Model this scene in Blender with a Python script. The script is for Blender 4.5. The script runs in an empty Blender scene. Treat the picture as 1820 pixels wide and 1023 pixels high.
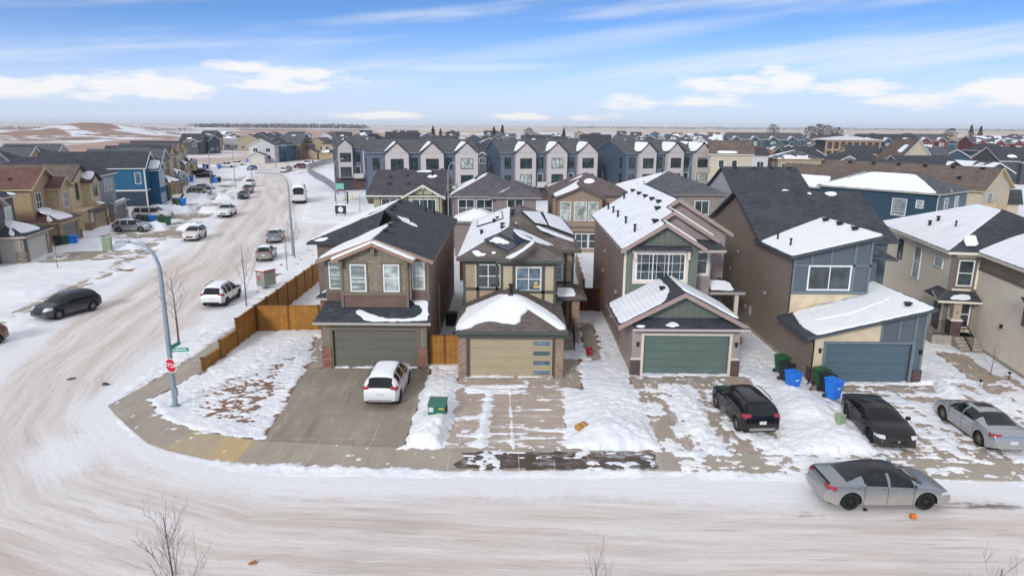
import bpy, bmesh, math, random
import numpy as np
from mathutils import Vector, Matrix
R = math.radians
random.seed(7)
S = bpy.context.scene
COL = S.collection
# ------------------------------------------------------------ camera
CH, PITCH, ROLL, FPX = 14.2, R(13.4), R(0.38), 1213.0
cd = bpy.data.cameras.new('camera'); cam = bpy.data.objects.new('camera', cd); COL.objects.link(cam)
cd.sensor_width = 36.0; cd.lens = 36.0 * FPX / 1820.0; cd.clip_end = 30000; cd.clip_start = 0.5
cam.matrix_world = Matrix.Translation((0, 0, CH)) @ Matrix.Rotation(R(90) - PITCH, 4, 'X') @ Matrix.Rotation(ROLL, 4, 'Z')
S.camera = cam
# ------------------------------------------------------------ sky and sun
SUN_EL, SUN_AZ = R(25), R(203)      # sun behind the camera, to the left (clockwise from +Y)
w = bpy.data.worlds.new('World'); S.world = w; w.use_nodes = True
nt = w.node_tree; N = nt.nodes; LK = nt.links; N.clear()
def wn(t, **k):
    n = N.new(t)
    for a, b in k.items(): setattr(n, a, b)
    return n
def wmath(op, a, b=None, c=None, clamp=False):
    n = wn('ShaderNodeMath', operation=op, use_clamp=clamp)
    for i, v in enumerate((a, b, c)):
        if v is None: continue
        if isinstance(v, (int, float)): n.inputs[i].default_value = v
        else: LK.new(v, n.inputs[i])
    return n.outputs[0]
tc = wn('ShaderNodeTexCoord'); sep = wn('ShaderNodeSeparateXYZ'); LK.new(tc.outputs['Generated'], sep.inputs[0])
dx, dy, dz = sep.outputs
zc = wmath('MAXIMUM', dz, 0.0)
# the deep blue sits low on this winter sky: look the sky up a little higher than the view ray
lift = wn('ShaderNodeCombineXYZ'); LK.new(dx, lift.inputs[0]); LK.new(dy, lift.inputs[1])
LK.new(wmath('ADD', wmath('MULTIPLY', dz, 2.6), 0.06), lift.inputs[2])
nrm = wn('ShaderNodeVectorMath', operation='NORMALIZE'); LK.new(lift.outputs[0], nrm.inputs[0])
sky = wn('ShaderNodeTexSky', sky_type='NISHITA', sun_disc=False)
sky.sun_elevation = SUN_EL; sky.sun_rotation = SUN_AZ; sky.altitude = 1000; sky.air_density = 1.0; sky.dust_density = 1.2; sky.ozone_density = 2.0
LK.new(nrm.outputs[0], sky.inputs[0])
skm = wn('ShaderNodeVectorMath', operation='MULTIPLY'); LK.new(sky.outputs[0], skm.inputs[0]); skm.inputs[1].default_value = (.64, .86, 1.06)
# clouds: cumulus low over the horizon and thin cirrus streaks above
az = wmath('ARCTAN2', dx, dy)
def wnoise(sx, sz, ox, oz, detail, shear=0.0, rough=.55):
    c = wn('ShaderNodeCombineXYZ')
    zz = wmath('ADD', zc, wmath('MULTIPLY', az, -shear)) if shear else zc
    LK.new(wmath('ADD', wmath('MULTIPLY', az, sx), ox), c.inputs[0]); LK.new(wmath('ADD', wmath('MULTIPLY', zz, sz), oz), c.inputs[1])
    n = wn('ShaderNodeTexNoise'); n.inputs['Scale'].default_value = 1; n.inputs['Detail'].default_value = detail; n.inputs['Roughness'].default_value = rough
    LK.new(c.outputs[0], n.inputs['Vector']); return n.outputs['Fac']
def band(v, a, b, c, d):
    def ss(lo, hi):
        m = wn('ShaderNodeMapRange', interpolation_type='SMOOTHSTEP'); LK.new(v, m.inputs[0]); m.inputs[1].default_value = lo; m.inputs[2].default_value = hi; return m.outputs[0]
    return wmath('MULTIPLY', ss(a, b), wmath('SUBTRACT', 1.0, ss(c, d)))
def blob(a0, z0, ra, rz):
    e = wmath('ADD', wmath('POWER', wmath('ABSOLUTE', wmath('DIVIDE', wmath('SUBTRACT', az, a0), ra)), 2.0), wmath('POWER', wmath('ABSOLUTE', wmath('DIVIDE', wmath('SUBTRACT', zc, z0), rz)), 2.0))
    return wmath('SUBTRACT', 1.0, e)
def smooth(v, lo, hi):
    m = wn('ShaderNodeMapRange', interpolation_type='SMOOTHSTEP'); LK.new(v, m.inputs[0]); m.inputs[1].default_value = lo; m.inputs[2].default_value = hi; return m.outputs[0]
cum = wnoise(11, 46, 3.1, 1.7, 6, rough=.56)
heap = None
for b in [(-.62, .042, .16, .020), (-.50, .045, .11, .022), (-.315, .060, .11, .021), (-.37, .070, .06, .010), (.30, .050, .09, .019), (.22, .034, .11, .012), (.37, .062, .045, .022), (.44, .050, .06, .012), (.63, .030, .14, .018),
          (-.20, .012, .08, .007), (.01, .012, .05, .006), (.11, .012, .05, .006), (.62, .048, .08, .012), (-.9, .05, .2, .03), (1.0, .05, .25, .03), (1.6, .05, .4, .03), (-1.7, .06, .5, .03), (2.6, .05, .5, .04)]:
    v = blob(*b); heap = v if heap is None else wmath('MAXIMUM', heap, v)
heap = wmath('ADD', wmath('MULTIPLY', wmath('MAXIMUM', heap, -1.6), .42), wmath('MULTIPLY', wmath('SUBTRACT', cum, .5), 2.2))
cumm = wmath('MULTIPLY', smooth(heap, -.05, .42), .92)
cir = wnoise(2.2, 26, 8.3, 4.2, 5, shear=.10, rough=.5)
cirm = wmath('MULTIPLY', wmath('MULTIPLY', smooth(cir, .44, .76), band(zc, .02, .07, .30, .5)), .62)
def streak(a0, z0, ra, rz, sh):
    zz = wmath('SUBTRACT', zc, wmath('MULTIPLY', wmath('SUBTRACT', az, a0), sh))
    e = wmath('ADD', wmath('POWER', wmath('ABSOLUTE', wmath('DIVIDE', wmath('SUBTRACT', az, a0), ra)), 2.0), wmath('POWER', wmath('ABSOLUTE', wmath('DIVIDE', wmath('SUBTRACT', zz, z0), rz)), 2.0))
    return smooth(wmath('ADD', wmath('SUBTRACT', 1.0, e), wmath('MULTIPLY', wmath('SUBTRACT', cir, .5), 1.6)), 0.0, 1.5)
stk = wmath('MAXIMUM', wmath('MAXIMUM', streak(.12, .112, .30, .020, .12), streak(.60, .088, .28, .012, .10)), wmath('MAXIMUM', streak(-.05, .078, .16, .010, .02), streak(-.62, .17, .25, .02, .05)))
cov = wmath('MAXIMUM', wmath('MAXIMUM', cumm, cirm), wmath('MULTIPLY', stk, .55))
# milky air just over the horizon
hz = wn('ShaderNodeMix', data_type='RGBA'); LK.new(wmath('MULTIPLY', wmath('SUBTRACT', 1.0, smooth(zc, -.005, .15)), .97), hz.inputs[0]); LK.new(skm.outputs[0], hz.inputs[6]); hz.inputs[7].default_value = (3.1, 3.45, 4.2, 1)
mx = wn('ShaderNodeMix', data_type='RGBA'); LK.new(cov, mx.inputs[0]); LK.new(hz.outputs[2], mx.inputs[6]); mx.inputs[7].default_value = (4.6, 4.55, 4.55, 1)
# unseen white overcast added overhead as fill: it keeps the shade soft and neutral
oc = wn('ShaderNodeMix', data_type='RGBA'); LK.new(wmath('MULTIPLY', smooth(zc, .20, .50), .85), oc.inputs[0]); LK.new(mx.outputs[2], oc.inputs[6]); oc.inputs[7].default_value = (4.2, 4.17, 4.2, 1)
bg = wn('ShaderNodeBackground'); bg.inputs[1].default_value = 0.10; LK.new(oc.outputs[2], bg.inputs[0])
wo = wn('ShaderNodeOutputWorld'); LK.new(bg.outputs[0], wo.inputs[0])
sl = bpy.data.lights.new('sun', 'SUN'); sl.energy = 1.0; sl.angle = R(11); sl.color = (1.0, .97, .92)
so = bpy.data.objects.new('sun', sl); COL.objects.link(so)
sd = Vector((math.sin(SUN_AZ) * math.cos(SUN_EL), math.cos(SUN_AZ) * math.cos(SUN_EL), math.sin(SUN_EL)))
so.rotation_euler = sd.to_track_quat('Z', 'Y').to_euler(); so.location = sd * 200
S.view_settings.view_transform = 'Standard'; S.view_settings.look = 'None'; S.view_settings.exposure = 1.1; S.view_settings.gamma = 1.0; S.view_settings.use_curve_mapping = False
S.cycles.max_bounces = 6; S.cycles.diffuse_bounces = 3; S.cycles.glossy_bounces = 3; S.cycles.transparent_max_bounces = 8

# ------------------------------------------------------------ pixel (of the 1820 px photo) -> place
def ray(px, py):
    u = (px - 910.0) / FPX; v = (py - 511.5) / FPX
    c, s = math.cos(ROLL), math.sin(ROLL); u, v = u*c + v*s, -u*s + v*c
    return Vector((u, math.cos(PITCH) - v*math.sin(PITCH), -math.sin(PITCH) - v*math.cos(PITCH)))
def G(px, py, z=0.0):
    r = ray(px, py); t = (z - CH) / r.z; return Vector((0, 0, CH)) + r * t
def AT(px, py, y):
    r = ray(px, py); return Vector((0, 0, CH)) + r * (y / r.y)
def onplane(px, py, pl):
    p0, n = pl; r = ray(px, py); o = Vector((0, 0, CH)); return o + r * ((p0 - o).dot(n) / r.dot(n))
def plane(a, b, c):
    a, b, c = Vector(a), Vector(b), Vector(c); n = (b-a).cross(c-a).normalized()
    return (a, n if n.z > 0 else -n)
# ------------------------------------------------------------ materials
def lin(c):
    if isinstance(c, str): c = [int(c[i:i+2], 16) for i in (0, 2, 4)]
    return tuple(((x/255.0)/12.92 if x/255.0 <= .04045 else ((x/255.0+.055)/1.055)**2.4) for x in c) + (1.0,)
class NT:
    def __init__(s, name):
        s.m = bpy.data.materials.new(name); s.m.use_nodes = True; s.t = s.m.node_tree; s.b = s.t.nodes['Principled BSDF']
        s.tc = None
    def n(s, t, **k):
        n = s.t.nodes.new(t)
        for a, b in k.items(): setattr(n, a, b)
        return n
    def put(s, v, i):
        if isinstance(v, (int, float)): i.default_value = v
        elif isinstance(v, tuple): i.default_value = v
        else: s.t.links.new(v, i)
    def math(s, op, a, b=None, c=None, clamp=False):
        n = s.n('ShaderNodeMath', operation=op, use_clamp=clamp)
        for i, v in enumerate((a, b, c)):
            if v is not None: s.put(v, n.inputs[i])
        return n.outputs[0]
    def mix(s, f, a, b):
        n = s.n('ShaderNodeMix', data_type='RGBA'); s.put(f, n.inputs[0]); s.put(a, n.inputs[6]); s.put(b, n.inputs[7]); return n.outputs[2]
    def obj(s):
        if not s.tc:
            s.tc = s.n('ShaderNodeTexCoord').outputs['Object']
            q = s.n('ShaderNodeSeparateXYZ'); s.put(s.tc, q.inputs[0]); s.x, s.y, s.z = q.outputs
        return s.tc
    def comb(s, x, y, z):
        n = s.n('ShaderNodeCombineXYZ'); s.put(x, n.inputs[0]); s.put(y, n.inputs[1]); s.put(z, n.inputs[2]); return n.outputs[0]
    def noise(s, vec, scale, detail=4, rough=.55):
        n = s.n('ShaderNodeTexNoise'); s.put(vec, n.inputs['Vector']); n.inputs['Scale'].default_value = scale; n.inputs['Detail'].default_value = detail; n.inputs['Roughness'].default_value = rough; return n.outputs['Fac']
    def ss(s, v, lo, hi, a=0.0, b=1.0):
        m = s.n('ShaderNodeMapRange', interpolation_type='SMOOTHSTEP'); s.put(v, m.inputs[0]); m.inputs[1].default_value = lo; m.inputs[2].default_value = hi; m.inputs[3].default_value = a; m.inputs[4].default_value = b; return m.outputs[0]
    def bump(s, h, st, d=.02):
        n = s.n('ShaderNodeBump'); n.inputs['Strength'].default_value = st; n.inputs['Distance'].default_value = d; s.put(h, n.inputs['Height']); s.put(n.outputs[0], s.b.inputs['Normal'])
    def set(s, **k):
        for a, v in k.items(): s.put(v, s.b.inputs[a.replace('_', ' ')])
def scale(c, f): return tuple(min(1, x*f) for x in c[:3]) + (1.0,)
MC = {}
def mk(name, col, rough=.75, pat=None, per=.18, dark=.7, var=.13, vs=1.2, metal=0.0, bump=.35, snow=0.0, sdir=None, spec=.35, grime=.0, coat=0.0, col2=None):
    """one procedural material; the pattern runs in the object's own metres"""
    key = (name, str(col), rough, pat, per, snow)
    if key in MC: return MC[key]
    s = NT(name); c = lin(col) if not (isinstance(col, tuple) and max(col) <= 1.0) else tuple(col[:3]) + (1.0,)
    v = s.obj()
    nz = s.noise(v, vs, 5)
    base = s.mix(s.ss(nz, .25, .75), scale(c, 1-var), scale(c, 1+var))
    h = None
    if pat == 'lap':
        f = s.math('FRACT', s.math('DIVIDE', s.z, per)); ln = s.ss(f, .0, .16, 1.0, 0.0)
        base = s.mix(s.math('MULTIPLY', ln, 1-dark), base, scale(c, .25)); h = f
    elif pat == 'batten':
        f = s.math('FRACT', s.math('DIVIDE', s.math('ADD', s.x, s.y), per)); ln = s.math('MULTIPLY', s.ss(f, .0, .10), s.ss(f, .16, .26, 1.0, 0.0))
        base = s.mix(s.math('MULTIPLY', ln, 1-dark), base, scale(c, .35)); h = s.ss(f, .02, .08)
    elif pat in ('shingle', 'brick', 'shake', 'stone'):
        b = s.n('ShaderNodeTexBrick'); b.offset = .5
        s.put(s.comb(s.math('ADD', s.x, s.y), s.z, 0.0), b.inputs['Vector'])
        b.inputs['Scale'].default_value = 1.0
        bw, rh, mt = {'shingle': (.33, per*.5, .004), 'brick': (.24, .085, .012), 'shake': (.22, .26, .008), 'stone': (.42, .14, .014)}[pat]
        b.inputs['Brick Width'].default_value = bw; b.inputs['Row Height'].default_value = rh; b.inputs['Mortar Size'].default_value = mt
        b.inputs['Bias'].default_value = 0.0
        c2 = lin(col2) if col2 else scale(c, .62)
        b.inputs['Color1'].default_value = scale(c, 1.18); b.inputs['Color2'].default_value = c2; b.inputs['Mortar'].default_value = scale(c, .35 if pat != 'brick' else .9)
        base = s.mix(.72 if pat in ('shingle', 'shake') else .95, base, b.outputs['Color']); h = b.outputs['Fac']
        if pat == 'shingle':
            base = s.mix(s.math('MULTIPLY', s.ss(s.noise(v, 38, 2), .50, .66), s.ss(s.noise(v, .55, 5, .65), .40, .72, .05, .75)), base, scale(c, 2.8))     # frost grains between the tabs
            base = s.mix(s.math('MULTIPLY', s.ss(s.noise(v, .5, 5, .65), .52, .75), .5), base, scale(c, .6))
            h = s.math('FRACT', s.math('DIVIDE', s.z, per*.5))
    if grime:
        base = s.mix(s.math('MULTIPLY', s.ss(s.noise(s.comb(s.math('MULTIPLY', s.x, 2.0), s.math('MULTIPLY', s.y, 2.0), s.math('MULTIPLY', s.z, .35)), 1.6, 6, .65), .45, .75), grime), base, scale(c, .55))
    rg = rough
    if snow:
        k = s.noise(v, .16, 6, .62) if snow < .7 else s.noise(v, .3, 6, .6)
        m = s.ss(k, .66-snow*.42, .69-snow*.42)
        if h is not None and pat == 'shingle': m = s.math('MULTIPLY', m, s.ss(h, .0, .22, .72, 1.0))
        base = s.mix(m, base, (.80, .82, .87, 1))
    s.set(Base_Color=base, Roughness=rg, Metallic=metal); s.b.inputs['Specular IOR Level'].default_value = spec
    if coat: s.b.inputs['Coat Weight'].default_value = coat; s.b.inputs['Coat Roughness'].default_value = .06
    if h is not None and bump: s.bump(h, bump, .02)
    elif bump: s.bump(nz, bump*.3, .01)
    MC[key] = s.m; return s.m
def mk_glass(name, col=(.035, .05, .055), stripes=None, wob=.12):
    s = NT(name); v = s.obj()
    base = s.mix(s.ss(s.noise(v, 1.3, 3), .35, .7), scale(tuple(col)+(1,), .55), scale(tuple(col)+(1,), 1.5))
    if stripes:
        f = s.math('FRACT', s.math('DIVIDE', s.z, stripes)); base = s.mix(s.ss(f, .45, .6), base, scale(tuple(col)+(1,), .5))
    s.set(Base_Color=base, Roughness=.05); s.b.inputs['Specular IOR Level'].default_value = .9
    s.bump(s.noise(v, 1.1, 2), wob, .05); return s.m
def mk_plain(name, col, rough=.5, metal=0, spec=.4, emit=0):
    return mk(name, col, rough, var=.06, vs=4, metal=metal, spec=spec, bump=.1)
# ------------------------------------------------------------ mesh builder
class MB:
    def __init__(s): s.v = []; s.f = []; s.mi = []
    def add(s, vs, fs, mi=0):
        o = len(s.v); s.v += [tuple(p) for p in vs]; s.f += [tuple(i+o for i in f) for f in fs]; s.mi += [mi]*len(fs); return s
    def box(s, x0, y0, z0, x1, y1, z1, mi=0):
        x0, x1 = min(x0, x1), max(x0, x1); y0, y1 = min(y0, y1), max(y0, y1); z0, z1 = min(z0, z1), max(z0, z1)
        return s.add([(x0,y0,z0),(x1,y0,z0),(x1,y1,z0),(x0,y1,z0),(x0,y0,z1),(x1,y0,z1),(x1,y1,z1),(x0,y1,z1)],
                     [(0,3,2,1),(4,5,6,7),(0,1,5,4),(1,2,6,5),(2,3,7,6),(3,0,4,7)], mi)
    def ob(s, o, u, n, u0, u1, z0, z1, n0, n1, mi=0):
        """box on a wall: o origin, u along the wall, n outward"""
        o, u, n = Vector(o), Vector(u), Vector(n); k = Vector((0, 0, 1))
        P = lambda a, b, c: o + u*a + n*c + k*b
        vs = [P(u0,z0,n0),P(u1,z0,n0),P(u1,z0,n1),P(u0,z0,n1),P(u0,z1,n0),P(u1,z1,n0),P(u1,z1,n1),P(u0,z1,n1)]
        fs = [(0,1,2,3),(7,6,5,4),(3,2,6,7),(2,1,5,6),(1,0,4,5),(0,3,7,4)]
        return s.add(vs, fs, mi)
    def slab(s, pts, vec, mi=0, side=None):
        pts = [Vector(p) for p in pts]; vec = Vector(vec); n = len(pts)
        nn = Vector((0,0,0))
        for i in range(n): nn += pts[i].cross(pts[(i+1) % n])
        if nn.dot(vec) > 0: pts.reverse()
        s.add(pts + [p+vec for p in pts], [tuple(range(n))], mi)
        o = len(s.v) - 2*n
        s.f.append(tuple(o+n+i for i in reversed(range(n)))); s.mi.append(mi if side is None else side)
        for i in range(n):
            j = (i+1) % n; s.f.append((o+i, o+n+i, o+n+j, o+j)); s.mi.append(mi if side is None else side)
        return s
    def beam(s, a, b, wd, ht, up=(0,0,1), mi=0):
        a, b = Vector(a), Vector(b); d = (b-a).normalized(); up = Vector(up); r = d.cross(up).normalized(); q = r.cross(d).normalized()
        r, q = r*wd/2, q*ht/2
        vs = [a-r-q, a+r-q, a+r+q, a-r+q, b-r-q, b+r-q, b+r+q, b-r+q]
        return s.add(vs, [(0,1,2,3),(7,6,5,4),(0,4,5,1),(1,5,6,2),(2,6,7,3),(3,7,4,0)], mi)
    def path(s, pts, rads, n=8, mi=0):
        pts = [Vector(p) for p in pts]; rings = []
        for i, p in enumerate(pts):
            d = (pts[min(i+1, len(pts)-1)] - pts[max(i-1, 0)]).normalized()
            a = d.cross(Vector((0, 1, .013)) if abs(d.y) < .9 else Vector((1, 0, 0))).normalized(); b = d.cross(a)
            rings.append([p + (a*math.cos(2*math.pi*k/n) + b*math.sin(2*math.pi*k/n))*rads[i] for k in range(n)])
        vs = [q for r in rings for q in r]; fs = []
        for i in range(len(pts)-1):
            for k in range(n):
                k2 = (k+1) % n; fs.append((i*n+k, (i+1)*n+k, (i+1)*n+k2, i*n+k2))
        fs.append(tuple(range(n))); fs.append(tuple((len(pts)-1)*n + k for k in reversed(range(n))))
        return s.add(vs, fs, mi)
    def lathe(s, prof, axis='x', c=(0,0,0), n=24, mi=0):
        c = Vector(c); vs = []; m = len(prof)
        for k in range(n):
            a = 2*math.pi*k/n
            for (t, r) in prof:
                q = {'x': (t, r*math.cos(a), r*math.sin(a)), 'y': (r*math.cos(a), t, r*math.sin(a)), 'z': (r*math.cos(a), r*math.sin(a), t)}[axis]
                vs.append(c + Vector(q))
        fs = [(k*m+i, k*m+i+1, ((k+1) % n)*m+i+1, ((k+1) % n)*m+i) for k in range(n) for i in range(m-1)]
        return s.add(vs, fs, mi)
    def build(s, name, mats, parent=None, smooth=False, bevel=0, world=False, loc=None):
        if not s.v: return None
        if not isinstance(mats, (list, tuple)): mats = [mats]
        me = bpy.data.meshes.new(name); me.from_pydata(s.v, [], s.f)
        for m in mats: me.materials.append(m)
        if len(mats) > 1: me.polygons.foreach_set('material_index', s.mi)
        o = bpy.data.objects.new(name, me); COL.objects.link(o)
        if parent is not None:
            o.parent = parent
        if world and parent is not None: me.transform(WM[top(parent).name].inverted())
        if loc is not None:
            me.transform(Matrix.Translation(-Vector(loc))); o.location = loc
        b = bmesh.new(); b.from_mesh(me)
        if bevel: bmesh.ops.bevel(b, geom=[e for e in b.edges if len(e.link_faces) == 2 and e.calc_face_angle(0) > .6], offset=bevel, segments=2, profile=.6, affect='EDGES')
        bmesh.ops.recalc_face_normals(b, faces=b.faces); b.to_mesh(me); b.free()
        if smooth:
            me.polygons.foreach_set('use_smooth', [True]*len(me.polygons))
            try: me.set_sharp_from_angle(angle=R(38))
            except Exception: pass
        return o
WM = {}
def top(o):
    while o.parent: o = o.parent
    return o
def tag(o, label, cat, group=None, kind=None):
    if label: o['label'] = label
    if cat: o['category'] = cat
    if group: o['group'] = group
    if kind: o['kind'] = kind
    return o
def thing(name, label, cat, loc=(0,0,0), rot=0.0, group=None):
    o = bpy.data.objects.new(name, None); COL.objects.link(o); o.empty_display_size = .3
    o.location = loc; o.rotation_euler = (0, 0, rot)
    WM[o.name] = Matrix.Translation(Vector(loc)) @ Matrix.Rotation(rot, 4, 'Z')
    return tag(o, label, cat, group)
def dup(o, loc, rot, label=None, group=None, sc=1.0):
    def cp(q, par):
        c = q.copy(); COL.objects.link(c); c.parent = par
        for ch in q.children: cp(ch, c)
        return c
    r = cp(o, None); r.location = loc; r.rotation_euler = (0, 0, rot); r.scale = (sc,)*3
    if label: r['label'] = label
    if group: r['group'] = group
    return r
def struct(o): o['kind'] = 'structure'; return o
# numpy value noise
def vnoise(x, y, seed=0):
    xi = np.floor(x).astype(np.int64); yi = np.floor(y).astype(np.int64); fx = x - xi; fy = y - yi
    def h(a, b):
        n = (a*374761393 + b*668265263 + seed*974634777) & 0xffffffff
        n = ((n ^ (n >> 13))*1274126177) & 0xffffffff
        return ((n ^ (n >> 16)) & 0xffff)/65535.0
    u = fx*fx*(3-2*fx); v = fy*fy*(3-2*fy)
    return (h(xi, yi)*(1-u) + h(xi+1, yi)*u)*(1-v) + (h(xi, yi+1)*(1-u) + h(xi+1, yi+1)*u)*v
def fbm(x, y, oct=5, seed=0, gain=.5):
    a = 1.0; t = 0; s = 0
    for i in range(oct): t = t + a*vnoise(x*2**i+i*17.3, y*2**i+i*9.1, seed+i); s += a; a *= gain
    return t/s
def sdpoly(X, Y, poly):
    P = np.array([(p[0], p[1]) for p in poly], float); d = np.full(X.shape, 1e9); ins = np.zeros(X.shape, bool)
    for i in range(len(P)):
        a = P[i]; b = P[(i+1) % len(P)]; e = b-a; l = max(e@e, 1e-9)
        t = np.clip(((X-a[0])*e[0] + (Y-a[1])*e[1])/l, 0, 1)
        d = np.minimum(d, np.hypot(X-a[0]-t*e[0], Y-a[1]-t*e[1]))
        cr = ((a[1] > Y) != (b[1] > Y)) & (X < (b[0]-a[0])*(Y-a[1])/(b[1]-a[1] + 1e-12) + a[0]); ins ^= cr
    return np.where(ins, -d, d)      # negative inside
def grid(name, xs, ys, Z, mat, keep=None, uv=None, attrs=None):
    nx, ny = len(xs), len(ys); XX, YY = np.meshgrid(xs, ys)
    co = np.stack([XX, YY, Z], -1).reshape(-1, 3)
    ii = np.arange(nx*ny).reshape(ny, nx); q = np.stack([ii[:-1,:-1], ii[:-1,1:], ii[1:,1:], ii[1:,:-1]], -1).reshape(-1, 4)
    used = None
    if keep is not None:
        kk = keep.reshape(ny, nx); km = (kk[:-1,:-1] | kk[:-1,1:] | kk[1:,1:] | kk[1:,:-1]).reshape(-1); q = q[km]
        used = np.unique(q); mp = np.full(nx*ny, -1); mp[used] = np.arange(len(used)); q = mp[q]; co = co[used]
        if uv is not None: uv = uv.reshape(-1, 2)[used]
    elif uv is not None: uv = uv.reshape(-1, 2)
    me = bpy.data.meshes.new(name); me.vertices.add(len(co)); me.vertices.foreach_set('co', co.ravel().astype(np.float32))
    nq = len(q); me.loops.add(nq*4); me.loops.foreach_set('vertex_index', q.ravel().astype(np.int32))
    me.polygons.add(nq); me.polygons.foreach_set('loop_start', np.arange(0, nq*4, 4, dtype=np.int32))
    me.polygons.foreach_set('use_smooth', np.ones(nq, bool))
    me.update(calc_edges=True); me.validate()
    if uv is not None:
        l = me.uv_layers.new(name='UVMap'); l.data.foreach_set('uv', uv[q.ravel()].ravel().astype(np.float32))
    for an, av in (attrs or {}).items():
        av = av.reshape(-1); av = av if used is None else av[used]
        at = me.attributes.new(an, 'FLOAT', 'POINT'); at.data.foreach_set('value', av.astype(np.float32))
    me.materials.append(mat); o = bpy.data.objects.new(name, me); COL.objects.link(o); return o
# ============================================================ GROUND
def gp(*px): return [G(x, y)[:2] for x, y in px]
def m_snow(name, dirt=.25, dcol='b9a592', speck=.0):
    s = NT(name); v = s.obj()
    n1 = s.noise(v, .35, 6, .6); n2 = s.noise(v, 3.0, 5, .65); n3 = s.noise(v, 11, 3, .6)
    base = s.mix(s.ss(n1, .3, .7), (.73, .76, .83, 1), (.88, .88, .90, 1))
    base = s.mix(s.math('MULTIPLY', s.ss(n2, .50, .78), dirt), base, lin(dcol))
    if speck: base = s.mix(s.math('MULTIPLY', s.ss(n3, .66, .72), speck), base, lin('7d6b62'))
    s.set(Base_Color=base, Roughness=.65); s.b.inputs['Specular IOR Level'].default_value = .25
    s.bump(s.math('ADD', n2, s.math('ADD', s.math('MULTIPLY', n3, .6), s.math('MULTIPLY', s.noise(v, 34, 2), .25))), .6, .10); return s.m
M_snow = m_snow('yard_snow', .22, 'b5aba2', .45)
M_roofsnow = mk('roof_snow', (.84, .86, .90), .6, var=.05, vs=2.2, bump=.3, spec=.25)
M_rowsnow = mk('thin_roof_snow', (.82, .84, .89), .6, pat='lap', per=.135, dark=.58, var=.06, vs=.8, bump=.6, spec=.2)
def m_conc(name, col, jx=1.52, jy=None, wet=.5, dust=.3, ang=0.0, stretch=(1, 1)):
    s = NT(name); v = s.obj(); c = lin(col)
    n1 = s.noise(v, .45, 6, .6); n2 = s.noise(v, 14, 3)
    n3 = s.noise(s.comb(s.math('MULTIPLY', s.x, stretch[0]), s.math('MULTIPLY', s.y, stretch[1]), 0.0), 1.0, 6, .68)
    base = s.mix(s.ss(n1, .3, .7), scale(c, 1-.3*wet), scale(c, 1.15))
    base = s.mix(s.ss(n2, .3, .8), scale(c, .85), base)
    base = s.mix(s.math('MULTIPLY', s.ss(n3, .48, .80), dust), base, (.78, .79, .82, 1))
    base = s.mix(s.math('MULTIPLY', s.ss(s.noise(s.comb(s.math('MULTIPLY', s.x, 1.6), s.math('MULTIPLY', s.y, .25), 3.0), 1.0, 4), .52, .7), wet*.6), base, scale(c, .55))
    ln = None
    for ax, per in ((s.x, jx), (s.y, jy)):
        if per:
            f = s.math('FRACT', s.math('DIVIDE', s.math('ADD', ax, 100.0), per)); l = s.math('LESS_THAN', f, .045/per); ln = l if ln is None else s.math('MAXIMUM', ln, l)
    if ln is not None: base = s.mix(s.math('MULTIPLY', s.math('MULTIPLY', ln, .42), s.ss(s.noise(v, 1.7, 3), .38, .66)), base, (.70, .70, .73, 1))
    s.set(Base_Color=base, Roughness=.8); s.bump(n2, .25, .01); return s.m
M_conc = m_conc('sidewalk_concrete', 'a89f92', 1.52, None, .55, .10)
M_conc1 = m_conc('swept_driveway_concrete', '9a9082', 2.4, 3.0, 1.0, .22, stretch=(.9, .25))
M_conc2 = m_conc('dusted_driveway_concrete', 'b0a094', 3.05, 1.75, .4, .75, stretch=(.5, 2.6))
M_tan = m_conc('tan_new_concrete', 'bfa67c', 2.0, None, .15, .06)
M_darkw = m_conc('wet_dark_concrete', '544840', 1.52, None, .9, .9, stretch=(.9, 1.5))
M_grass = mk('dormant_lawn', '84695a', .95, var=.35, vs=5, bump=.8)
def m_fields(name, a, b, sn, sc=.006, lines=None):
    s = NT(name); v = s.obj(); n = s.noise(v, sc, 7, .62)
    st = s.noise(s.comb(s.math('MULTIPLY', s.x, .10), s.math('MULTIPLY', s.y, 1.0), 0.0), .02, 5, .6)
    base = s.mix(s.ss(st, .3, .7), lin(a), lin(b)); base = s.mix(s.ss(n, .62-sn*.4, .68-sn*.4), base, (.72, .74, .79, 1))
    s.set(Base_Color=base, Roughness=.95); return s.m
g = MB(); g.add([(-14000, -200, -.12), (14000, -200, -.12), (14000, 16000, -.12), (-14000, 16000, -.12)], [(0, 1, 2, 3)])
struct(g.build('ground', m_fields('prairie_ground', 'b3a49b', 'c4b6ab', .34)))
def sheet(name, pts, z, mat):
    b = MB(); b.add([(p[0], p[1], z) for p in pts], [tuple(range(len(pts)))]); return struct(b.build(name, mat))
M_field = m_fields('stubble_field', 'a3867a', 'b59a8b', .06)
sheet('field', gp((-200, 290), (0, 270), (150, 255), (300, 241), (430, 232.5), (540, 231), (665, 234), (700, 239), (660, 250), (400, 252), (280, 262), (180, 278), (60, 285), (-200, 300)), -.05, M_field)
sheet('field', gp((690, 231.0), (900, 229.5), (1300, 231.5), (1820, 235), (2100, 238), (2100, 247), (1820, 240), (1300, 236), (900, 234), (700, 236)), -.05, m_fields('pale_field', 'c2ae9b', 'cdbcab', .12, .003))
sheet('field', gp((420, 229), (640, 230.2), (680, 233.5), (560, 230.6), (430, 231.6)), -.04, m_fields('dark_field', '6f6466', '7f7272', .02))
sheet('snow_field', gp((0, 240), (200, 236), (420, 228.5), (400, 225), (300, 226), (180, 232), (0, 232)), -.04, m_fields('snowy_field', '9d8d8b', 'b0a3a0', .8, .01))
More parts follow.
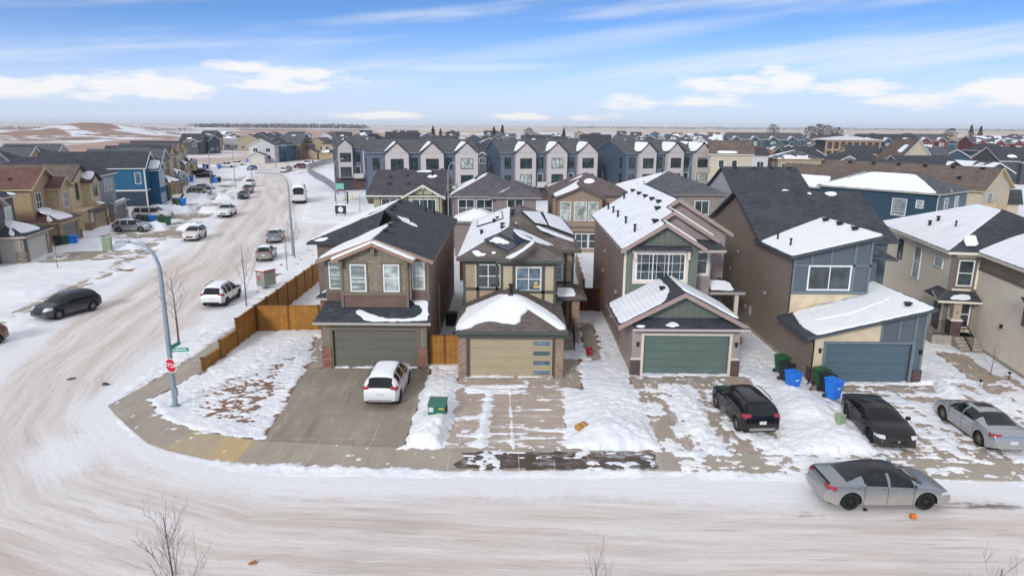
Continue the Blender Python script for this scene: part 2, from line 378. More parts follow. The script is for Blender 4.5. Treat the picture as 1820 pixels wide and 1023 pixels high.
# the graded earth mound far on the left
xs = np.linspace(-560, -300, 90); ys = np.linspace(520, 960, 60); XX, YY = np.meshgrid(xs, ys)
mz = 13.0*np.exp(-((XX+430+.08*(YY-700))/62)**2 - ((YY-720)/110)**2)*(.75+.5*fbm(XX*.03, YY*.03, 4, 3)) + 4.0*np.exp(-((XX+520)/60)**2 - ((YY-800)/130)**2) - .6
struct(grid('hill', xs, ys, mz, m_fields('mound_earth', '8d7569', '9a8376', .32, .02)))
# ---- road network
kerb_r = [(-9, 26.15), (-11.6, 26.6), (-14.2, 27.5), (-17.4, 29.6), (-19.7, 31.9), (-20.8, 34.2), (-21.1, 40), (-21.9, 52), (-24.6, 70), (-27.6, 82)]
right_block = [(70, 25.4), (20, 25.75), (6.4, 26.2)] + kerb_r + [(-24, 86.5), (-18, 87.5), (70, 90), (90, 60)]
left_block = [(-29.5, 33), (-31.6, 39), (-34.2, 48), (-37.0, 63), (-40.5, 83), (-45.8, 104), (-53.5, 130), (-66, 165), (-78, 205), (-92, 240), (-130, 245), (-140, 30)]
north_block = [(-31, 101), (-36.5, 122), (-46, 150), (-57, 182), (-66, 205), (-60, 225), (90, 240), (260, 240), (260, 100), (90, 100)]
path = np.array([(90, 20.2), (30, 20.4), (4, 20.6), (-10, 21.3), (-18, 24.6), (-23, 30), (-26, 38), (-28.4, 52), (-31.2, 70), (-34.4, 83), (-40.2, 104), (-47.8, 130), (-58, 160), (-68, 190), (-78, 225), (-92, 262), (-120, 300)], float)
def pathuv(X, Y):
    best = np.full(X.shape, 1e9); U = np.zeros(X.shape); V = np.zeros(X.shape); acc = 0
    for i in range(len(path)-1):
        a, b = path[i], path[i+1]; e = b-a; L = np.hypot(*e); t = ((X-a[0])*e[0] + (Y-a[1])*e[1])/L**2
        tcl = np.clip(t, -3 if i == 0 else 0, 1); d = np.hypot(X-a[0]-tcl*e[0], Y-a[1]-tcl*e[1]); sg = np.sign(e[0]*(Y-a[1]) - e[1]*(X-a[0]))
        m = d < best; best = np.where(m, d, best); U = np.where(m, acc+tcl*L, U); V = np.where(m, d*sg, V); acc += L
    return U, V
def m_road():
    s = NT('packed_snow_road'); uv = s.n('ShaderNodeUVMap').outputs[0]; q = s.n('ShaderNodeSeparateXYZ'); s.put(uv, q.inputs[0]); u, vv, _ = q.outputs
    ed = s.n('ShaderNodeAttribute', attribute_name='edge').outputs['Fac']; wt = s.n('ShaderNodeAttribute', attribute_name='wet').outputs['Fac']
    o = s.obj()
    st = s.noise(s.comb(s.math('MULTIPLY', u, .05), s.math('ADD', s.math('MULTIPLY', vv, .8), s.math('MULTIPLY', s.noise(o, .12, 3), 1.0)), 0.0), 1.0, 7, .66)
    s2 = s.noise(s.comb(s.math('MULTIPLY', u, .30), s.math('ADD', s.math('MULTIPLY', vv, 4.2), s.math('MULTIPLY', s.noise(o, .3, 4), 1.3)), 4.0), 1.0, 5, .7)
    n1 = s.noise(o, .16, 6, .6); n2 = s.noise(o, 2.6, 6, .7); n3 = s.noise(o, 17, 3, .6)
    base = s.mix(s.ss(st, .25, .75), lin('bfb3a9'), lin('e4e1e1'))
    base = s.mix(s.math('MULTIPLY', s.ss(s2, .52, .72), .55), base, lin('e8e6e8'))
    base = s.mix(s.math('MULTIPLY', s.ss(s2, .32, .46, 1.0, 0.0), .45), base, lin('a4978c'))
    base = s.mix(s.math('MULTIPLY', s.ss(n2, .50, .72), .38), base, lin('cac2bb'))
    base = s.mix(s.math('MULTIPLY', s.ss(n3, .60, .74), .22), base, lin('a89b92'))
    wsnow = s.math('ADD', ed, s.math('MULTIPLY', s.math('SUBTRACT', n1, .5), .9)); wsnow = s.math('ADD', wsnow, s.math('MULTIPLY', s.math('SUBTRACT', n2, .5), .5))
    base = s.mix(s.math('MULTIPLY', s.ss(wsnow, .35, .75), .88), base, s.mix(s.ss(n3, .3, .75), lin('ebedf2'), lin('dcdbdf')))
    wz = s.math('ADD', wt, s.math('MULTIPLY', s.math('SUBTRACT', s2, .5), 2.2)); wz = s.math('ADD', wz, s.math('MULTIPLY', s.math('SUBTRACT', n2, .5), 1.2))
    base = s.mix(s.math('MULTIPLY', s.ss(wz, .45, .8), s.math('MULTIPLY', wt, 1.15, clamp=True)), base, lin('6f6866'))
    s.set(Base_Color=base, Roughness=.72); s.b.inputs['Specular IOR Level'].default_value = .3
    s.bump(s.math('ADD', s.math('MULTIPLY', s2, 1.0), s.math('ADD', n2, s.math('MULTIPLY', n3, .4))), .45, .07); return s.m
M_road = m_road()
def blobs(X, Y, lst):
    t = np.zeros(X.shape)
    for cx, cy, rx, ry, a, th in lst:
        c, s_ = math.cos(th), math.sin(th); dx_, dy_ = X-cx, Y-cy; t = np.maximum(t, a*np.exp(-(((dx_*c+dy_*s_)/rx)**2 + ((-dx_*s_+dy_*c)/ry)**2)))
    return t
WET = [(11.0, 23.2, 1.2, .35, .75, 0), (18.2, 23.9, 2.4, .6, .9, -.05), (20, 21.6, 3, .5, .35, 0), (-2.5, 21.0, 3, .6, .25, 0), (-31.5, 76, 10, 1.5, .55, 1.83), (-36.5, 88, 12, 1.3, .55, 1.85), (-29, 62, 8, .8, .35, 1.75), (-24.4, 30.5, 5, .7, .25, 1.2), (-42, 112, 14, 1.2, .45, 1.87)]
def road_sheet(xs, ys, z, extra=None):
    XX, YY = np.meshgrid(xs, ys); dr = sdpoly(XX, YY, right_block); dl = sdpoly(XX, YY, left_block); dn = sdpoly(XX, YY, north_block)
    dk = np.minimum(np.minimum(dr, dl), dn); U, V = pathuv(XX, YY)
    edge = np.clip(1.0 - (dk-.3)/3.6, 0, 1); edge = np.maximum(edge, np.clip((np.abs(V)-5.2)/3.0, 0, .55)); edge = np.maximum(edge, blobs(XX, YY, [(-19.5, 27.5, 3.5, 2.5, .85, -.8), (-34, 42, 12, 3.0, .75, 1.75), (-26, 93, 9, 8, .6, 0), (-60, 215, 30, 22, .45, 0), (8, 24.6, 12, 1.3, .9, 0), (-30, 33, 4, 3, .5, 0)]))
    edge = np.maximum(edge, np.clip((19.2-YY)/3.0, 0, .50)*(XX > -14))
    wet = blobs(XX, YY, WET)
    return struct(grid('road', xs, ys, np.full(XX.shape, z), M_road, keep=dk > -.6, uv=np.stack([U, V], -1), attrs={'edge': edge, 'wet': wet}))
road_sheet(np.arange(-100, 90, .75), np.arange(8, 300, .75), 0.0)
# ---- lawns under the snow, pavements, driveways
def block(name, poly, z, mat, bottom=-.1):
    b = MB(); b.slab([(p[0], p[1], z) for p in poly], (0, 0, bottom - z)); return struct(b.build(name, mat))
block('lawn', [(p[0]+(20-p[0])*.6/max(1, math.hypot(20-p[0], 50-p[1])), p[1]+(50-p[1])*.6/max(1, math.hypot(20-p[0], 50-p[1]))) for p in right_block], .035, M_grass); block('lawn', left_block, .035, M_grass); block('lawn', north_block, .035, M_grass)
walk_in = gp((1900, 824), (1778, 818), (1610, 813), (1240, 806), (1000, 800), (720, 797), (470, 785), (420, 779), (350, 767), (300, 751), (278, 733), (263, 712)) + [(-18.05, 38), (-17.9, 66), (-19.0, 74), (-21.5, 84)]
walk_out = [(-23.2, 84), (-20.7, 74), (-19.7, 66), (-19.75, 45), (-19.9, 38)] + gp((192, 722), (205, 738), (230, 762), (262, 788), (300, 802), (370, 818), (430, 823), (790, 838), (1175, 837), (1440, 845), (1770, 855), (1900, 859))
block('sidewalk', walk_in + walk_out, .06, M_conc, -.05)
def flat(name, px, z, mat): return sheet(name, gp(*px) if max(p[0] for p in px) > 80 else px, z, mat)
flat('sidewalk', [(370, 818), (417, 823.5), (455, 785.5), (405, 777)], .066, M_tan); flat('sidewalk', [(293, 797), (370, 818), (405, 777), (345, 766)], .065, m_conc('buff_concrete', 'b5a68b', 2.2, None, .3, .1))
rq = random.Random(4); flat('sidewalk', [(800+rq.uniform(-9, 9), 837.3)] + [(x, 837.2+rq.uniform(-4, .5)) for x in range(812, 1168, 9)] + [(1172+rq.uniform(-12, 10), y) for y in (834, 828, 822, 816, 811)] + [(x, 806.5-(x-840)*.0-rq.uniform(0, 3.5)) for x in range(1150, 838, -9)] + [(826+rq.uniform(-12, 12)-(y-803)*.8, y) for y in (806, 812, 819, 827, 833)], .066, M_darkw)
D1 = [(578, 656), (765, 656), (716, 797), (470, 785), (547, 655)]
D2 = [(816, 673), (1002, 673), (1006, 800.5), (790, 798.5)]
D3 = [(1118, 668), (1332, 671), (1402, 809), (1170, 804)]
D4 = [(1436, 684), (1655, 686), (1805, 819), (1560, 812)]
D5 = [(1668, 668), (1900, 668), (2040, 826), (1808, 819)]
flat('driveway', D1, .07, M_conc1); flat('driveway', D2, .07, M_conc2)
M_conc3 = m_conc('dusted_tan_concrete', 'a5978a', 2.4, 3.0, .4, .6, stretch=(1.2, .8))
for d in (D3, D4, D5): flat('driveway', d, .07, M_conc3)
flat('walkway', [(996, 690), (1032, 690), (1027, 640), (1000, 640)], .074, M_conc3); flat('walkway', [(1030, 575), (1050, 575), (1070, 640), (1046, 640)], .07, M_conc)
flat('walkway', [(1660, 625), (1712, 632), (1800, 690), (1760, 700)], .079, M_conc3); flat('walkway', [(575, 655), (548, 655), (562, 600), (574, 600)], .073, M_conc)
# left side: pavement and driveways
lw = [(-36.2, 40), (-37.0, 47.4), (-39.1, 63.5), (-43.5, 82.6), (-49.5, 102.9), (-58, 133), (-66, 161), (-74, 189)]
block('sidewalk', [(p[0]+.85, p[1]) for p in lw] + [(p[0]-.85, p[1]) for p in reversed(lw)], .06, M_conc, -.05)
def strip(name, a, b, wa, wb, z, mat):
    a, b = Vector(a), Vector(b); d = (b-a).normalized(); n = Vector((-d.y, d.x)); return sheet(name, [a+n*wa/2, b+n*wb/2, b-n*wb/2, a-n*wa/2], z, mat)
LD = [((-50.2, 72.0), (-39.6, 74.6), 6.2), ((-52.8, 86.0), (-42.6, 88.6), 6.4), ((-56.0, 95.0), (-45.0, 98.0), 6.2), ((-58.2, 104), (-47.2, 107), 6.4), ((-62.5, 119), (-52, 122), 5.8), ((-66.5, 139), (-58, 141), 6.0), ((-73, 157), (-65, 159), 6), ((-79, 176), (-71, 178), 6)]
for a, b, wd in LD: strip('driveway', a, b, wd, wd, .07, M_conc1)
sheet('path', [(-27, 101.5), (-18, 102), (-18, 104.4), (-24, 105), (-29.5, 118), (-34.5, 132), (-44, 158), (-55.5, 199), (-58, 199), (-46, 157), (-36.6, 131), (-31.5, 117), (-28.2, 106)], .06, M_conc)
# ---- the snow lying on the yards: one height field; where it is thin, what lies under it shows
def snow_field(xs, ys, fine):
    X, Y = np.meshgrid(xs, ys); f5 = fbm(X*.45, Y*.45, 5, 11); f1 = fbm(X*2.3, Y*2.3, 5, 21, .6); f9 = fbm(X*6, Y*6, 3, 31, .6)
    dk = np.minimum(np.minimum(sdpoly(X, Y, right_block), sdpoly(X, Y, left_block)), sdpoly(X, Y, north_block))
    f20 = fbm(X*13, Y*13, 2, 77) if fine else f9
    pit = np.clip((fbm(X*3.4, Y*3.4, 3, 71)-.60)*6, 0, 1)*np.clip((fbm(X*.35, Y*.35, 3, 72)-.42)*6, 0, 1)      # trodden places
    Z = .13 + .12*(f5-.5) + .09*(f1-.5) + .06*(f9-.5) + .025*(f20-.5) - .06*pit
    def put(mask, val, feather=.35):
        nonlocal Z
        k = np.clip(.5 - mask/feather, 0, 1); Z = Z*(1-k) + val*k
    n_t = fbm(X*2.6+Y*.6, Y*4.6, 5, 41, .66)                               # tufts of lawn through thin snow
    tuft = .05 + .26*(n_t-.50) + .12*(f9-.5)
    def thin(poly, amt, fe=2.0): put(sdpoly(X, Y, poly)+.4, tuft + amt, fe)
    thin(gp((330, 690), (560, 605), (520, 690), (470, 780), (330, 752)), -.012); thin(gp((380, 640), (560, 590), (560, 600), (430, 680)), .08)
    thin([(-21.5, 37), (-19.9, 37), (-19.9, 66), (-24, 68), (-22, 52)], .03, 1.0); thin([(-24, 68), (-20, 68), (-22.5, 84), (-27, 82)], .02, 1.2); thin([(-20.6, 33), (-19.8, 33), (-19.9, 38), (-21, 38)], .02, .6)
    thin(gp((1035, 580), (1062, 575), (1098, 640), (1080, 645)), -.02, .5); thin(gp((768, 650), (816, 655), (816, 668), (765, 690)), -.03, .5)
    for cx, cy, rx, ry, a, th in [(-22.0, 46.5, 1.6, .55, 1, 1.35), (-22.3, 41.2, 2.0, .6, 1, 1.2), (-23.2, 56.3, 1.9, .7, 1, 1.1), (-23.9, 62.6, 2.5, .8, 1, 1.1), (-24.8, 67.5, 2.2, .6, 1, 1.2), (-34.2, 57.5, 1.4, .4, .9, .8), (-37.5, 66, 3.0, .5, .9, .2), (-46, 80, 1.5, .5, .8, .3), (-19.5, 31.6, 1.1, .5, .8, .7)]:
        e = blobs(X, Y, [(cx, cy, rx, ry, 1, th)]); Z = Z - .42*np.clip(e*1.5 - .35 + .5*(f1-.5), 0, 1)
    def pile(px, py, rx, ry, h, th=0.0):
        nonlocal Z
        p = G(px, py); Z = Z + h*blobs(X, Y, [(p.x, p.y, rx, ry, 1, th)])*(.72+.35*f1+.25*f5)
    for a in [(775, 770, 1.0, 2.2, .50), (775, 705, .9, 2.2, .30), (1075, 755, 1.6, 2.4, .45), (1110, 785, 1.7, 1.2, .35), (1090, 705, 1.4, 1.6, .22), (1430, 740, 1.5, 2.0, .55), (1490, 790, 2.0, 1.3, .40), (1400, 700, 1.0, 1.2, .3), (1660, 700, 1.6, 1.4, .25), (1700, 690, 1.5, 1.5, .25), (735, 795, .7, .6, .25)]: pile(*a)
    for cx, cy, rx, ry, h in [(-48.2, 79.5, 4.5, 1.3, .9), (-50.5, 92, 5.5, 1.2, 1.0), (-44.8, 78.6, 2.6, 1.0, .6), (-41.5, 72, 2, 1.5, .4), (-42.5, 92.5, 2.5, 1.6, 1.0), (-57, 112, 5, 1.6, 1.0), (-62, 130, 5, 1.8, 1.0), (-50, 112, 3, 2, .7), (-57, 133, 3, 2, .8), (-69, 150, 5, 2, 1.1), (-40, 57, 3, 2, .3)]: Z = Z + h*blobs(X, Y, [(cx, cy, rx, ry, 1, .25)])*(.6+.8*f1)
    # concrete kept mostly clear
    hx = fbm(X*.55, Y*3.2, 5, 51, .6); hy = fbm(X*2.6, Y*.7, 5, 61, .6)
    def conc(poly, n, thr, amp=.55, fe=.45): put(sdpoly(X, Y, poly) - .05 + .5*(f1-.5), .066 + amp*(n-thr) + .05*(f9-.5), fe)
    conc(walk_in+walk_out, f1*.55+hx*.45, np.where(X > 7.2, np.where(((X > 8.6) & (X < 12.2)) | ((X > 16.6) & (X < 21.8)), .54, .43), .70))
    conc(gp((796, 838), (1180, 837), (1165, 804), (828, 801)), hx*.5+f1*.5, .60, .6, .2); conc(gp((852, 838), (890, 838), (888, 802), (860, 802)), f1, .44, .4, .3)
    conc(gp(*D1), f1, .86); conc(gp((547, 656), (578, 656), (574, 600), (562, 600)), f1, .70)
    st = np.zeros(X.shape)
    for a, b, wd in [((872, 690), (852, 800), .26), ((905, 690), (912, 800), .05)]:
        pa, pb = G(*a), G(*b); e = np.array([pb.x-pa.x, pb.y-pa.y]); t = np.clip(((X-pa.x)*e[0]+(Y-pa.y)*e[1])/(e@e), 0, 1); d = np.hypot(X-pa.x-t*e[0], Y-pa.y-t*e[1]); st = np.maximum(st, np.exp(-(d/wd)**2))
    conc(gp(*D2), hx*.7+f1*.3+st*.34, .58, .45); conc(gp((830, 690), (940, 682), (930, 690), (830, 702)), hx+.2, .52, .5, .3)
    st3 = np.zeros(X.shape)
    for a, b, wd in [((1200, 675), (1265, 815), .55), ((1345, 775), (1410, 815), .6), ((1290, 700), (1330, 740), .3)]:
        pa, pb = G(*a), G(*b); e = np.array([pb.x-pa.x, pb.y-pa.y]); t = np.clip(((X-pa.x)*e[0]+(Y-pa.y)*e[1])/(e@e), 0, 1); d = np.hypot(X-pa.x-t*e[0], Y-pa.y-t*e[1]); st3 = np.maximum(st3, np.exp(-(d/wd)**2))
    conc(gp(*D3), hy*.5+f1*.5+st3*.3, .51); conc(gp(*D4), hy*.4+hx*.3+f1*.3, .465); conc(gp(*D5), hy*.4+hx*.3+f1*.3, .455)
    for pl in ([(1436, 688), (1655, 688), (1665, 697), (1440, 697)], [(1122, 671), (1328, 674), (1333, 684), (1122, 682)], [(816, 673), (1000, 673), (1002, 684), (816, 684)]): conc(gp(*pl), f1, .68, .5, .3)
    for pl in ([(996, 692), (1033, 692), (1027, 640), (1000, 640)], [(1030, 575), (1050, 575), (1070, 640), (1046, 640)]): conc(gp(*pl), f1, .74)
    conc(gp((1660, 625), (1712, 632), (1800, 690), (1760, 700)), f1, .62)
    lwp = [(p[0]+.85, p[1]) for p in lw] + [(p[0]-.85, p[1]) for p in reversed(lw)]; conc(lwp, f1*.5+f5*.5, .55 + .0, .5)
    for a, b, wd in LD:
        a, b = Vector(a), Vector(b); d = (b-a).normalized(); n = Vector((-d.y, d.x))*wd/2; conc([a+n, b+n, b-n, a-n], f1*.6+f5*.4, .555, .5, .8)
    # snow ridge thrown up along the kerb, none on the carriageway
    ridge = .07*np.exp(-((dk-.25)/.45)**2)*(.3+1.4*f1)*np.clip((f5-.30)*5, 0, 1)
    gap = np.ones(X.shape)
    Z = np.where(dk > -.15, np.maximum(Z*np.clip(1 - (dk+.15)/.5, 0, 1) - .07*np.clip((dk+.15)/.6, 0, 1), 0) + ridge - .05*np.clip((dk-.2)/.5, 0, 1) - .02, Z)
    grnd = np.where(dk > .0, -.03, .0)
    return X, Y, Z, dk
xs = np.concatenate([np.arange(-26.4, 26.5, .085)]); ys = np.concatenate([np.arange(24.6, 40, .085), np.arange(40, 47, .12)])
X, Y, Z, dk = snow_field(xs, ys, True)
o = struct(grid('snow', xs, ys, Z, M_snow, keep=(dk < 1.2) & (Z > -.03)))
xs = np.arange(-62, 76, .3); ys = np.arange(46.9, 150, .3)
X, Y, Z, dk = snow_field(xs, ys, False); struct(grid('snow', xs, ys, Z, M_snow, keep=(dk < 1.2) & (Z > -.03)))
for xs, ys in ((np.arange(-62, -26.2, .22), np.arange(28, 47.2, .22)), (np.arange(26.3, 46, .22), np.arange(24, 47.2, .22)), (np.arange(-150, -61.6, 1.2), np.arange(60, 250, 1.2)), (np.arange(-62, 260, 1.2), np.arange(149, 242, 1.2)), (np.arange(75.5, 261, 1.2), np.arange(80, 150, 1.2))):
    X, Y, Z, dk = snow_field(xs, ys, False); struct(grid('snow', xs, ys, Z, M_snow, keep=(dk < 1.2) & (Z > -.03)))
# ============================================================ HOUSE KIT
def trim_mat(col): return mk_plain('painted_trim', col, .6)
W_WHITE = mk_plain('white_vinyl_frame', 'dfe0e2', .45)
W_BLACK = mk_plain('black_window_frame', '1d2024', .4)
GL_DARK = mk_glass('window_glass'); GL_TEAL = mk_glass('teal_window_glass', (.03, .055, .056)); GL_BLIND = mk_glass('glass_over_blinds', (.30, .36, .35), .34, .05); GL_CURT = mk_glass('glass_over_curtain', (.38, .44, .40), None, .05); GL_BLUE = mk_glass('blue_window_glass', (.10, .15, .19))
M_black = mk_plain('black_metal', '17181b', .45); M_dark = mk_plain('dark_trim', '33363a', .6); M_gutter = mk_plain('gutter', 'a9a298', .5)
SH_DARK = mk('charcoal_shingles', '42444b', .9, 'shingle', .14, col2='2b2d33', bump=.5); SH_BROWN = mk('brown_shingles', '6b5f58', .9, 'shingle', .16, col2='4a403b', bump=.5); SH_RUST = mk('rusty_brown_shingles', '6a4f49', .9, 'shingle', .16, col2='543d38', bump=.5)
SH_GREY = mk('grey_shingles', '585a60', .9, 'shingle', .15, col2='44464c', bump=.5)
BR_RED = mk('red_brick', '8b6459', .85, 'brick', col2='6a4a43'); BR_TAN = mk('tan_brick', '97806f', .85, 'brick', col2='7a6557'); ST_DARK = mk('dark_stone', '4b4244', .85, 'stone', col2='6a5450'); ST_TAN = mk('tan_stone', '8d8075', .85, 'stone', col2='6d6058')
def lap(col, per=.19, **k): return mk('lap_siding', col, .7, 'lap', per, **k)
def batten(col, per=.42, **k): return mk('board_and_batten', col, .7, 'batten', per, **k)
X_, Y_ = Vector((1, 0, 0)), Vector((0, 1, 0))
FR = (X_, -Y_); LF = (-Y_, -X_); RT = (Y_, X_); BK = (-X_, Y_)       # (along, outward) of the four wall directions
def window(par, o, face, w, h, glass=None, nx=1, ny=1, frame=None, fw=.075, world=True, casing=None, cw=.14, sill=None):
    u, n = face; glass = glass or GL_DARK; frame = frame or W_WHITE
    b = MB(); b.ob(o, u, n, -w/2+.01, w/2-.01, .01, h-.01, -.02, .025); p = b.build('window', glass, par, world=world)
    f = MB()
    f.ob(o, u, n, -w/2-fw, -w/2, -fw, h+fw, -.02, .06); f.ob(o, u, n, w/2, w/2+fw, -fw, h+fw, -.02, .06); f.ob(o, u, n, -w/2, w/2, -fw, 0, -.02, .06); f.ob(o, u, n, -w/2, w/2, h, h+fw, -.02, .06)
    for i in range(1, nx): f.ob(o, u, n, -w/2+w*i/nx-.028, -w/2+w*i/nx+.028, 0, h, -.02, .05)
    for j in range(1, ny):
        for i in range(nx): f.ob(o, u, n, -w/2+w*i/nx+(.028 if i else 0), -w/2+w*(i+1)/nx-(.028 if i < nx-1 else 0), h*j/ny-.026, h*j/ny+.026, -.02, .047)
    f.build('frame', frame, p, world=world)
    if casing:
        c = MB(); a = w/2+fw; z0, z1 = -fw, h+fw
        c.ob(o, u, n, -a-cw, -a, z0-cw, z1, -.02, .045); c.ob(o, u, n, a, a+cw, z0-cw, z1, -.02, .045); c.ob(o, u, n, -a, a, z0-cw, z0, -.02, .045); c.ob(o, u, n, -a-cw-.05, a+cw+.05, z1, z1+cw, -.02, .07)
        c.build('casing', casing, p, world=world)
    return p
def trims(par, name, mat, lst, face, world=True, t=.05):
    sep = name in ('corner_trim', 'panel_trim', 'side_trim', 'frieze', 'band_trim'); b = MB()
    for o, u0, u1, z0, z1 in lst:
        b.ob(o, face[0], face[1], u0, u1, z0, z1, -.02, t)
        if sep: b.build(name, mat, par, world=world); b = MB()
    return b.build(name, mat, par, world=world) if not sep else None
def boxes(par, name, mat, lst, world=True):
    for q in lst: b = MB(); b.box(*q); b.build(name, mat, par, world=world)
def garage_door(par, o, face, w, h, mat, rows=4, wins=None, world=True, cols=1):
    u, n = face; b = MB(); g = .012
    for j in range(rows):
        for i in range(cols): b.ob(o, u, n, -w/2+w*i/cols+(g if i else 0), -w/2+w*(i+1)/cols, h*j/rows+g, h*(j+1)/rows-g, -.10, -.02)
    b.ob(o, u, n, -w/2, w/2, 0, h, -.16, -.045)
    d = b.build('garage_door', mat, par, world=world)
    if wins:
        for j in range(rows):
            q = MB(); q.ob(o, u, n, wins[0], wins[1], h*(j+.28)/rows, h*(j+.72)/rows, -.05, -.012); p = q.build('pane', wins[2], d, world=world)
            f = MB(); a, c, z0, z1 = wins[0], wins[1], h*(j+.28)/rows, h*(j+.72)/rows
            f.ob(o, u, n, a-.04, c+.04, z0-.04, z0, -.05, 0); f.ob(o, u, n, a-.04, c+.04, z1, z1+.04, -.05, 0); f.ob(o, u, n, a-.04, a, z0, z1, -.05, 0); f.ob(o, u, n, c, c+.04, z0, z1, -.05, 0); f.build('pane_frame', mat, d, world=world)
    return d
def hollow_front(b, x0, x1, y, z1, gx0, gx1, gz, th=.25):
    """front wall with a garage opening"""
    b.box(x0, y, 0, gx0, y+th, z1); b.box(gx1, y, 0, x1, y+th, z1); b.box(gx0, y, gz, gx1, y+th, z1)
def hip_planes(x0, x1, y0, y1, ze, s):
    w, d = x1-x0, y1-y0
    if w <= d:
        h = w/2; xm = (x0+x1)/2; zr = ze+s*h; a = (xm, y0+h, zr); c = (xm, y1-h, zr)
        return [[(x0,y0,ze), (x1,y0,ze), a], [(x1,y0,ze), (x1,y1,ze), c, a], [(x1,y1,ze), (x0,y1,ze), c], [(x0,y1,ze), (x0,y0,ze), a, c]]
    h = d/2; ym = (y0+y1)/2; zr = ze+s*h; a = (x0+h, ym, zr); c = (x1-h, ym, zr)
    return [[(x0,y0,ze), (x1,y0,ze), c, a], [(x1,y0,ze), (x1,y1,ze), c], [(x1,y1,ze), (x0,y1,ze), a, c], [(x0,y1,ze), (x0,y0,ze), a]]
def clean(p):
    out = []
    for q in p:
        if not out or (Vector(q)-Vector(out[-1])).length > 1e-4: out.append(q)
    return out
def hip_roof(b, x0, x1, y0, y1, ze, s, mi=0, side=1, t=.17):
    """closed hip: top planes plus a fascia band and a soffit"""
    for p in hip_planes(x0, x1, y0, y1, ze, s): b.add(clean(p), [tuple(range(len(clean(p))))], mi)
    b.add([(x0,y0,ze), (x1,y0,ze), (x1,y1,ze), (x0,y1,ze), (x0,y0,ze-t), (x1,y0,ze-t), (x1,y1,ze-t), (x0,y1,ze-t)], [(0,4,5,1), (1,5,6,2), (2,6,7,3), (3,7,4,0), (4,7,6,5)], side)
def gable_roof(b, x0, x1, y0, y1, xr, zr, s, axis='y', zl=None, zrr=None, mi=0, side=1, t=.16):
    """two slabs; ridge along axis at xr (or yr), falling with slope s to x0/x1"""
    if axis == 'y':
        b.slab([(x0,y0,zr-s*(xr-x0)), (xr,y0,zr), (xr,y1,zr), (x0,y1,zr-s*(xr-x0))], (0,0,-t), mi, side)
        b.slab([(xr,y0,zr), (x1,y0,zr-s*(x1-xr)), (x1,y1,zr-s*(x1-xr)), (xr,y1,zr)], (0,0,-t), mi, side)
    else:
        b.slab([(x0,y0,zr-s*(xr-y0)), (x1,y0,zr-s*(xr-y0)), (x1,xr,zr), (x0,xr,zr)], (0,0,-t), mi, side)
        b.slab([(x0,xr,zr), (x1,xr,zr), (x1,y1,zr-s*(y1-xr)), (x0,y1,zr-s*(y1-xr))], (0,0,-t), mi, side)
def rake(par, a, c, e, dy, h=.24, t=.06, mat=None, world=True, name='rake_board'):
    """trim boards under the front edge of a gable: a left end, c apex, e right end; the boards stand at the edge"""
    b = MB()
    for p, q in ((a, c), (c, e)):
        p, q = Vector(p), Vector(q); b.slab([p+Vector((0,dy,.02)), q+Vector((0,dy,.02)), q+Vector((0,dy,.02-h)), p+Vector((0,dy,.02-h))], (0,-t,0))
    return b.build(name, mat, par, world=world)
def gwall(b, x0, x1, y0, y1, z0, s, xr, zr, mi=0, drop=.15):
    """box whose front and back rise to a gable under roof plane zr - s|x-xr|"""
    zl, zh = zr-drop-s*(xr-x0), zr-drop-s*(x1-xr)
    pr = [(x0,z0), (x1,z0), (x1,zh), (xr,zr-drop), (x0,zl)]
    b.slab([(p[0], y0, p[1]) for p in pr], (0, y1-y0, 0), mi)
def vent(par, p, ang=0, mat=None, s=.32, h=.2, world=True):
    b = MB(); p = Vector(p); c, q = math.cos(ang), math.sin(ang)
    b.beam(p - Vector((c, q, 0))*s*.55 + Vector((0,0,h*.75)), p + Vector((c, q, 0))*s*.55 + Vector((0,0,h*.75)), s, h*.4); b.beam(p - Vector((c, q, 0))*s*.4 + Vector((0,0,h*.25)), p + Vector((c, q, 0))*s*.4 + Vector((0,0,h*.25)), s*.7, h*.7)
    return b.build('roof_vent', mat or M_black, par, world=world)
def pipe(par, p, h=.5, r=.06, world=True):
    b = MB(); p = Vector(p); b.path([p - Vector((0,0,.1)), p+Vector((0,0,h*.8)), p+Vector((0,0,h*.82)), p+Vector((0,0,h))], [r, r, r*1.5, r*1.5], 8); return b.build('vent_pipe', M_black, par, world=world)
def downspout(par, pts, mat=None, world=True):
    b = MB(); b.path(pts, [.045]*len(pts), 6); return b.build('downspout', mat or M_gutter, par, world=world)
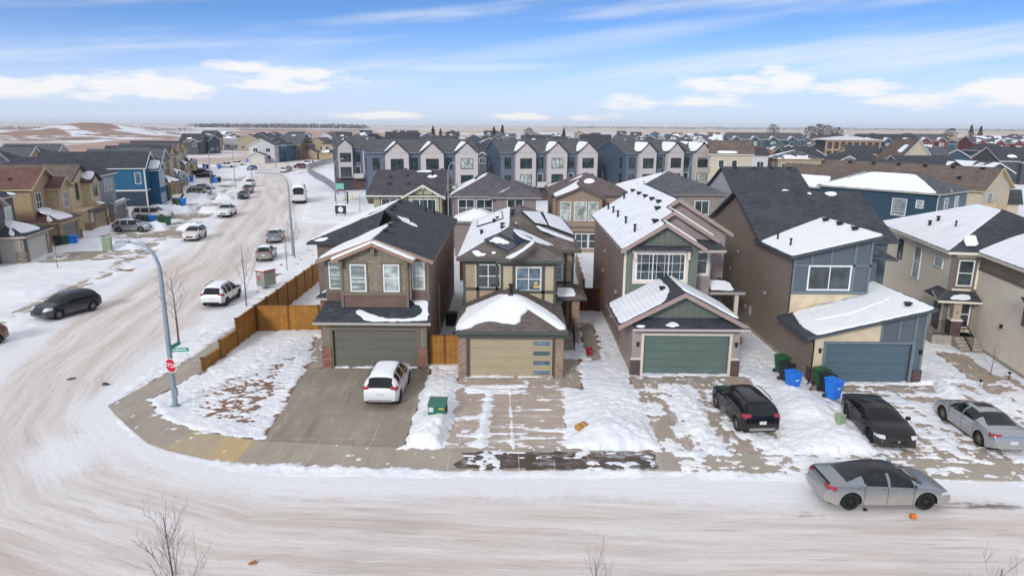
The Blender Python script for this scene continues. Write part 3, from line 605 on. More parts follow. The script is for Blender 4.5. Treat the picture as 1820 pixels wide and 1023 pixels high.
def snow_patch(par, pts3, n, t=.09, mat=None, jag=.06, world=True, name='roof_snow', seg=.22):
    """a blanket of snow lying on a roof plane: outline points on the plane, soft rim, slightly uneven top"""
    n = Vector(n).normalized(); P = []; t = t*.55
    m = len(pts3); rnd = random.Random(int(abs(pts3[0][0]*977 + pts3[0][1]*131))+m)
    pts3 = [Vector(p) for p in pts3]
    for i in range(m):
        a, c = pts3[i], pts3[(i+1) % m]; k = max(1, int((c-a).length/seg))
        for j in range(k): P.append(a + (c-a)*(j/k))
    # soften the corners, then roughen the edge
    for _ in range(2): P = [P[i]*.6 + P[i-1]*.2 + P[(i+1) % len(P)]*.2 for i in range(len(P))]
    cen = sum(P, Vector())/len(P); ref = n.cross(Vector((0, 1, .01))).normalized(); rf2 = n.cross(ref)
    area = sum((P[i]-cen).cross(P[(i+1) % len(P)]-cen).dot(n) for i in range(len(P)))
    if area < 0: P.reverse()
    out = []; L = len(P)
    for i in range(L):
        d = (P[(i+1) % L] - P[i-1]).normalized(); inw = n.cross(d).normalized(); out.append((P[i] + inw*rnd.uniform(-jag, jag), inw))
    b = bmesh.new(); r0 = [b.verts.new(p - n*.01) for p, w in out]; r1 = [b.verts.new(p + w*t*.25 + n*t*.6) for p, w in out]; r2 = [b.verts.new(p + w*t*.9 + n*t) for p, w in out]
    for i in range(L):
        j = (i+1) % L
        b.faces.new((r0[i], r0[j], r1[j], r1[i])); b.faces.new((r1[i], r1[j], r2[j], r2[i]))
    top_f = bmesh.ops.triangulate(b, faces=[b.faces.new(r2)])['faces']
    for q in b.faces: q.smooth = True
    for q in top_f: q.smooth = False
    bmesh.ops.recalc_face_normals(b, faces=b.faces)
    me = bpy.data.meshes.new(name); b.to_mesh(me); b.free(); me.materials.append(mat or M_roofsnow)
    o = bpy.data.objects.new(name, me); COL.objects.link(o); o.parent = par
    if world: me.transform(WM[top(par).name].inverted())
    return o
def psnow(par, pl, px, t=.09, mat=None, jag=.06, seg=.2): return snow_patch(par, [onplane(x, y, pl) for x, y in px], pl[1], t, mat, jag, seg=seg)
def railing(par, a, c, h=.95, mat=None, world=True):
    a, c = Vector(a), Vector(c); b = MB(); k = Vector((0,0,h)); n = max(2, int((c-a).length/.13))
    b.beam(a+k, c+k, .05, .05); b.beam(a+Vector((0,0,.12)), c+Vector((0,0,.12)), .035, .035)
    for i in range(n+1):
        p = a + (c-a)*i/n; r = .022 if i in (0, n) else .009; b.path([p, p+k], [r, r], 6)
    return b.build('railing', mat or M_black, par, world=world)
def steps(par, x0, x1, yf, n, mat, rise=.17, run=.28, world=True, z0=.05):
    b = MB()
    for i in range(n): b.box(x0, yf+run*i, z0 - .1, x1, yf+run*(i+1) + (1.2 if i == n-1 else 0), z0+rise*(i+1))
    return b.build('steps', mat, par, world=world, bevel=.015)
def lamp_fix(par, o, face, world=True):
    b = MB(); b.ob(o, face[0], face[1], -.06, .06, -.10, .12, 0, .12); b.ob(o, face[0], face[1], -.09, .09, .12, .15, 0, .16); return b.build('wall_lamp', M_black, par, world=world)
# ============================================================ THE FIVE HOUSES ON THE FRONT STREET
M_concw = mk('foundation_concrete', '9a938a', .85, var=.2, vs=3)
# ---------------------------------------------------------------- olive house on the corner
h = thing('house', 'olive grey corner house with brown brick pillars and dark shingles beside the wooden fence', 'house', (-8.1, 38.5, 0), group='houses along the front street')
OL = lap('7d7567', .16); OLS = mk('olive_shakes', '857c6b', .8, 'shake', col2='766e60'); BRN = lap('6d5852', .15); OLT = trim_mat('6f6758'); TANT = trim_mat('92796a')
b = MB(); hollow_front(b, -11.15, -5.05, 38.5, 3.0, -10.56, -5.6, 2.4); b.box(-11.15, 38.75, 0, -10.9, 40.5, 3.0); b.box(-5.3, 38.75, 0, -5.05, 40.5, 3.0); b.build('garage_wall', OL, h, world=True)
b = MB(); gwall(b, -11.2, -5.0, 40.0, 57.2, 0, .37, -8.1, 7.70, drop=.16); b.build('wall', OL, h, world=True)
b = MB(); b.box(-13.2, 45.5, 0, -11.2, 57, 6.45); gwall(b, -13.2, -5.03, 50, 57.15, 5.9, .37, -9.3, 8.10, drop=.2); b.build('side_wall', mk('dark_lap_siding', '6e615b', .7, 'lap', .19), h, world=True)
# the long right wall is clad in dark brown
b = MB(); b.box(-5.03, 40.05, 0, -4.965, 57.2, 6.38); b.build('side_cladding', mk('brown_lap_siding', '8a7972', .7, 'lap', .19, var=.06), h, world=True)
garage_door(h, (-8.08, 38.62, 0.03), FR, 4.9, 2.37, mk('olive_garage_door', '67655c', .6, var=.05), 4)
boxes(h, 'brick_veneer', BR_RED, [(-11.22, 38.40, 0, -10.66, 38.52, 1.40), (-5.52, 38.40, 0, -4.98, 38.52, 1.40), (-11.24, 38.52, 0, -11.15, 40, 1.40)])
trims(h, 'garage_trim', OLT, [((-8.1, 38.5, 0), -2.62, -2.46, 0, 2.42), ((-8.1, 38.5, 0), 2.50, 2.66, 0, 2.42), ((-8.1, 38.5, 0), -2.62, 2.66, 2.42, 2.62)], FR)
r = MB(); gable_roof(r, -11.55, -4.65, 39.35, 50.5, -8.1, 7.70, .37); r.build('roof', [SH_DARK, TANT], h, world=True)
r = MB(); t_ = (0, 0, -.16); r.slab([(-13.75, 45, 6.4985), (-9.3, 49.45, 8.145), (-9.3, 57.7, 8.145), (-13.75, 57.7, 6.4985)], t_, 0, 1); r.slab([(-13.75, 45, 6.4985), (-9.3, 45, 6.4985), (-9.3, 49.45, 8.145)], t_, 0, 1); r.slab([(-9.3, 49.45, 8.145), (-8.1, 48.24, 7.702), (-4.66, 48.24, 6.43), (-4.66, 57.7, 6.43), (-9.3, 57.7, 8.145)], t_, 0, 1); r.build('rear_roof', [SH_DARK, M_dark], h, world=True)
rake(h, (-11.55, 39.35, 6.42), (-8.1, 39.35, 7.70), (-4.65, 39.35, 6.42), 0, mat=TANT)
# garage skirt roof
r = MB(); r.slab([(-11.5, 37.85, 3.05), (-4.68, 37.85, 3.05), (-5.0, 40.02, 3.86), (-11.2, 40.02, 3.86)], (0, 0, -.15), 0, 1); r.build('garage_roof', [SH_DARK, trim_mat('a59d92')], h, world=True)
b = MB(); b.box(-11.5, 37.78, 2.93, -4.68, 37.9, 3.06); b.build('gutter', trim_mat('a8a198'), h, world=True)
# the bay over the garage
b = MB(); gwall(b, -10.05, -6.15, 39.2, 40.05, 4.42, .42, -8.1, 7.42); b.build('bay_wall', OLS, h, world=True)
b = MB(); b.box(-10.02, 39.22, 3.62, -6.18, 40.05, 4.38); b.box(-11.15, 39.93, 3.80, -10.05, 40.0, 4.36); b.box(-6.15, 39.93, 3.80, -5.1, 40.0, 4.36); b.build('lower_cladding', BRN, h, world=True)
trims(h, 'band_trim', OLT, [((-8.1, 39.2, 0), -2.0, 2.0, 4.36, 4.56), ((-8.1, 39.2, 0), -2.0, -1.86, 3.62, 4.36), ((-8.1, 39.2, 0), 1.86, 2.0, 3.62, 4.36), ((-8.1, 39.2, 0), -2.0, -1.84, 4.56, 6.5), ((-8.1, 39.2, 0), 1.84, 2.0, 4.56, 6.5)], FR, t=.06)
trims(h, 'corner_trim', OLT, [((-8.1, 40, 0), -3.1, -2.95, 3.8, 6.4), ((-8.1, 40, 0), 2.97, 3.12, 3.8, 6.4), ((-8.1, 40, 0), -2.95, -2.0, 4.34, 4.5), ((-8.1, 40, 0), 2.0, 2.97, 4.34, 4.5)], FR)
r = MB(); gable_roof(r, -10.5, -5.7, 38.75, 40.0, -8.1, 7.55, .42, t=.14); r.build('bay_roof', [SH_DARK, TANT], h, world=True)
rake(h, (-10.5, 38.75, 6.54), (-8.1, 38.75, 7.55), (-5.7, 38.75, 6.54), 0, h=.22, mat=TANT)
boxes(h, 'bracket', OLT, [(x-.11, 38.85, 6.88 - .42*abs(x+8.1), x+.11, 39.2, 7.24 - .42*abs(x+8.1)) for x in (-10.0, -8.1, -6.2)])
for x in (-9.05, -7.1): window(h, (x, 39.2, 4.66), FR, .80, 1.50, GL_BLIND if x < -8 else GL_CURT, 1, 2, casing=OLT, cw=.10)
for x, g in ((-10.6, GL_BLIND), (-5.62, GL_CURT)): window(h, (x, 40.0, 4.62), FR, .62, 1.55, g, 1, 2, casing=OLT, cw=.09)
# snow
pl = plane((-11.55, 39.35, 6.42), (-8.1, 39.35, 7.70), (-8.1, 50, 7.70))
sn = Vector(pl[1])
zf1 = lambda x: 7.70 + .37*(x+8.1); zb1 = lambda x: 8.145 + .37*(x+9.3)
snow_patch(h, [(x, y, zf1(x)) for x, y in ((-11.45, 39.5), (-8.25, 39.5), (-8.25, 42.0), (-8.3, 46.8), (-9.6, 45.9), (-10.2, 44.2), (-11.0, 44.0), (-11.45, 42.5))], sn, .10)
snow_patch(h, [(x, y, zb1(x)) for x, y in ((-13.6, 45.6), (-11.2, 48.0), (-10.6, 50.6), (-11.6, 52.0), (-9.5, 54.5), (-9.45, 57.5), (-13.6, 57.5))], sn, .10)
snow_patch(h, [(x, y, zb1(x)) for x, y in ((-10.7, 48.6), (-9.5, 49.8), (-9.5, 53.4), (-10.3, 51.4))], sn, .08)
snow_patch(h, [(-13.4, 45.15, 6.56), (-12.6, 45.1, 6.54), (-12.3, 45.6, 6.73), (-13.0, 45.6, 6.73)], (0, -.37, 1), .08)
plr = plane((-8.1, 40, 7.70), (-4.65, 40, 6.42), (-4.65, 50, 6.42))
psnow(h, plr, [(704, 383), (726, 389), (735, 397), (746, 404), (733, 401), (716, 393)], .04)
for sg in (-1, 1): snow_patch(h, [(-8.1, 38.72, 7.56), (-8.1+sg*2.45, 38.72, 6.53), (-8.1+sg*2.45, 39.95, 6.53), (-8.1, 39.95, 7.56)], (sg*.42, 0, 1), .17, jag=.03)
plg = plane((-11.5, 37.85, 3.05), (-4.68, 37.85, 3.05), (-5.0, 40.02, 3.86))
psnow(h, plg, [(628, 551), (640, 550), (668, 562), (700, 567), (736, 565), (750, 558), (753, 548), (740, 540), (728, 537), (730, 532), (760, 533), (762, 545), (761, 570), (700, 571), (648, 571)], .10)
for px, py in ((686, 412), (694, 402), (705, 393)): vent(h, onplane(px, py, plr), R(90))
for px, py in ((697, 374), (701, 369), (711, 360)): vent(h, onplane(px, py, plane((-9.3, 45, 8.145), (-4.65, 45, 6.42), (-4.65, 57, 6.42))), R(90))
for px, py in ((730, 395), (757, 375), (772, 380)): pipe(h, onplane(px, py, plr), .35)
downspout(h, [(-5.75, 38.6, 6.5), (-5.98, 39.15, 6.2), (-5.98, 39.15, 4.1)], TANT); downspout(h, [(-4.95, 38.3, 2.95), (-5.02, 38.42, 2.6), (-5.02, 38.42, .2)], OLT)
downspout(h, [(-4.9, 44.5, 3.9), (-4.9, 44.5, 1.0), (-4.75, 44.4, .5)], M_gutter)
# side entry roof on the left
r = MB(); hip_roof(r, -12.75, -11.2, 42.8, 46.0, 3.25, .5); r.build('porch_roof', [SH_DARK, M_gutter], h, world=True)
b = MB(); b.box(-12.5, 43.1, 0, -12.2, 43.4, 3.1); b.box(-12.55, 43.05, 0, -12.15, 43.45, 1.1); b.build('porch_post', BR_RED, h, world=True); steps(h, -12.5, -11.3, 42.4, 3, M_concw)
snow_patch(h, [(-12.5, 43.4, 3.37), (-11.9, 43.6, 3.67), (-11.9, 44.6, 3.67), (-12.5, 44.7, 3.37)], (-.5, 0, 1), .08)
# ---------------------------------------------------------------- tan house with solar panels
h = thing('house', 'tan panelled house with solar panels and a snow capped hip garage roof', 'house', (0, 37.1, 0), group='houses along the front street')
TN = lap('a8937c', .2); PNL = mk('cream_panel', 'b5a98e', .7, var=.05, bump=.1); GRN = trim_mat('4d4f49'); SHB = mk('weathered_brown_shingles', '66605c', .9, 'shingle', .17, col2='463e39', bump=.6)
b = MB(); hollow_front(b, -2.95, 2.85, 37.1, 2.75, -2.47, 2.4, 2.38); b.box(-2.95, 37.35, 0, -2.7, 42.5, 2.75); b.box(2.6, 37.35, 0, 2.85, 42.5, 2.75); b.build('garage_wall', TN, h, world=True)
b = MB(); b.box(-3.1, 42.5, 0, -.72, 45.7, 6.05); b.build('wall', TN, h, world=True)
b = MB(); b.box(-.72, 42.0, 0, 2.75, 45.7, 6.05); b.build('wall', PNL, h, world=True)
b = MB(); b.box(-3.1, 45.7, 0, 4.2, 58.3, 6.05); b.build('wall', TN, h, world=True)
garage_door(h, (-.05, 37.22, .03), FR, 4.8, 2.33, mk('cream_garage_door', 'a5987d', .6, var=.05), 4, (1.30, 2.25, GL_BLUE))
boxes(h, 'brick_veneer', BR_TAN, [(-3.05, 37.0, 0, -2.58, 37.12, 2.45), (2.5, 37.0, 0, 2.95, 37.12, 2.45), (-3.05, 37.12, 0, -2.95, 37.8, 2.45), (2.85, 37.12, 0, 2.95, 37.8, 2.45)])
trims(h, 'garage_trim', GRN, [((0, 37.1, 0), -2.58, -2.46, 0, 2.4), ((0, 37.1, 0), 2.38, 2.5, 0, 2.4), ((0, 37.0, 0), -3.06, 2.96, 2.45, 2.86)], FR, t=.07)
b = MB(); b.box(-3.26, 36.58, 2.78, 3.16, 36.66, 2.97); b.box(-3.26, 36.58, 2.78, -3.18, 42, 2.97); b.build('fascia', GRN, h, world=True)
r = MB(); hip_roof(r, -3.27, 3.17, 36.62, 46.0, 2.96, .41); r.build('garage_roof', [SHB, GRN], h, world=True)
r = MB(); hip_roof(r, -3.5, 3.2, 41.95, 54, 6.1, .46, t=.2); r.build('roof', [SHB, GRN], h, world=True)
r = MB(); hip_roof(r, -3.5, 4.65, 45.0, 60, 6.1, .44, t=.2); r.build('rear_roof', [SHB, GRN], h, world=True)
r = MB(); hip_roof(r, -1.0, 3.25, 41.45, 50, 6.09, .46, t=.2); r.build('bay_roof', [SHB, GRN], h, world=True)
trims(h, 'frieze', GRN, [((0, 42.5, 0), -3.12, -.72, 5.62, 5.9), ((0, 42.0, 0), -.74, 2.77, 5.62, 5.9)], FR, t=.08)
trims(h, 'panel_trim', GRN, [((0, 42.5, 0), -3.12, -2.98, .1, 5.62), ((0, 42.5, 0), -2.28, -2.10, .1, 5.62), ((0, 42.5, 0), -2.98, -.72, 3.92, 4.1), ((0, 42.5, 0), -1.05, -.9, .1, 5.62),
      ((0, 42, 0), -.74, -.58, .1, 5.62), ((0, 42, 0), .02, .20, .1, 5.62), ((0, 42, 0), 1.88, 2.06, .1, 5.62), ((0, 42, 0), 2.62, 2.78, .1, 5.62), ((0, 42, 0), -.58, 2.62, 3.86, 4.04)], FR, t=.06)
window(h, (-1.52, 42.5, 4.14), FR, 1.46, 1.42, GL_DARK, 2, 2); wi = window(h, (1.04, 42.0, 4.08), FR, 1.46, 1.40, GL_BLUE, 2, 2)
b = MB(); b.ob((1.35, 42, 4.2), X_, -Y_, .0, .5, .0, .16, .03, .034); b.ob((1.35, 42, 4.2), X_, -Y_, .05, .25, .2, .42, .03, .034); b.build('window_sticker', mk_plain('sticker', 'c9b06a', .6), wi, world=True)
window(h, (3.0, 45.7, 3.95), FR, .75, 1.75, GL_BLUE, 1, 2); trims(h, 'side_trim', GRN, [((0, 45.7, 0), 3.55, 3.72, 0, 5.9), ((0, 45.7, 0), 4.05, 4.22, 0, 5.9), ((0, 45.7, 0), 2.8, 4.05, 3.62, 3.8)], FR, t=.06)
r = MB(); hip_roof(r, 2.85, 4.95, 43.6, 47.5, 3.15, .36); r.build('porch_roof', [SHB, GRN], h, world=True)
snow_patch(h, [(2.95, 43.7, 3.2), (4.2, 43.75, 3.22), (4.2, 44.8, 3.5), (3.0, 44.9, 3.55)], (0, -.36, 1), .14)
b = MB(); b.box(4.0, 43.9, 0, 4.5, 44.4, 3.0); b.build('porch_post', BR_TAN, h, world=True)
b = MB(); b.ob((3.3, 45.7, .75), X_, -Y_, -.45, .45, 0, 2.1, 0, .05); dd = b.build('door', mk_plain('maroon_door', '4a2326', .5), h, world=True)
for i in range(3): b = MB(); b.ob((3.2, 45.7, .95+.62*i), X_, -Y_, -.25, .3, 0, .42, .05, .06); b.build('pane', GL_BLUE, dd, world=True)
steps(h, 2.95, 4.1, 41.7, 5, M_concw, .15, .32); b = MB(); b.box(2.9, 43.3, 0, 4.5, 45.7, .75); b.build('porch', M_concw, h, world=True); railing(h, (4.05, 41.8, .2), (4.05, 43.6, .8), .95)
# snow on the garage hip: the left and front planes, bare brown to the right
gf = plane((-3.27, 36.62, 2.96), (3.17, 36.62, 2.96), (-.05, 39.84, 4.28)); glp = plane((-3.27, 36.62, 2.96), (-3.27, 46, 2.96), (-.05, 39.84, 4.28)); grp = plane((3.17, 36.62, 2.96), (3.17, 46, 2.96), (-.05, 39.84, 4.28))
psnow(h, gf, [(812, 588), (840, 568), (870, 548), (897, 531), (908, 525), (920, 532), (940, 546), (936, 556), (925, 562), (928, 572), (915, 577), (895, 574), (870, 570), (852, 573), (838, 583)], .24, jag=.035)
psnow(h, glp, [(811, 588), (838, 567), (868, 547), (896, 529), (907, 524), (890, 524), (850, 540), (828, 549), (827, 556), (818, 566), (811, 580)], .2, jag=.035)
psnow(h, grp, [(909, 525), (925, 534), (945, 547), (970, 562), (1003, 587), (1007, 582), (990, 566), (965, 548), (935, 531), (918, 524)], .2, jag=.035)
for q0, q1, sx in (((-3.0, 36.9, 3.075), (-.12, 39.77, 4.25), 1), ((.05, 39.74, 4.24), (2.95, 36.85, 3.055), -1)):
    a_, c_ = Vector(q0), Vector(q1); pv = Vector((.17, -.17*sx, 0)); dz = Vector((0, 0, -.045)); snow_patch(h, [a_+pv+dz, c_+pv+dz, c_-pv+dz, a_-pv+dz], (-.2*sx, -.2, 1), .22, jag=.02)
b = MB(); b.path([(-.05, 40.3, 4.2), (-.05, 40.3, 4.72), (-.05, 40.3, 4.74), (-.05, 40.3, 4.86)], [.10, .10, .2, .12], 10); b.build('roof_vent', M_black, h, world=True)
# snow and panels of the main roof
lp = plane((-3.5, 45, 6.1), (-3.5, 54, 6.1), (.575, 49.1, 7.893)); lpa = plane((-3.5, 41.95, 6.1), (-3.5, 50, 6.1), (-.15, 45.3, 7.641))
snow_patch(h, [(-3.45, 42.1, 6.12), (-.25, 45.3, 7.6), (-.2, 46.2, 7.62), (-.2, 50.2, 7.62), (-.2, 56.5, 7.62), (-3.45, 59.5, 6.12)], lpa[1], .075, M_rowsnow, .02)
fp = plane((-3.5, 41.95, 6.1), (3.2, 41.95, 6.1), (-.15, 45.3, 7.641))
for px in ([(836, 447), (845, 443), (852, 448), (866, 452), (860, 456), (845, 455)], [(871, 447), (880, 446), (884, 451), (873, 452)]): psnow(h, fp, px, .08, seg=.15)
bl = plane((-1.0, 41.45, 6.09), (-1.0, 48, 6.09), (1.125, 43.575, 7.07)); psnow(h, bl, [(898, 458), (925, 445), (947, 428), (951, 430), (935, 443), (908, 460)], .10)
bf = plane((-3.5, 45, 6.1), (4.65, 45, 6.1), (.575, 49.1, 7.893)); br = plane((4.65, 45, 6.1), (4.65, 60, 6.1), (.575, 49.1, 7.893)); ar = plane((3.2, 42, 6.1), (3.2, 54, 6.1), (-.15, 45.3, 7.641))
psnow(h, ar, [(912, 407), (930, 411), (950, 420), (975, 432), (985, 436), (975, 437), (950, 430), (930, 424), (915, 413)], .08)
psnow(h, bf, [(906, 399), (918, 394), (920, 402), (924, 408), (912, 404)], .07, seg=.15)
psnow(h, br, [(952, 400), (975, 409), (1000, 418), (1022, 427), (1018, 430), (990, 420), (960, 408)], .07)
def panel(par, pl, px, mat, lift=.12):
    q = [onplane(x, y, pl) + pl[1]*lift for x, y in px]; b = MB(); b.slab(q, -pl[1]*.045); p = b.build('solar_panel', [mat], par, world=True)
    f = MB(); m = len(q)
    for i in range(m): f.beam(q[i] - pl[1]*.02, q[(i+1) % m] - pl[1]*.02, .04, .07, pl[1])
    f.build('panel_frame', M_dark, p, world=True); return p
SOL = mk('solar_cells', '3a4250', .25, var=.2, vs=3, spec=.8, bump=.05); SOLS = mk('snowy_solar_cells', '6a7484', .45, snow=.95, spec=.5)
panel(h, fp, [(861, 428), (884, 418), (922, 437), (903, 449)], SOL); panel(h, fp, [(886, 417), (906, 408), (946, 426), (924, 436)], SOL)
psnow(h, (fp[0]+fp[1]*.12, fp[1]), [(868, 428), (884, 420), (908, 431), (900, 434), (884, 432)], .04, seg=.15)
panel(h, br, [(926, 377), (958, 378), (973, 403), (950, 399)], SOLS); panel(h, br, [(963, 378), (996, 388), (1021, 421), (975, 404)], SOLS)
snow_patch(h, [onplane(x, y, br)+br[1]*.125 for x, y in [(930, 378), (957, 379), (970, 400), (950, 397)]], br[1], .035, M_rowsnow); snow_patch(h, [onplane(x, y, br)+br[1]*.125 for x, y in [(965, 379), (985, 385), (1005, 412), (977, 403)]], br[1], .035, M_rowsnow)
panel(h, lp, [(851, 393), (893, 378), (895, 391), (849, 405)], SOLS, .16); snow_patch(h, [onplane(x, y, lp)+lp[1]*.165 for x, y in [(852, 393), (892, 379), (894, 390), (850, 404)]], lp[1], .05)
for px, py in ((893, 402), (893, 408), (910, 383), (912, 378)): vent(h, onplane(px, py, lp)+Vector((0, 0, .06)), R(90))
for px, py in ((856, 417), (878, 397), (884, 393)): pipe(h, onplane(px, py, lp), .35, .1)
# ---------------------------------------------------------------- green house with taupe siding
h = thing('house', 'green board and batten house with taupe side walls and white snowy left roof slope', 'house', (10.0, 37.5, 0), group='houses along the front street')
TP = lap('857572', .2, var=.06, dark=.45); TPL = lap('988b88', .18); GB = batten('666f66', .40, var=.06); TPT = trim_mat('9c8882'); CRM = trim_mat('cfc4b6'); GDR = mk('green_garage_door', '5b6c64', .6, var=.06)
s3 = .62; P3 = lambda x: 6.78 + s3*(x-6.75)
b = MB(); hollow_front(b, 6.95, 13.15, 37.6, 3.0, 7.62, 12.58, 2.5); b.box(6.95, 37.85, 0, 7.2, 42, 3.0); b.box(12.9, 37.85, 0, 13.15, 42, 3.0); b.build('garage_wall', TPL, h, world=True)
b = MB(); gwall(b, 7.05, 11.65, 42.05, 46.5, 2.6, s3, 9.45, P3(9.45), drop=.18); b.build('wall', GB, h, world=True)
b = MB(); gwall(b, 7.06, 13.0, 43.8, 47, 0, s3, 10.3, P3(10.3), drop=.19); gwall(b, 7.07, 14.6, 46.3, 57.6, 0, s3, 11.15, P3(11.15), drop=.20); b.build('wall', TPL, h, world=True)
b = MB(); b.box(7.0, 42.03, 0, 7.058, 57.6, 6.78); b.build('side_cladding', TP, h, world=True)
for nm, x0, x1, y0, y1, xr in (('roof', 6.72, 12.05, 41.5, 48, 9.45), ('middle_roof', 6.73, 13.25, 43.25, 50, 10.3), ('rear_roof', 6.74, 14.95, 45.75, 58.2, 11.15)):
    r = MB(); gable_roof(r, x0, x1, y0, y1, xr, P3(xr)+{9.45: 0, 10.3: .004, 11.15: .008}[xr], s3); r.build(nm, [SH_DARK, TPT], h, world=True)
    z = P3(xr); rake(h, (x0, y0, z-s3*(xr-x0)), (xr, y0, z), (x1, y0, z-s3*(x1-xr)), 0, h=.27, mat=TPT)
l3 = plane((6.72, 42, P3(6.72)), (6.72, 58, P3(6.72)), (9.45, 42, P3(9.45)))
snow_patch(h, [(6.76, 41.6, P3(6.76)+.01), (9.35, 41.6, P3(9.35)), (9.4, 43.3, P3(9.4)), (10.2, 43.35, P3(10.2)), (10.25, 45.85, P3(10.25)), (11.05, 45.9, P3(11.05)), (11.05, 58.1, P3(11.05)), (6.76, 58.1, P3(6.76))], l3[1], .07, M_rowsnow, .015)
for xr, y0, y1, x1 in ((9.45, 41.55, 43.6, 11.3), (10.3, 43.3, 46.1, 12.9)):
    z = lambda x: P3(xr)-s3*(x-xr); snow_patch(h, [(xr+.1, y0+.3, z(xr+.1)), (x1-.7, y0+.15, z(x1-.7)), (x1+.2, y0+.2, z(x1+.2)), (x1+.1, y1-.5, z(x1+.1)), (x1-.9, y1, z(x1-.9)), (xr+.1, y1, z(xr+.1))], (s3, 0, 1), .17)
for px, py in ((1125, 341), (1136, 346), (1147, 351), (1159, 356), (1171, 361)): vent(h, onplane(px, py, l3)+l3[1]*.06, R(90), s=.36)
for px, py in ((1169, 373), (1165, 396)): vent(h, onplane(px, py, l3)+l3[1]*.06, R(90), s=.4)
for px, py in ((1073, 367), (1081, 373), (1090, 379), (1098, 387), (1112, 398), (1128, 413), (1109, 354)): pipe(h, onplane(px, py, l3), .55, .07)
# dark return roof beside the middle gable and the right side entry roof
r = MB(); r.slab([(11.6, 41.75, 6.72), (13.35, 41.9, 6.72), (13.35, 43.7, 7.0), (11.6, 43.7, 7.15)], (0, 0, -.16), 0, 1); r.build('return_roof', [SH_DARK, M_gutter], h, world=True)
window(h, (9.32, 42.05, 4.80), FR, 2.95, 1.60, GL_DARK, 3, 1, casing=CRM, cw=.20)
b = MB()
for x in (8.1, 8.6, 9.07, 9.57, 10.05, 10.55): b.box(x-.012, 41.99, 4.82, x+.012, 42.02, 6.38)
for z in (5.3, 5.85): b.box(7.86, 41.992, z-.012, 10.78, 42.018, z+.012)
b.build('window_grille', W_WHITE, h, world=True)
b = MB(); b.box(7.55, 41.55, 6.72, 11.1, 42.05, 6.95); b.build('window_hood', SH_DARK, h, world=True)
boxes(h, 'bracket', CRM, [(x-.09, 41.65, 6.12, x+.09, 42.05, 6.62) for x in (7.66, 10.98)])
trims(h, 'band_trim', GB, [((9.35, 42.05, 0), -2.3, 2.3, 4.0, 4.1)], FR, t=.03); trims(h, 'corner_trim', CRM, [((7.1, 42.05, 0), -.1, .05, 3.0, 6.7)], FR)
window(h, (12.4, 43.8, 4.85), FR, .62, 1.7, GL_DARK, 1, 2, casing=CRM, cw=.13)
# garage: gable with a green face over a dark skirt
r = MB(); gable_roof(r, 6.05, 13.45, 37.15, 42.3, 9.75, 5.1, .52); r.build('garage_roof', [SH_DARK, TPT], h, world=True)
rake(h, (6.05, 37.15, 3.176), (9.75, 37.15, 5.1), (13.45, 37.15, 3.176), 0, h=.26, mat=TPT)
b = MB(); gwall(b, 6.9, 12.6, 37.9, 41.9, 3.1, .52, 9.75, 5.1, drop=.16); b.build('gable_wall', GB, h, world=True)
r = MB(); r.slab([(6.85, 37.0, 3.06), (13.5, 37.0, 3.06), (13.2, 37.95, 3.5), (7.1, 37.95, 3.5)], (0, 0, -.14), 0, 1); r.build('skirt_roof', [SH_DARK, CRM], h, world=True)
b = MB(); b.box(6.85, 36.93, 2.95, 13.5, 37.02, 3.06); b.build('gutter', trim_mat('b9b0ab'), h, world=True)
garage_door(h, (10.1, 37.72, .03), FR, 4.9, 2.45, GDR, 5)
trims(h, 'garage_trim', CRM, [((10.1, 37.6, 0), -2.62, -2.47, 0, 2.5), ((10.1, 37.6, 0), 2.47, 2.62, 0, 2.5), ((10.1, 37.6, 0), -2.62, 2.62, 2.5, 2.63), ((10.1, 37.6, 0), -3.2, -2.62, 1.02, 1.14), ((10.1, 37.6, 0), 2.62, 3.1, 1.02, 1.14)], FR, t=.06)
boxes(h, 'stone_veneer', ST_DARK, [(6.88, 37.5, 0, 7.47, 37.62, 1.02), (12.73, 37.5, 0, 13.22, 37.62, 1.02), (13.15, 37.62, 0, 13.22, 38.2, 1.02)])
for x in (7.28, 12.95): lamp_fix(h, (x, 37.6, 1.95), FR)
snow_patch(h, [(6.15, 37.35, 3.24), (8.6, 37.45, 4.51), (9.3, 39.0, 4.88), (9.3, 42, 4.88), (6.15, 42, 3.24)], (-.52, 0, 1), .06, M_rowsnow, .04)
snow_patch(h, [(9.85, 38.0, 5.06), (11.6, 38.3, 4.14), (13.2, 37.8, 3.32), (13.35, 38.6, 3.23), (13.2, 42, 3.3), (9.85, 42, 5.06)], (.52, 0, 1), .16)
for px in ([(1127, 579), (1150, 577), (1152, 581), (1128, 581)], [(1180, 580), (1184, 573), (1196, 570), (1206, 574), (1211, 581)]): psnow(h, plane((6.85, 37, 3.06), (13.5, 37, 3.06), (7.1, 37.95, 3.5)), px, .10, seg=.2)
vent(h, (8.95, 39.6, 4.72), R(90))
r = MB(); hip_roof(r, 13.2, 15.6, 44.3, 50, 3.45, .5); r.build('porch_roof', [SH_DARK, M_gutter], h, world=True); snow_patch(h, [(13.3, 44.5, 3.55), (15.0, 44.45, 3.52), (14.7, 45.4, 3.95), (13.3, 45.5, 4.05)], (0, -.5, 1), .13)
b = MB(); b.box(15.0, 44.5, 0, 15.25, 44.75, 3.3); b.build('porch_post', CRM, h, world=True); b = MB(); b.box(13.3, 43.5, 0, 15.4, 46.3, .5); b.build('porch', M_concw, h, world=True); b = MB(); b.ob((14.0, 46.3, .5), X_, -Y_, -.45, .45, 0, 2.1, 0, .05); b.build('door', mk_plain('grey_door', '585c5e', .5), h, world=True)
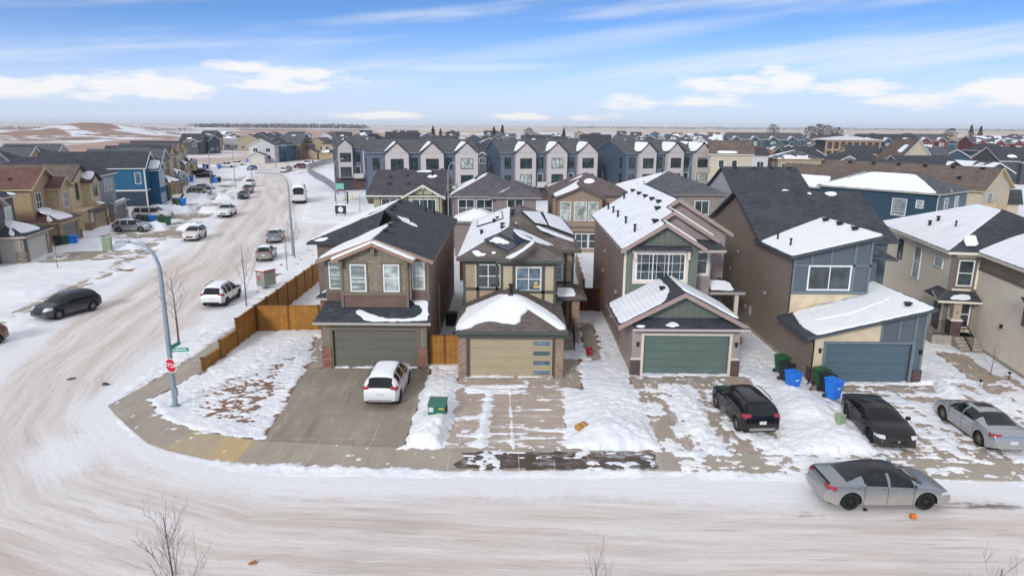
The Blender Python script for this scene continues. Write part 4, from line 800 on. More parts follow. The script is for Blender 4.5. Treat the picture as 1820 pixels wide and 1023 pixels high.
# ---------------------------------------------------------------- beige and slate house with single pitch roofs
h = thing('house', 'beige and slate blue house with snowy single pitch roofs and big dark rear roof', 'house', (20.1, 36.5, 0), group='houses along the front street')
BG = lap('877a6f', .22, var=.05, dark=.35); CR = lap('cbbb9f', .17); SL = mk('slate_panel', '566067', .7, var=.05, bump=.1); SLT = trim_mat('6a747b'); DKT = trim_mat('474e54'); SGD = mk('slate_garage_door', '51626d', .55, var=.06)
gs = .245; GZ = lambda x: 2.91 + gs*(x-16.3); us = .24; UZ = lambda x: 6.73 + us*(x-16.6)
b = MB(); b.slab([(17.0, 36.5, 0), (17.62, 36.5, 0), (17.62, 36.5, 2.42), (20.6, 36.5, 2.42), (20.6, 36.5, GZ(20.6)-.16), (17.0, 36.5, GZ(17)-.16)], (0, .25, 0)); b.build('garage_wall', CR, h, world=True)
b = MB(); b.slab([(20.6, 36.5, 2.42), (22.5, 36.5, 2.42), (22.5, 36.5, 0), (23.1, 36.5, 0), (23.1, 36.5, GZ(23.1)-.16), (20.6, 36.5, GZ(20.6)-.16)], (0, .25, 0)); b.slab([(22.85, 36.75, 0), (23.1, 36.75, 0), (23.1, 36.75, GZ(23.1)-.17), (22.85, 36.75, GZ(22.85)-.17)], (0, 7, 0)); b.build('garage_wall', SL, h, world=True)
b = MB(); b.box(17.0, 36.75, 0, 17.25, 40.5, GZ(17)-.17); b.slab([(17.0, 40.55, 0), (17.0, 57.2, 0), (17.0, 57.2, 6.75), (17.0, 51.5, 9.32), (17.0, 45.6, 6.66), (17.0, 40.55, 6.66)], (.3, 0, 0)); b.build('side_wall', BG, h, world=True)
b = MB(); b.slab([(17.02, 40.5, 4.3), (21.7, 40.5, 4.3), (21.7, 40.5, UZ(21.7)-.17), (17.02, 40.5, UZ(17.02)-.17)], (0, 6, 0)); b.build('wall', SL, h, world=True)
b = MB(); b.box(17.03, 40.52, 0, 21.7, 46, 4.28); b.build('wall', CR, h, world=True)
b = MB(); b.box(17.3, 45.6, 0, 25.4, 57.2, 6.7); b.box(21.7, 42.6, 0, 23.2, 46, 6.6); b.build('rear_wall', SL, h, world=True)
r = MB(); gable_roof(r, 16.6, 26.0, 45.3, 57.8, 51.5, 9.55, .45, 'x'); r.build('rear_roof', [SH_DARK, DKT], h, world=True)
r = MB(); r.slab([(16.6, 39.95, UZ(16.6)), (22.1, 39.95, UZ(22.1)), (22.1, 49.5, UZ(22.1)), (16.6, 46.5, UZ(16.6))], (0, 0, -.17), 0, 1); r.build('roof', [SH_DARK, DKT], h, world=True)
# snow on the upper slope ends where the big roof rises through it
zr_ = lambda x: 51.5 - (9.55 - UZ(x))/.45
snow_patch(h, [(16.64, 40.0, UZ(16.64)), (22.0, 40.0, UZ(22.0)), (22.0, zr_(22.0), UZ(22.0)), (19.5, zr_(19.5)+.1, UZ(19.5)), (16.64, zr_(16.64), UZ(16.64))], (-us, 0, 1), .09, jag=.02)
r = MB(); r.slab([(16.3, 36.0, GZ(16.3)), (23.3, 36.0, GZ(23.3)), (23.3, 44.5, GZ(23.3)), (21.72, 44.5, GZ(21.72)), (21.72, 40.48, GZ(21.72)), (16.3, 40.48, GZ(16.3))], (0, 0, -.17), 0, 1); r.build('garage_roof', [SH_DARK, DKT], h, world=True)
snow_patch(h, [(16.8, 36.05, GZ(16.8)), (23.2, 36.05, GZ(23.2)), (23.2, 44, GZ(23.2)), (21.85, 44.4, GZ(21.85)), (21.85, 40.42, GZ(21.85)), (17.2, 40.42, GZ(17.2)), (16.75, 38, GZ(16.75))], (-gs, 0, 1), .13, jag=.03)
snow_patch(h, [(17.6, 38.2, GZ(17.6)+.05), (19.5, 37.9, GZ(19.5)+.05), (22.4, 39.0, GZ(22.4)+.05), (22.9, 43.5, GZ(22.9)+.05), (22, 43.8, GZ(22)+.05), (21.8, 40.4, GZ(21.8)+.05), (18, 40.3, GZ(18)+.05)], (-gs, 0, 1), .12, jag=.06)
r4 = plane((16.6, 45.3, 6.76), (26, 45.3, 6.76), (16.6, 51.5, 9.55))
for px in ([(1430, 342), (1442, 343), (1448, 347), (1438, 346)], [(1463, 342), (1485, 341), (1490, 346), (1480, 349), (1468, 346)]): psnow(h, r4, px, .1, seg=.2)
uz = plane((16.6, 40, UZ(16.6)), (22, 40, UZ(22)), (16.6, 46, UZ(16.6)))
for px, py in ((1467, 394), (1492, 401), (1519, 410)): vent(h, onplane(px, py, uz)+Vector((0, 0, .08)), 0, s=.36)
for px, py in ((1382, 426), (1405, 437)): pipe(h, onplane(px, py, uz), .5, .06)
vent(h, (22.3, 37.2, GZ(22.3)+.1), 0)
trims(h, 'panel_trim', SLT, [((17, 40.5, 0), .0, .14, 4.3, 6.6), ((17, 40.5, 0), .14, 4.7, 6.02, 6.14), ((17, 40.5, 0), .14, 4.7, 4.3, 4.48), ((17, 40.5, 0), 1.05, 1.17, 6.14, 6.85), ((17, 40.5, 0), 2.2, 2.32, 6.14, 7.1), ((17, 40.5, 0), 3.62, 3.76, 4.48, 7.45), ((17, 40.5, 0), 4.58, 4.7, 4.48, 7.65)], FR, t=.05)
trims(h, 'panel_trim', SLT, [((17, 36.5, 0), 4.55, 4.66, 2.62, GZ(21.5)-.3), ((17, 36.5, 0), 3.6, 3.7, 2.62, GZ(20.6)-.2), ((17, 36.5, 0), 5.45, 5.56, .1, GZ(22.4)-.25), ((17, 36.5, 0), 5.98, 6.1, .9, GZ(23)-.25)], FR, t=.05)
window(h, (19.25, 40.5, 4.62), FR, 2.45, 1.38, GL_DARK, 2, 1, fw=.09)
garage_door(h, (20.05, 36.62, .03), FR, 4.8, 2.37, SGD, 4)
trims(h, 'garage_trim', SLT, [((20.06, 36.5, 0), -2.56, -2.42, 0, 2.42), ((20.06, 36.5, 0), 2.42, 2.56, 0, 2.42), ((20.06, 36.5, 0), -2.56, 2.56, 2.42, 2.56)], FR, t=.06)
boxes(h, 'stone_veneer', ST_DARK, [(16.93, 36.4, 0, 17.48, 36.52, .92), (16.93, 36.52, 0, 17.0, 37.1, .92), (22.66, 36.4, 0, 23.16, 36.52, .92), (23.1, 36.52, 0, 23.17, 37.1, .92)])
lamp_fix(h, (17.3, 36.5, 2.0), FR); lamp_fix(h, (22.95, 36.5, 1.95), FR); downspout(h, [(16.75, 36.2, 2.8), (16.92, 36.45, 2.4), (16.92, 36.45, .5), (16.7, 36.2, .1)], M_black); downspout(h, [(16.85, 40.2, 6.6), (16.97, 40.45, 6.2), (16.97, 40.45, 3.2)], M_dark)
r = MB(); r.slab([(21.7, 42.2, 6.4), (24.3, 42.2, 6.15), (24.3, 46, 6.5), (21.7, 46, 6.8)], (0, 0, -.16), 0, 1); r.build('return_roof', [SH_DARK, DKT], h, world=True)
M_vent = mk_plain('vent_cover', '8f8a84', .6)
def meter(par, o, face, w=.3, hh=.45, name='utility_meter', m=None): b = MB(); b.ob(o, face[0], face[1], -w/2, w/2, 0, hh, 0, .14); return b.build(name, m or M_vent, par, world=True)
H3_ = [o for o in COL.objects if o.get('label', '').startswith('green board')][0]; H1_ = [o for o in COL.objects if o.get('label', '').startswith('olive grey corner')][0]
for y, z, w_, hh in ((47, 1.2, .35, .6), (48, 1.4, .25, .3), (52, 3.4, .22, .22)): meter(h, (17.0, y, z), LF, w_, hh); meter(H3_, (7.0, y-1, z), LF, w_, hh); meter(H1_, (-4.965, y+2, z), RT, w_, hh)
for par, x, fc_ in ((h, 17.0, LF), (H3_, 7.0, LF), (H1_, -4.965, RT)):
    for y, z in ((44.5, 3.3), (50.5, 5.0)): meter(par, (x, y, z), fc_, .22, .2, 'wall_vent')
    b = MB(); b.ob((x, 38.8 if par is not H1_ else 40.2, .02), fc_[0], fc_[1], -18.3 if fc_ is LF else 0, 0 if fc_ is LF else 16.9, -.1, .34, 0, .02); b.build('foundation', M_concw, par, world=True)
# ---------------------------------------------------------------- cream house on the right edge, turned with the street
O5, A5 = Vector((29.2, 44.6, 0)), R(-10)
h = thing('house', 'cream lap sided house with a front stair and white hip roof at the right edge', 'house', O5, A5, group='houses along the front street')
CM = lap('e4dac8', .2, var=.05, dark=.68); UM = trim_mat('6f655e'); OLV = batten('877c68', .3); CT = trim_mat('d8cfc0')
W0 = dict(world=False)
b = MB(); b.box(0, 0, 0, 10, 13.5, 6.25); b.build('wall', CM, h); b = MB(); b.box(1.75, -6.2, .3, 9.5, 0, 5.2); b.box(1.75, -9.6, .3, 9.5, -6.2, 2.9); b.slab([(1.75, -9.6, 2.9), (1.75, -6.2, 2.9), (1.75, -6.2, 4.55)], (7.7, 0, 0)); b.build('front_wall', CM, h)
b = MB(); b.box(1.74, -6.21, 5.2, 9.5, 0, 6.25); b.build('upper_wall', OLV, h); b = MB(); b.box(1.7, -9.7, 0, 9.6, 0, .3); b.box(-.03, -.03, 0, 10, 13, .3); b.build('foundation', M_concw, h)
r = MB(); hip_roof(r, -.45, 10.4, -.5, 14, 6.3, .42); r.build('roof', [SH_DARK, CT], h); r = MB(); hip_roof(r, 1.3, 10, -6.7, 4.6, 6.31, .42); r.build('front_roof', [SH_DARK, CT], h)
snow_patch(h, [(-.4, -.3, 6.32), (4.3, 4.4, 8.3), (4.9, 5.0, 8.56), (4.9, 8.6, 8.56), (-.4, 13.8, 6.32)], (-.42, 0, 1), .09, M_rowsnow, .02, world=False)
snow_patch(h, [(1.36, -6.5, 6.33), (5.5, -2.4, 8.08), (5.6, .2, 8.12), (3.4, .3, 7.2), (1.36, -.2, 6.33)], (-.42, 0, 1), .09, M_rowsnow, .02, world=False)
snow_patch(h, [(.7, .05, 6.62), (1.6, .2, 6.68), (1.9, 1.5, 7.2), (1.1, 1.35, 7.12)], (0, -.42, 1), .09, None, .03, world=False)
for p in ((1.2, 7.2, 7.0), (1.9, 7.6, 7.3)): pipe(h, p, .4, .11, False)
pipe(h, (1.9, 4.6, 7.3), .45, .06, False)
trims(h, 'corner_trim', UM, [((0, 0, 0), 0, .28, .3, 6.1), ((0, 0, 0), 1.45, 1.75, 3.6, 3.75)], FR, False); trims(h, 'band_trim', UM, [((1.75, 0, 0), 0, 6.2, 5.12, 5.26), ((1.75, 0, 0), 5.9, 6.2, 3.0, 6.1)], LF, False)
window(h, (.95, 0, 4.02), FR, .82, 1.62, GL_DARK, 1, 2, world=False, casing=UM, cw=.17); window(h, (1.25, 0, 1.15), FR, .6, 1.75, GL_DARK, 1, 2, world=False, casing=UM, cw=.10)
window(h, (0, 5.4, 3.35), LF, 1.15, 2.3, GL_BLUE, 1, 2, world=False); window(h, (0, 8.8, 4.2), LF, .75, 1.4, GL_DARK, 1, 1, world=False, frame=M_dark); window(h, (0, 1.8, 4.9), LF, 1.2, .6, GL_BLUE, 1, 1, world=False)
r = MB(); r.slab([(-.9, -1.15, 3.15), (1.75, -1.15, 3.15), (1.75, .0, 3.62), (-.9, .0, 3.62)], (0, 0, -.14), 0, 1); r.slab([(-.9, -1.1, 3.2), (-.9, 1.4, 3.2), (.0, 1.4, 3.65), (.0, 0, 3.65)], (0, 0, -.12), 0, 1); r.build('porch_roof', [SH_DARK, CT], h)
snow_patch(h, [(-.2, -1.0, 3.22), (1.2, -.95, 3.24), (1.3, -.35, 3.47), (.2, -.5, 3.42)], (0, -.41, 1), .07, None, .04, world=False)
b = MB(); b.box(.25, -.85, .75, .72, -.4, 3.05); pp = b.build('porch_post', trim_mat('a89b8c'), h); b = MB(); b.box(.16, -.94, .75, .81, -.31, 1.75); b.build('post_base', ST_DARK, pp); b = MB(); b.box(.12, -.98, 1.75, .85, -.27, 1.87); b.build('post_cap', CT, pp)
b = MB(); b.box(-.85, -1.0, 0, 1.75, 0, .75); b.box(-.85, 0, 0, 0, 1.6, .75); b.build('porch', M_concw, h)
b = MB(); b.ob((.0, 1.0, .75), -Y_, -X_, -.5, .5, 0, 2.15, 0, .06); b.build('door', mk_plain('black_door', '1c2226', .35), h)
steps(h, .35, 1.7, -2.6, 5, M_concw, .14, .32, False, .05); railing(h, (.95, -2.5, .15), (.95, -1.0, .8), .95, world=False); railing(h, (-.8, -.95, .75), (.15, -.95, .75), .95, world=False)
for yy in (-3.9, -7.0): lamp_fix(h, (1.75, yy, 2.3), LF, False)
r = MB(); r.slab([(1.25, -10.1, 2.85), (9.9, -10.1, 2.85), (9.9, -6.2, 4.75), (1.25, -6.2, 4.75)], (0, 0, -.15), 0, 1); r.build('garage_roof', [SH_DARK, CT], h)
b = MB(); b.box(1.7, -9.72, 0, 2.3, -9.6, 1.3); b.box(1.66, -9.7, 0, 1.75, -9.0, 1.3); b.build('stone_veneer', ST_DARK, h)
b = MB(); b.ob((2.0, -.0, 0), X_, -Y_, 0, .01, 0, .01, 0, .01)
fc = bpy.data.curves.new('number', 'FONT'); fc.body = '28'; fc.size = .2; fc.extrude = .008
to = bpy.data.objects.new('t', fc); COL.objects.link(to); bpy.context.view_layer.update()
def text_mesh(name, body, size, mat, par, M, ext=.004):
    fc.body = body; fc.size = size; fc.extrude = ext; fc.align_x = 'CENTER'; fc.align_y = 'CENTER'; bpy.context.view_layer.update()
    me = bpy.data.meshes.new_from_object(to.evaluated_get(bpy.context.evaluated_depsgraph_get())); me.name = name; me.transform(M); me.materials.clear(); me.materials.append(mat)
    o = bpy.data.objects.new(name, me); COL.objects.link(o); o.parent = par; return o
text_mesh('house_number', '28', .2, M_black, h, Matrix.Translation((.48, -.86, 2.35)) @ Matrix.Rotation(R(90), 4, 'X'))
# ============================================================ HOUSES BEHIND, TOWNHOUSES, LEFT ROW
def blobsnow(par, poly, n, frac=.5, k=2, t=.08, world=False, seed=1, mat=None):
    """irregular snow remnants lying on a roof face (poly: its corners)"""
    rnd = random.Random(seed); P = [Vector(p) for p in poly]; c0 = sum(P, Vector())/len(P)
    for i in range(k):
        w = [rnd.random()**1.4 for _ in P]; tot = sum(w); c = sum((p*q/tot for p, q in zip(P, w)), Vector())*.7 + c0*.3
        rr = min((p-c).length for p in P)*frac*rnd.uniform(.7, 1.1) + .35
        n_ = Vector(n).normalized(); a = n_.cross(Vector((0, 0, 1))); a = a.normalized() if a.length > .01 else Vector((1, 0, 0)); b = n_.cross(a)
        pts = [c + a*math.cos(q)*rr*1.5*rnd.uniform(.7, 1.15) + b*math.sin(q)*rr*.75*rnd.uniform(.6, 1.15) for q in [2*math.pi*j/9 for j in range(9)]]
        snow_patch(par, pts, n, t, mat, .06, world, seg=.6)
class GH:
    """a house in its own frame: x along the front, the front wall at y=0 facing -y"""
    def __init__(s, label, loc, rot, wall, roof, trim, name='house', group=None, cat='house'):
        s.h = thing(name, label, cat, loc, rot, group); s.wall = wall; s.roof = roof; s.trim = trim
    def body(s, x0, x1, y0, y1, ze, wall=None, z0=0): b = MB(); b.box(x0, y0, z0, x1, y1, ze-.03); return b.build('wall', wall or s.wall, s.h)
    def hip(s, x0, x1, y0, y1, ze, sl, o=.45, name='roof', roof=None): r = MB(); hip_roof(r, x0-o, x1+o, y0-o, y1+o, ze, sl); return r.build(name, [roof or s.roof, s.trim], s.h)
    def gab(s, x0, x1, y0, y1, ze, sl, axis='y', o=.4, name='roof', wall=None, z0=0, rk=True, roof=None):
        """gabled block: walls up to the gables and the two roof slabs"""
        b = MB(); r = MB(); wl = wall or s.wall
        if axis == 'y':
            xm = (x0+x1)/2; zr = ze+sl*(x1-x0)/2+.15; gwall(b, x0, x1, y0, y1, z0, sl, xm, zr); gable_roof(r, x0-o, x1+o, y0-o, y1+o, xm, zr, sl)
            if rk: rake(s.h, (x0-o, y0-o, zr-sl*(xm-x0+o)), (xm, y0-o, zr), (x1+o, y0-o, zr-sl*(xm-x0+o)), 0, h=.25, mat=s.trim, world=False)
        else:
            ym = (y0+y1)/2; zr = ze+sl*(y1-y0)/2+.15
            b.slab([(x0, y0, z0), (x0, y1, z0), (x0, y1, ze), (x0, ym, zr-.15), (x0, y0, ze)], (x1-x0, 0, 0)); gable_roof(r, x0-o, x1+o, y0-o, y1+o, ym, zr, sl, 'x')
        b.build('wall', wl, s.h); r.build(name, [roof or s.roof, s.trim], s.h); return zr
    def win(s, x, y, z, w, h, g=None, nx=1, ny=1, face=FR, **k): return window(s.h, (x, y, z), face, w, h, g, nx, ny, world=False, **k)
    def snow(s, pts, n, t=.1, mat=None, jag=.05): return snow_patch(s.h, pts, n, t, mat, jag, False, seg=.5)
    def tr(s, lst, face=FR, name='trim_board', mat=None, t=.05): return trims(s.h, name, mat or s.trim, lst, face, False, t)
    def garage(s, x0, x1, dep, ze, sl, kind, door, dx=None, dw=4.9, wall=None, roof=None, pil=None, snowf=0, seed=1):
        b = MB(); dx = (x0+x1)/2 if dx is None else dx
        hollow_front(b, x0, x1, -dep, ze, dx-dw/2-.05, dx+dw/2+.05, 2.35); b.box(x0, -dep+.25, 0, x0+.2, .1, ze); b.box(x1-.2, -dep+.25, 0, x1, .1, ze); b.build('garage_wall', wall or s.wall, s.h)
        garage_door(s.h, (dx, -dep+.12, .03), FR, dw, 2.3, door, 4, world=False)
        s.tr([((dx, -dep, 0), -dw/2-.18, -dw/2-.03, 0, 2.35), ((dx, -dep, 0), dw/2+.03, dw/2+.18, 0, 2.35), ((dx, -dep, 0), -dw/2-.18, dw/2+.18, 2.35, 2.5)], name='garage_trim')
        if pil: boxes(s.h, 'stone_pillar', pil, [(x0-.06, -dep-.1, 0, dx-dw/2-.2, -dep+.02, 1.25), (dx+dw/2+.2, -dep-.1, 0, x1+.06, -dep+.02, 1.25), (x0-.08, -dep+.02, 0, x0, -dep+.8, 1.25)], False)
        r = MB(); o = .4
        if kind == 'hip': hip_roof(r, x0-o, x1+o, -dep-o, max(2.5, x1-x0-dep), ze, sl)
        elif kind == 'gable': zr = ze+sl*(x1-x0)/2+.1; gable_roof(r, x0-o, x1+o, -dep-o, .6, (x0+x1)/2, zr, sl); b = MB(); gwall(b, x0, x1, -dep+.02, -dep+.22, ze-.02, sl, (x0+x1)/2, zr); b.build('gable_wall', wall or s.wall, s.h); rake(s.h, (x0-o, -dep-o, zr-sl*((x1-x0)/2+o)), ((x0+x1)/2, -dep-o, zr), (x1+o, -dep-o, zr-sl*((x1-x0)/2+o)), 0, h=.22, mat=s.trim, world=False)
        else: r.slab([(x0-o, -dep-o, ze), (x1+o, -dep-o, ze), (x1+o, .2, ze+sl*(dep+o)), (x0-o, .2, ze+sl*(dep+o))], (0, 0, -.16), 0, 1)
        r.build('garage_roof', [roof or s.roof, s.trim], s.h)
        if snowf:
            h_ = (x1-x0)/2+o; xm = (x0+x1)/2
            if kind == 'hip':
                rd = xm-x0
                s.snow([(x, y, ze+sl*(x-x0+o)) for x, y in ((x0-.3, -dep+.3), (xm-.25, -dep+rd-.05), (xm-.25, 1.5), (x0-.3, 1.2))], (-sl, 0, 1), .16)
                if snowf > .5: s.snow([(x, y, ze+sl*(y+dep+o)) for x, y in ((x0+.3, -dep+.15), (x1-1.6, -dep-.1), (x1-1.4, -dep+.7), (xm+.7, -dep+rd-.6), (xm-.2, -dep+rd-.05))], (0, -sl, 1), .16)
            elif kind == 'gable': s.snow([(x0-.2, -dep, zr-sl*(h_-.2)), (xm-.2, -dep, zr-sl*.2), (xm-.2, .0, zr-sl*.2), (x0-.2, 0, zr-sl*(h_-.2))], (-sl, 0, 1), .12)
            else: s.snow([(x0, -dep, ze+sl*.4), (x0+(x1-x0)*snowf, -dep+.3, ze+sl*.7), (x0+(x1-x0)*snowf*.9, -.3, ze+sl*(dep+.1)), (x0+.3, -.2, ze+sl*(dep+.2))], (0, -sl, 1), .12)
BEIGE = lambda c, per=.18: lap(c, per, var=.07)
GM = 'houses behind the front row'
# green gabled house
q = GH('pale green house with panelled front gable and dark roof behind the olive house', (-16.1, 79, 0), 0, BEIGE('a09a80'), mk('dusted_dark_shingles', '4b4950', .9, 'shingle', .15, col2='3a3338', bump=.5), trim_mat('c8c6bc'), group=GM)
q.body(0, 8, .3, 13.6, 6.25); r = MB(); gable_roof(r, -.75, 8.35, -.5, 14.5, 7.0, 8.75, .33, 'x'); r.build('roof', [q.roof, q.trim], q.h)
GP = mk('pale_green_panel', 'a7a588', .7, var=.04, bump=.1); q.gab(3.8, 7.9, -.2, 6, 6.2, .58, 'y', .5, 'gable_roof', GP)
q.tr([((5.85, -.2, 0), a, a+.12, 3.0, 6.2+.5*(1.9-abs(a))) for a in (-1.9, -1.2, -.1, .95, 1.78)] + [((5.85, -.2, 0), -2.05, 2.05, 6.02, 6.14)], name='panel_trim', mat=trim_mat('50534c'))
q.win(5.85, -.2, 3.6, 2.7, 2.2, GL_TEAL, 3, 1); q.win(1.9, .3, 4.3, 1.9, 1.5, GL_DARK, 2, 1, casing=trim_mat('4e4e50')); b = MB(); b.box(5.78, -.75, 7.0, 5.93, -.25, 7.5); b.build('bracket', q.trim, q.h)
for x, y in ((1.5, 4.5), (3.4, 5.0), (1.7, 2.5), (4.0, 2.6), (1.5, 6.8), (3.0, 6.9), (7.5, 6.9)): vent(q.h, (x-.2, y, 6.5+.33*y-.05), 0, world=False)
pipe(q.h, (6.3, 5.2, 8.1), .5, .12, False); q.snow([(3.8, 6.3, 8.5), (6.2, 6.2, 8.47), (6.4, 6.8, 8.68), (5, 6.9, 8.7)], (0, -.33, 1)); q.snow([(5.6, 4.4, 7.9), (7, 4.6, 7.97), (6.9, 5.6, 8.3), (5.7, 5.4, 8.23)], (0, -.33, 1), .05)
q.snow([(3.5, -.5, 6.1), (5.7, -.5, 7.42), (5.6, 1.2, 7.36), (3.5, 0, 6.1)], (-.58, 0, 1), .08)
# taupe house with the white left slope
q = GH('taupe house with white left roof slope and a low snow covered rear roof', (-6.9, 79, 0), 0, BEIGE('857977'), mk('dusted_brown_shingles', '5d5a5e', .9, 'shingle', .15, col2='48444a', bump=.5), trim_mat('8d8582'), group=GM)
q.body(0, 7.6, 0, 12, 6.25); q.body(5.0, 9.6, -.5, 9, 6.2); q.hip(0, 7.6, 0, 13, 6.25, .50); q.hip(4.6, 9.8, -.5, 9, 6.2, .46, name='side_roof')
q.snow([(-.4, -.2, 6.3), (3.4, 3.6, 8.15), (3.7, 4.4, 8.3), (3.7, 8.8, 8.3), (-.4, 13, 6.3)], (-.5, 0, 1), .09)
for y in (2.2, 3.4, 4.6, 6.0): vent(q.h, (2.2+.1*y, 1.8+y, 7.75+.05*y), R(90), world=False)
q.snow([(4.6, -.8, 6.25), (7.0, 1.4, 7.3), (7.0, 2.0, 7.3), (6.4, 1.4, 7.1)], (-.46, 0, 1), .1)
for x in (1.55, 3.65): q.win(x, 0, 3.9, 1.75, 1.9, GL_DARK, 2, 2)
q.win(7.2, -.5, 4.0, 1.7, 1.9, GL_DARK, 2, 2); q.body(.6, 5.2, -5, 0, 4.0); q.hip(.6, 5.2, -5, 1, 4.0, .34, name='low_roof'); q.snow([(.3, -5.3, 4.03), (5.5, -5.3, 4.03), (3.2, -2.5, 4.95), (2.9, -2.0, 4.95), (2.6, -2.5, 4.95)], (0, -.3, 1), .16); q.snow([(.25, -5.2, 4.03), (2.8, -2.6, 4.93), (2.8, -.4, 4.93), (.25, -.4, 4.03)], (-.34, 0, 1), .14); q.snow([(5.55, -5.2, 4.03), (3.0, -2.6, 4.93), (3.0, -.4, 4.93), (5.55, -.4, 4.03)], (.34, 0, 1), .14)
# tan house with three tall windows
q = GH('tan house with three tall green tinted windows under a low front gable', (5.0, 77, 0), 0, BEIGE('927f6f'), mk('brown_dusted_shingles', '665a58', .9, 'shingle', .15, col2='50464a', bump=.5), trim_mat('5b5450'), group=GM)
q.gab(.1, 5.1, 0, 9, 6.35, .42, 'y', .35); q.body(-.3, 8.6, 3, 14, 6.35); q.hip(-.3, 8.8, 3, 14.5, 6.4, .42, name='rear_roof')
q.snow([(-.2, -.2, 6.42), (2.5, -.2, 7.5), (2.5, 4.6, 7.5), (3.6, 7.7, 8.2), (3.8, 9.5, 8.2), (-.5, 14, 6.45)], (-.42, 0, 1), .13)
q.snow([(3.2, 5.6, 7.7), (4.3, 6.6, 8.1), (5.2, 5.6, 7.7), (4.0, 4.9, 7.4)], (0, -.42, 1), .1); pipe(q.h, (6.5, 7.5, 7.5), .5, .1, False); pipe(q.h, (1.6, 8, 7.2), .4, .06, False)
for x, w in ((1.0, 1.05), (2.65, 1.3), (4.1, .95)): q.win(x, 0, 3.8, w, 2.0, GL_CURT, 1, 2 if w < 1.2 else 1)
q.tr([((2.6, 0, 0), -2.5, 2.5, 2.9, 3.05), ((2.6, 0, 0), -2.5, 2.5, 2.35, 2.5)], name='band_trim'); [q.win(x, 0, .6, 1.3, 1.6, GL_DARK, 2, 2) for x in (1.2, 2.9, 4.4)]
# grey house with the wide hip
q = GH('grey taupe house with half white hip roof and sliding window behind the green house', (13.8, 80, 0), 0, BEIGE('857d75'), SH_GREY, trim_mat('7d746c'), group=GM)
q.body(0, 11, 0, 11, 6.5); q.hip(0, 11, 0, 11, 6.55, .38); q.snow([(-.4, -.2, 6.6), (5.2, 5.4, 8.72), (5.2, 5.7, 8.72), (-.4, 11.2, 6.6)], (-.38, 0, 1), .12); q.snow([(-.3, 11.4, 6.58), (5.4, 5.8, 8.75), (5.7, 5.8, 8.75), (11.3, 11.4, 6.58)], (0, .38, 1), .12)
q.win(8.35, 0, 4.2, 1.55, 1.5, GL_TEAL, 2, 1); pipe(q.h, (4.6, 5.0, 8.4), .6, .06, False)
for p in ((1.5, 4, 7.2), (2.2, 3.6, 7.5), (3, 3.2, 7.7)): vent(q.h, p, R(90), world=False)
# dark gabled house with the white end wall
q = GH('white walled house under a wide black gable roof with a small snowy dormer', (26.3, 80.2, 0), 0, BEIGE('b3b4ba'), SH_DARK, M_dark, group=GM)
q.gab(0, 8.6, 0, 12, 6.35, .48, 'x', .4); q.gab(3.9, 8.0, -.6, 4.5, 6.0, .45, 'y', .35, 'dormer_roof'); q.snow([(3.65, -.8, 6.05), (5.9, -.8, 7.05), (5.9, 1.6, 7.05), (3.7, 0, 6.05)], (-.45, 0, 1), .1)
for x in (1.3, 3.6, 5.8, 8): vent(q.h, (x, 5.6, 9.2), 0, world=False)
q.snow([(.2, .8, 6.8), (1.0, 1.4, 7.1), (.6, 3.6, 8.1), (.0, 3.4, 8.0)], (0, -.48, 1), .06)
# navy house turned 37 degrees, and the long brown row behind
q = GH('navy sided house with a wide snow covered hip roof on the right', (53.6, 86.4, 0), R(37), BEIGE('2c4656', .2), SH_GREY, trim_mat('a7a49c'), group=GM)
q.body(0, 9, 0, 15.5, 6.1); q.hip(0, 9, 0, 15.5, 6.15, .42); q.body(.6, 7, 15.5, 25, 5.7); q.hip(.6, 7, 13.5, 25, 5.75, .40, name='rear_roof')
q.snow([(-.4, -.1, 6.2), (4.3, 4.7, 8.1), (4.4, 10.6, 8.15), (-.4, 15.7, 6.2)], (-.42, 0, 1), .10); q.snow([(.2, 15, 5.8), (3.6, 16, 7.2), (3.7, 22, 7.2), (.2, 25.2, 5.8)], (-.4, 0, 1), .10); q.snow([(9, 15.9, 6.2), (4.5, 11.4, 8.1), (4.3, 11.4, 8.1), (0, 15.9, 6.2)], (0, .42, 1), .1)
SLG = mk('slate_lap', '5b6a73', .7, 'lap', .2); b = MB(); b.box(.02, -.03, 0, 9, 0, 6.0); b.build('front_cladding', SLG, q.h)
q.win(0, 4.5, 3.0, 1.7, 2.1, GL_BLIND, 1, 1, LF); q.win(0, 2.0, 4.2, .8, .9, GL_CURT, 1, 2, LF); [q.win(.6, y, 3.6, .9, 1.7, GL_BLUE, 1, 1, LF) for y in (20, 21.4, 22.8)]
q.win(2.6, -.03, 4.2, .9, 1.2, GL_BLUE, 1, 2); q.win(5.8, -.03, 3.9, .9, 1.6, GL_BLUE, 2, 1); downspout(q.h, [(-.35, -.4, 6.0), (-.1, -.1, 5.6), (-.1, -.1, .3)], W_WHITE, False); q.snow([(3.4, -.3, 6.2), (4.2, -.3, 6.2), (4.1, .3, 6.4), (3.5, .3, 6.4)], (0, -.42, 1), .15)
q = GH('long row building under one huge brown shingle roof on the right', (67.2, 98.2, 0), R(37), BEIGE('bdb29d'), SH_BROWN, trim_mat('bfa988'), 'row_house', cat='row house')
q.gab(0, 10.5, 0, 26, 5.6, .55, 'y', .5); q.gab(1.0, 9.8, 26, 34, 5.3, .52, 'y', .3, 'rear_roof')
for y in range(2, 26, 4): vent(q.h, (4.6, y, 8.35), R(90), world=False, s=.5, h=.28)
for y in (4, 13): vent(q.h, (2.0, y, 6.95), R(90), world=False, s=.5, h=.3)
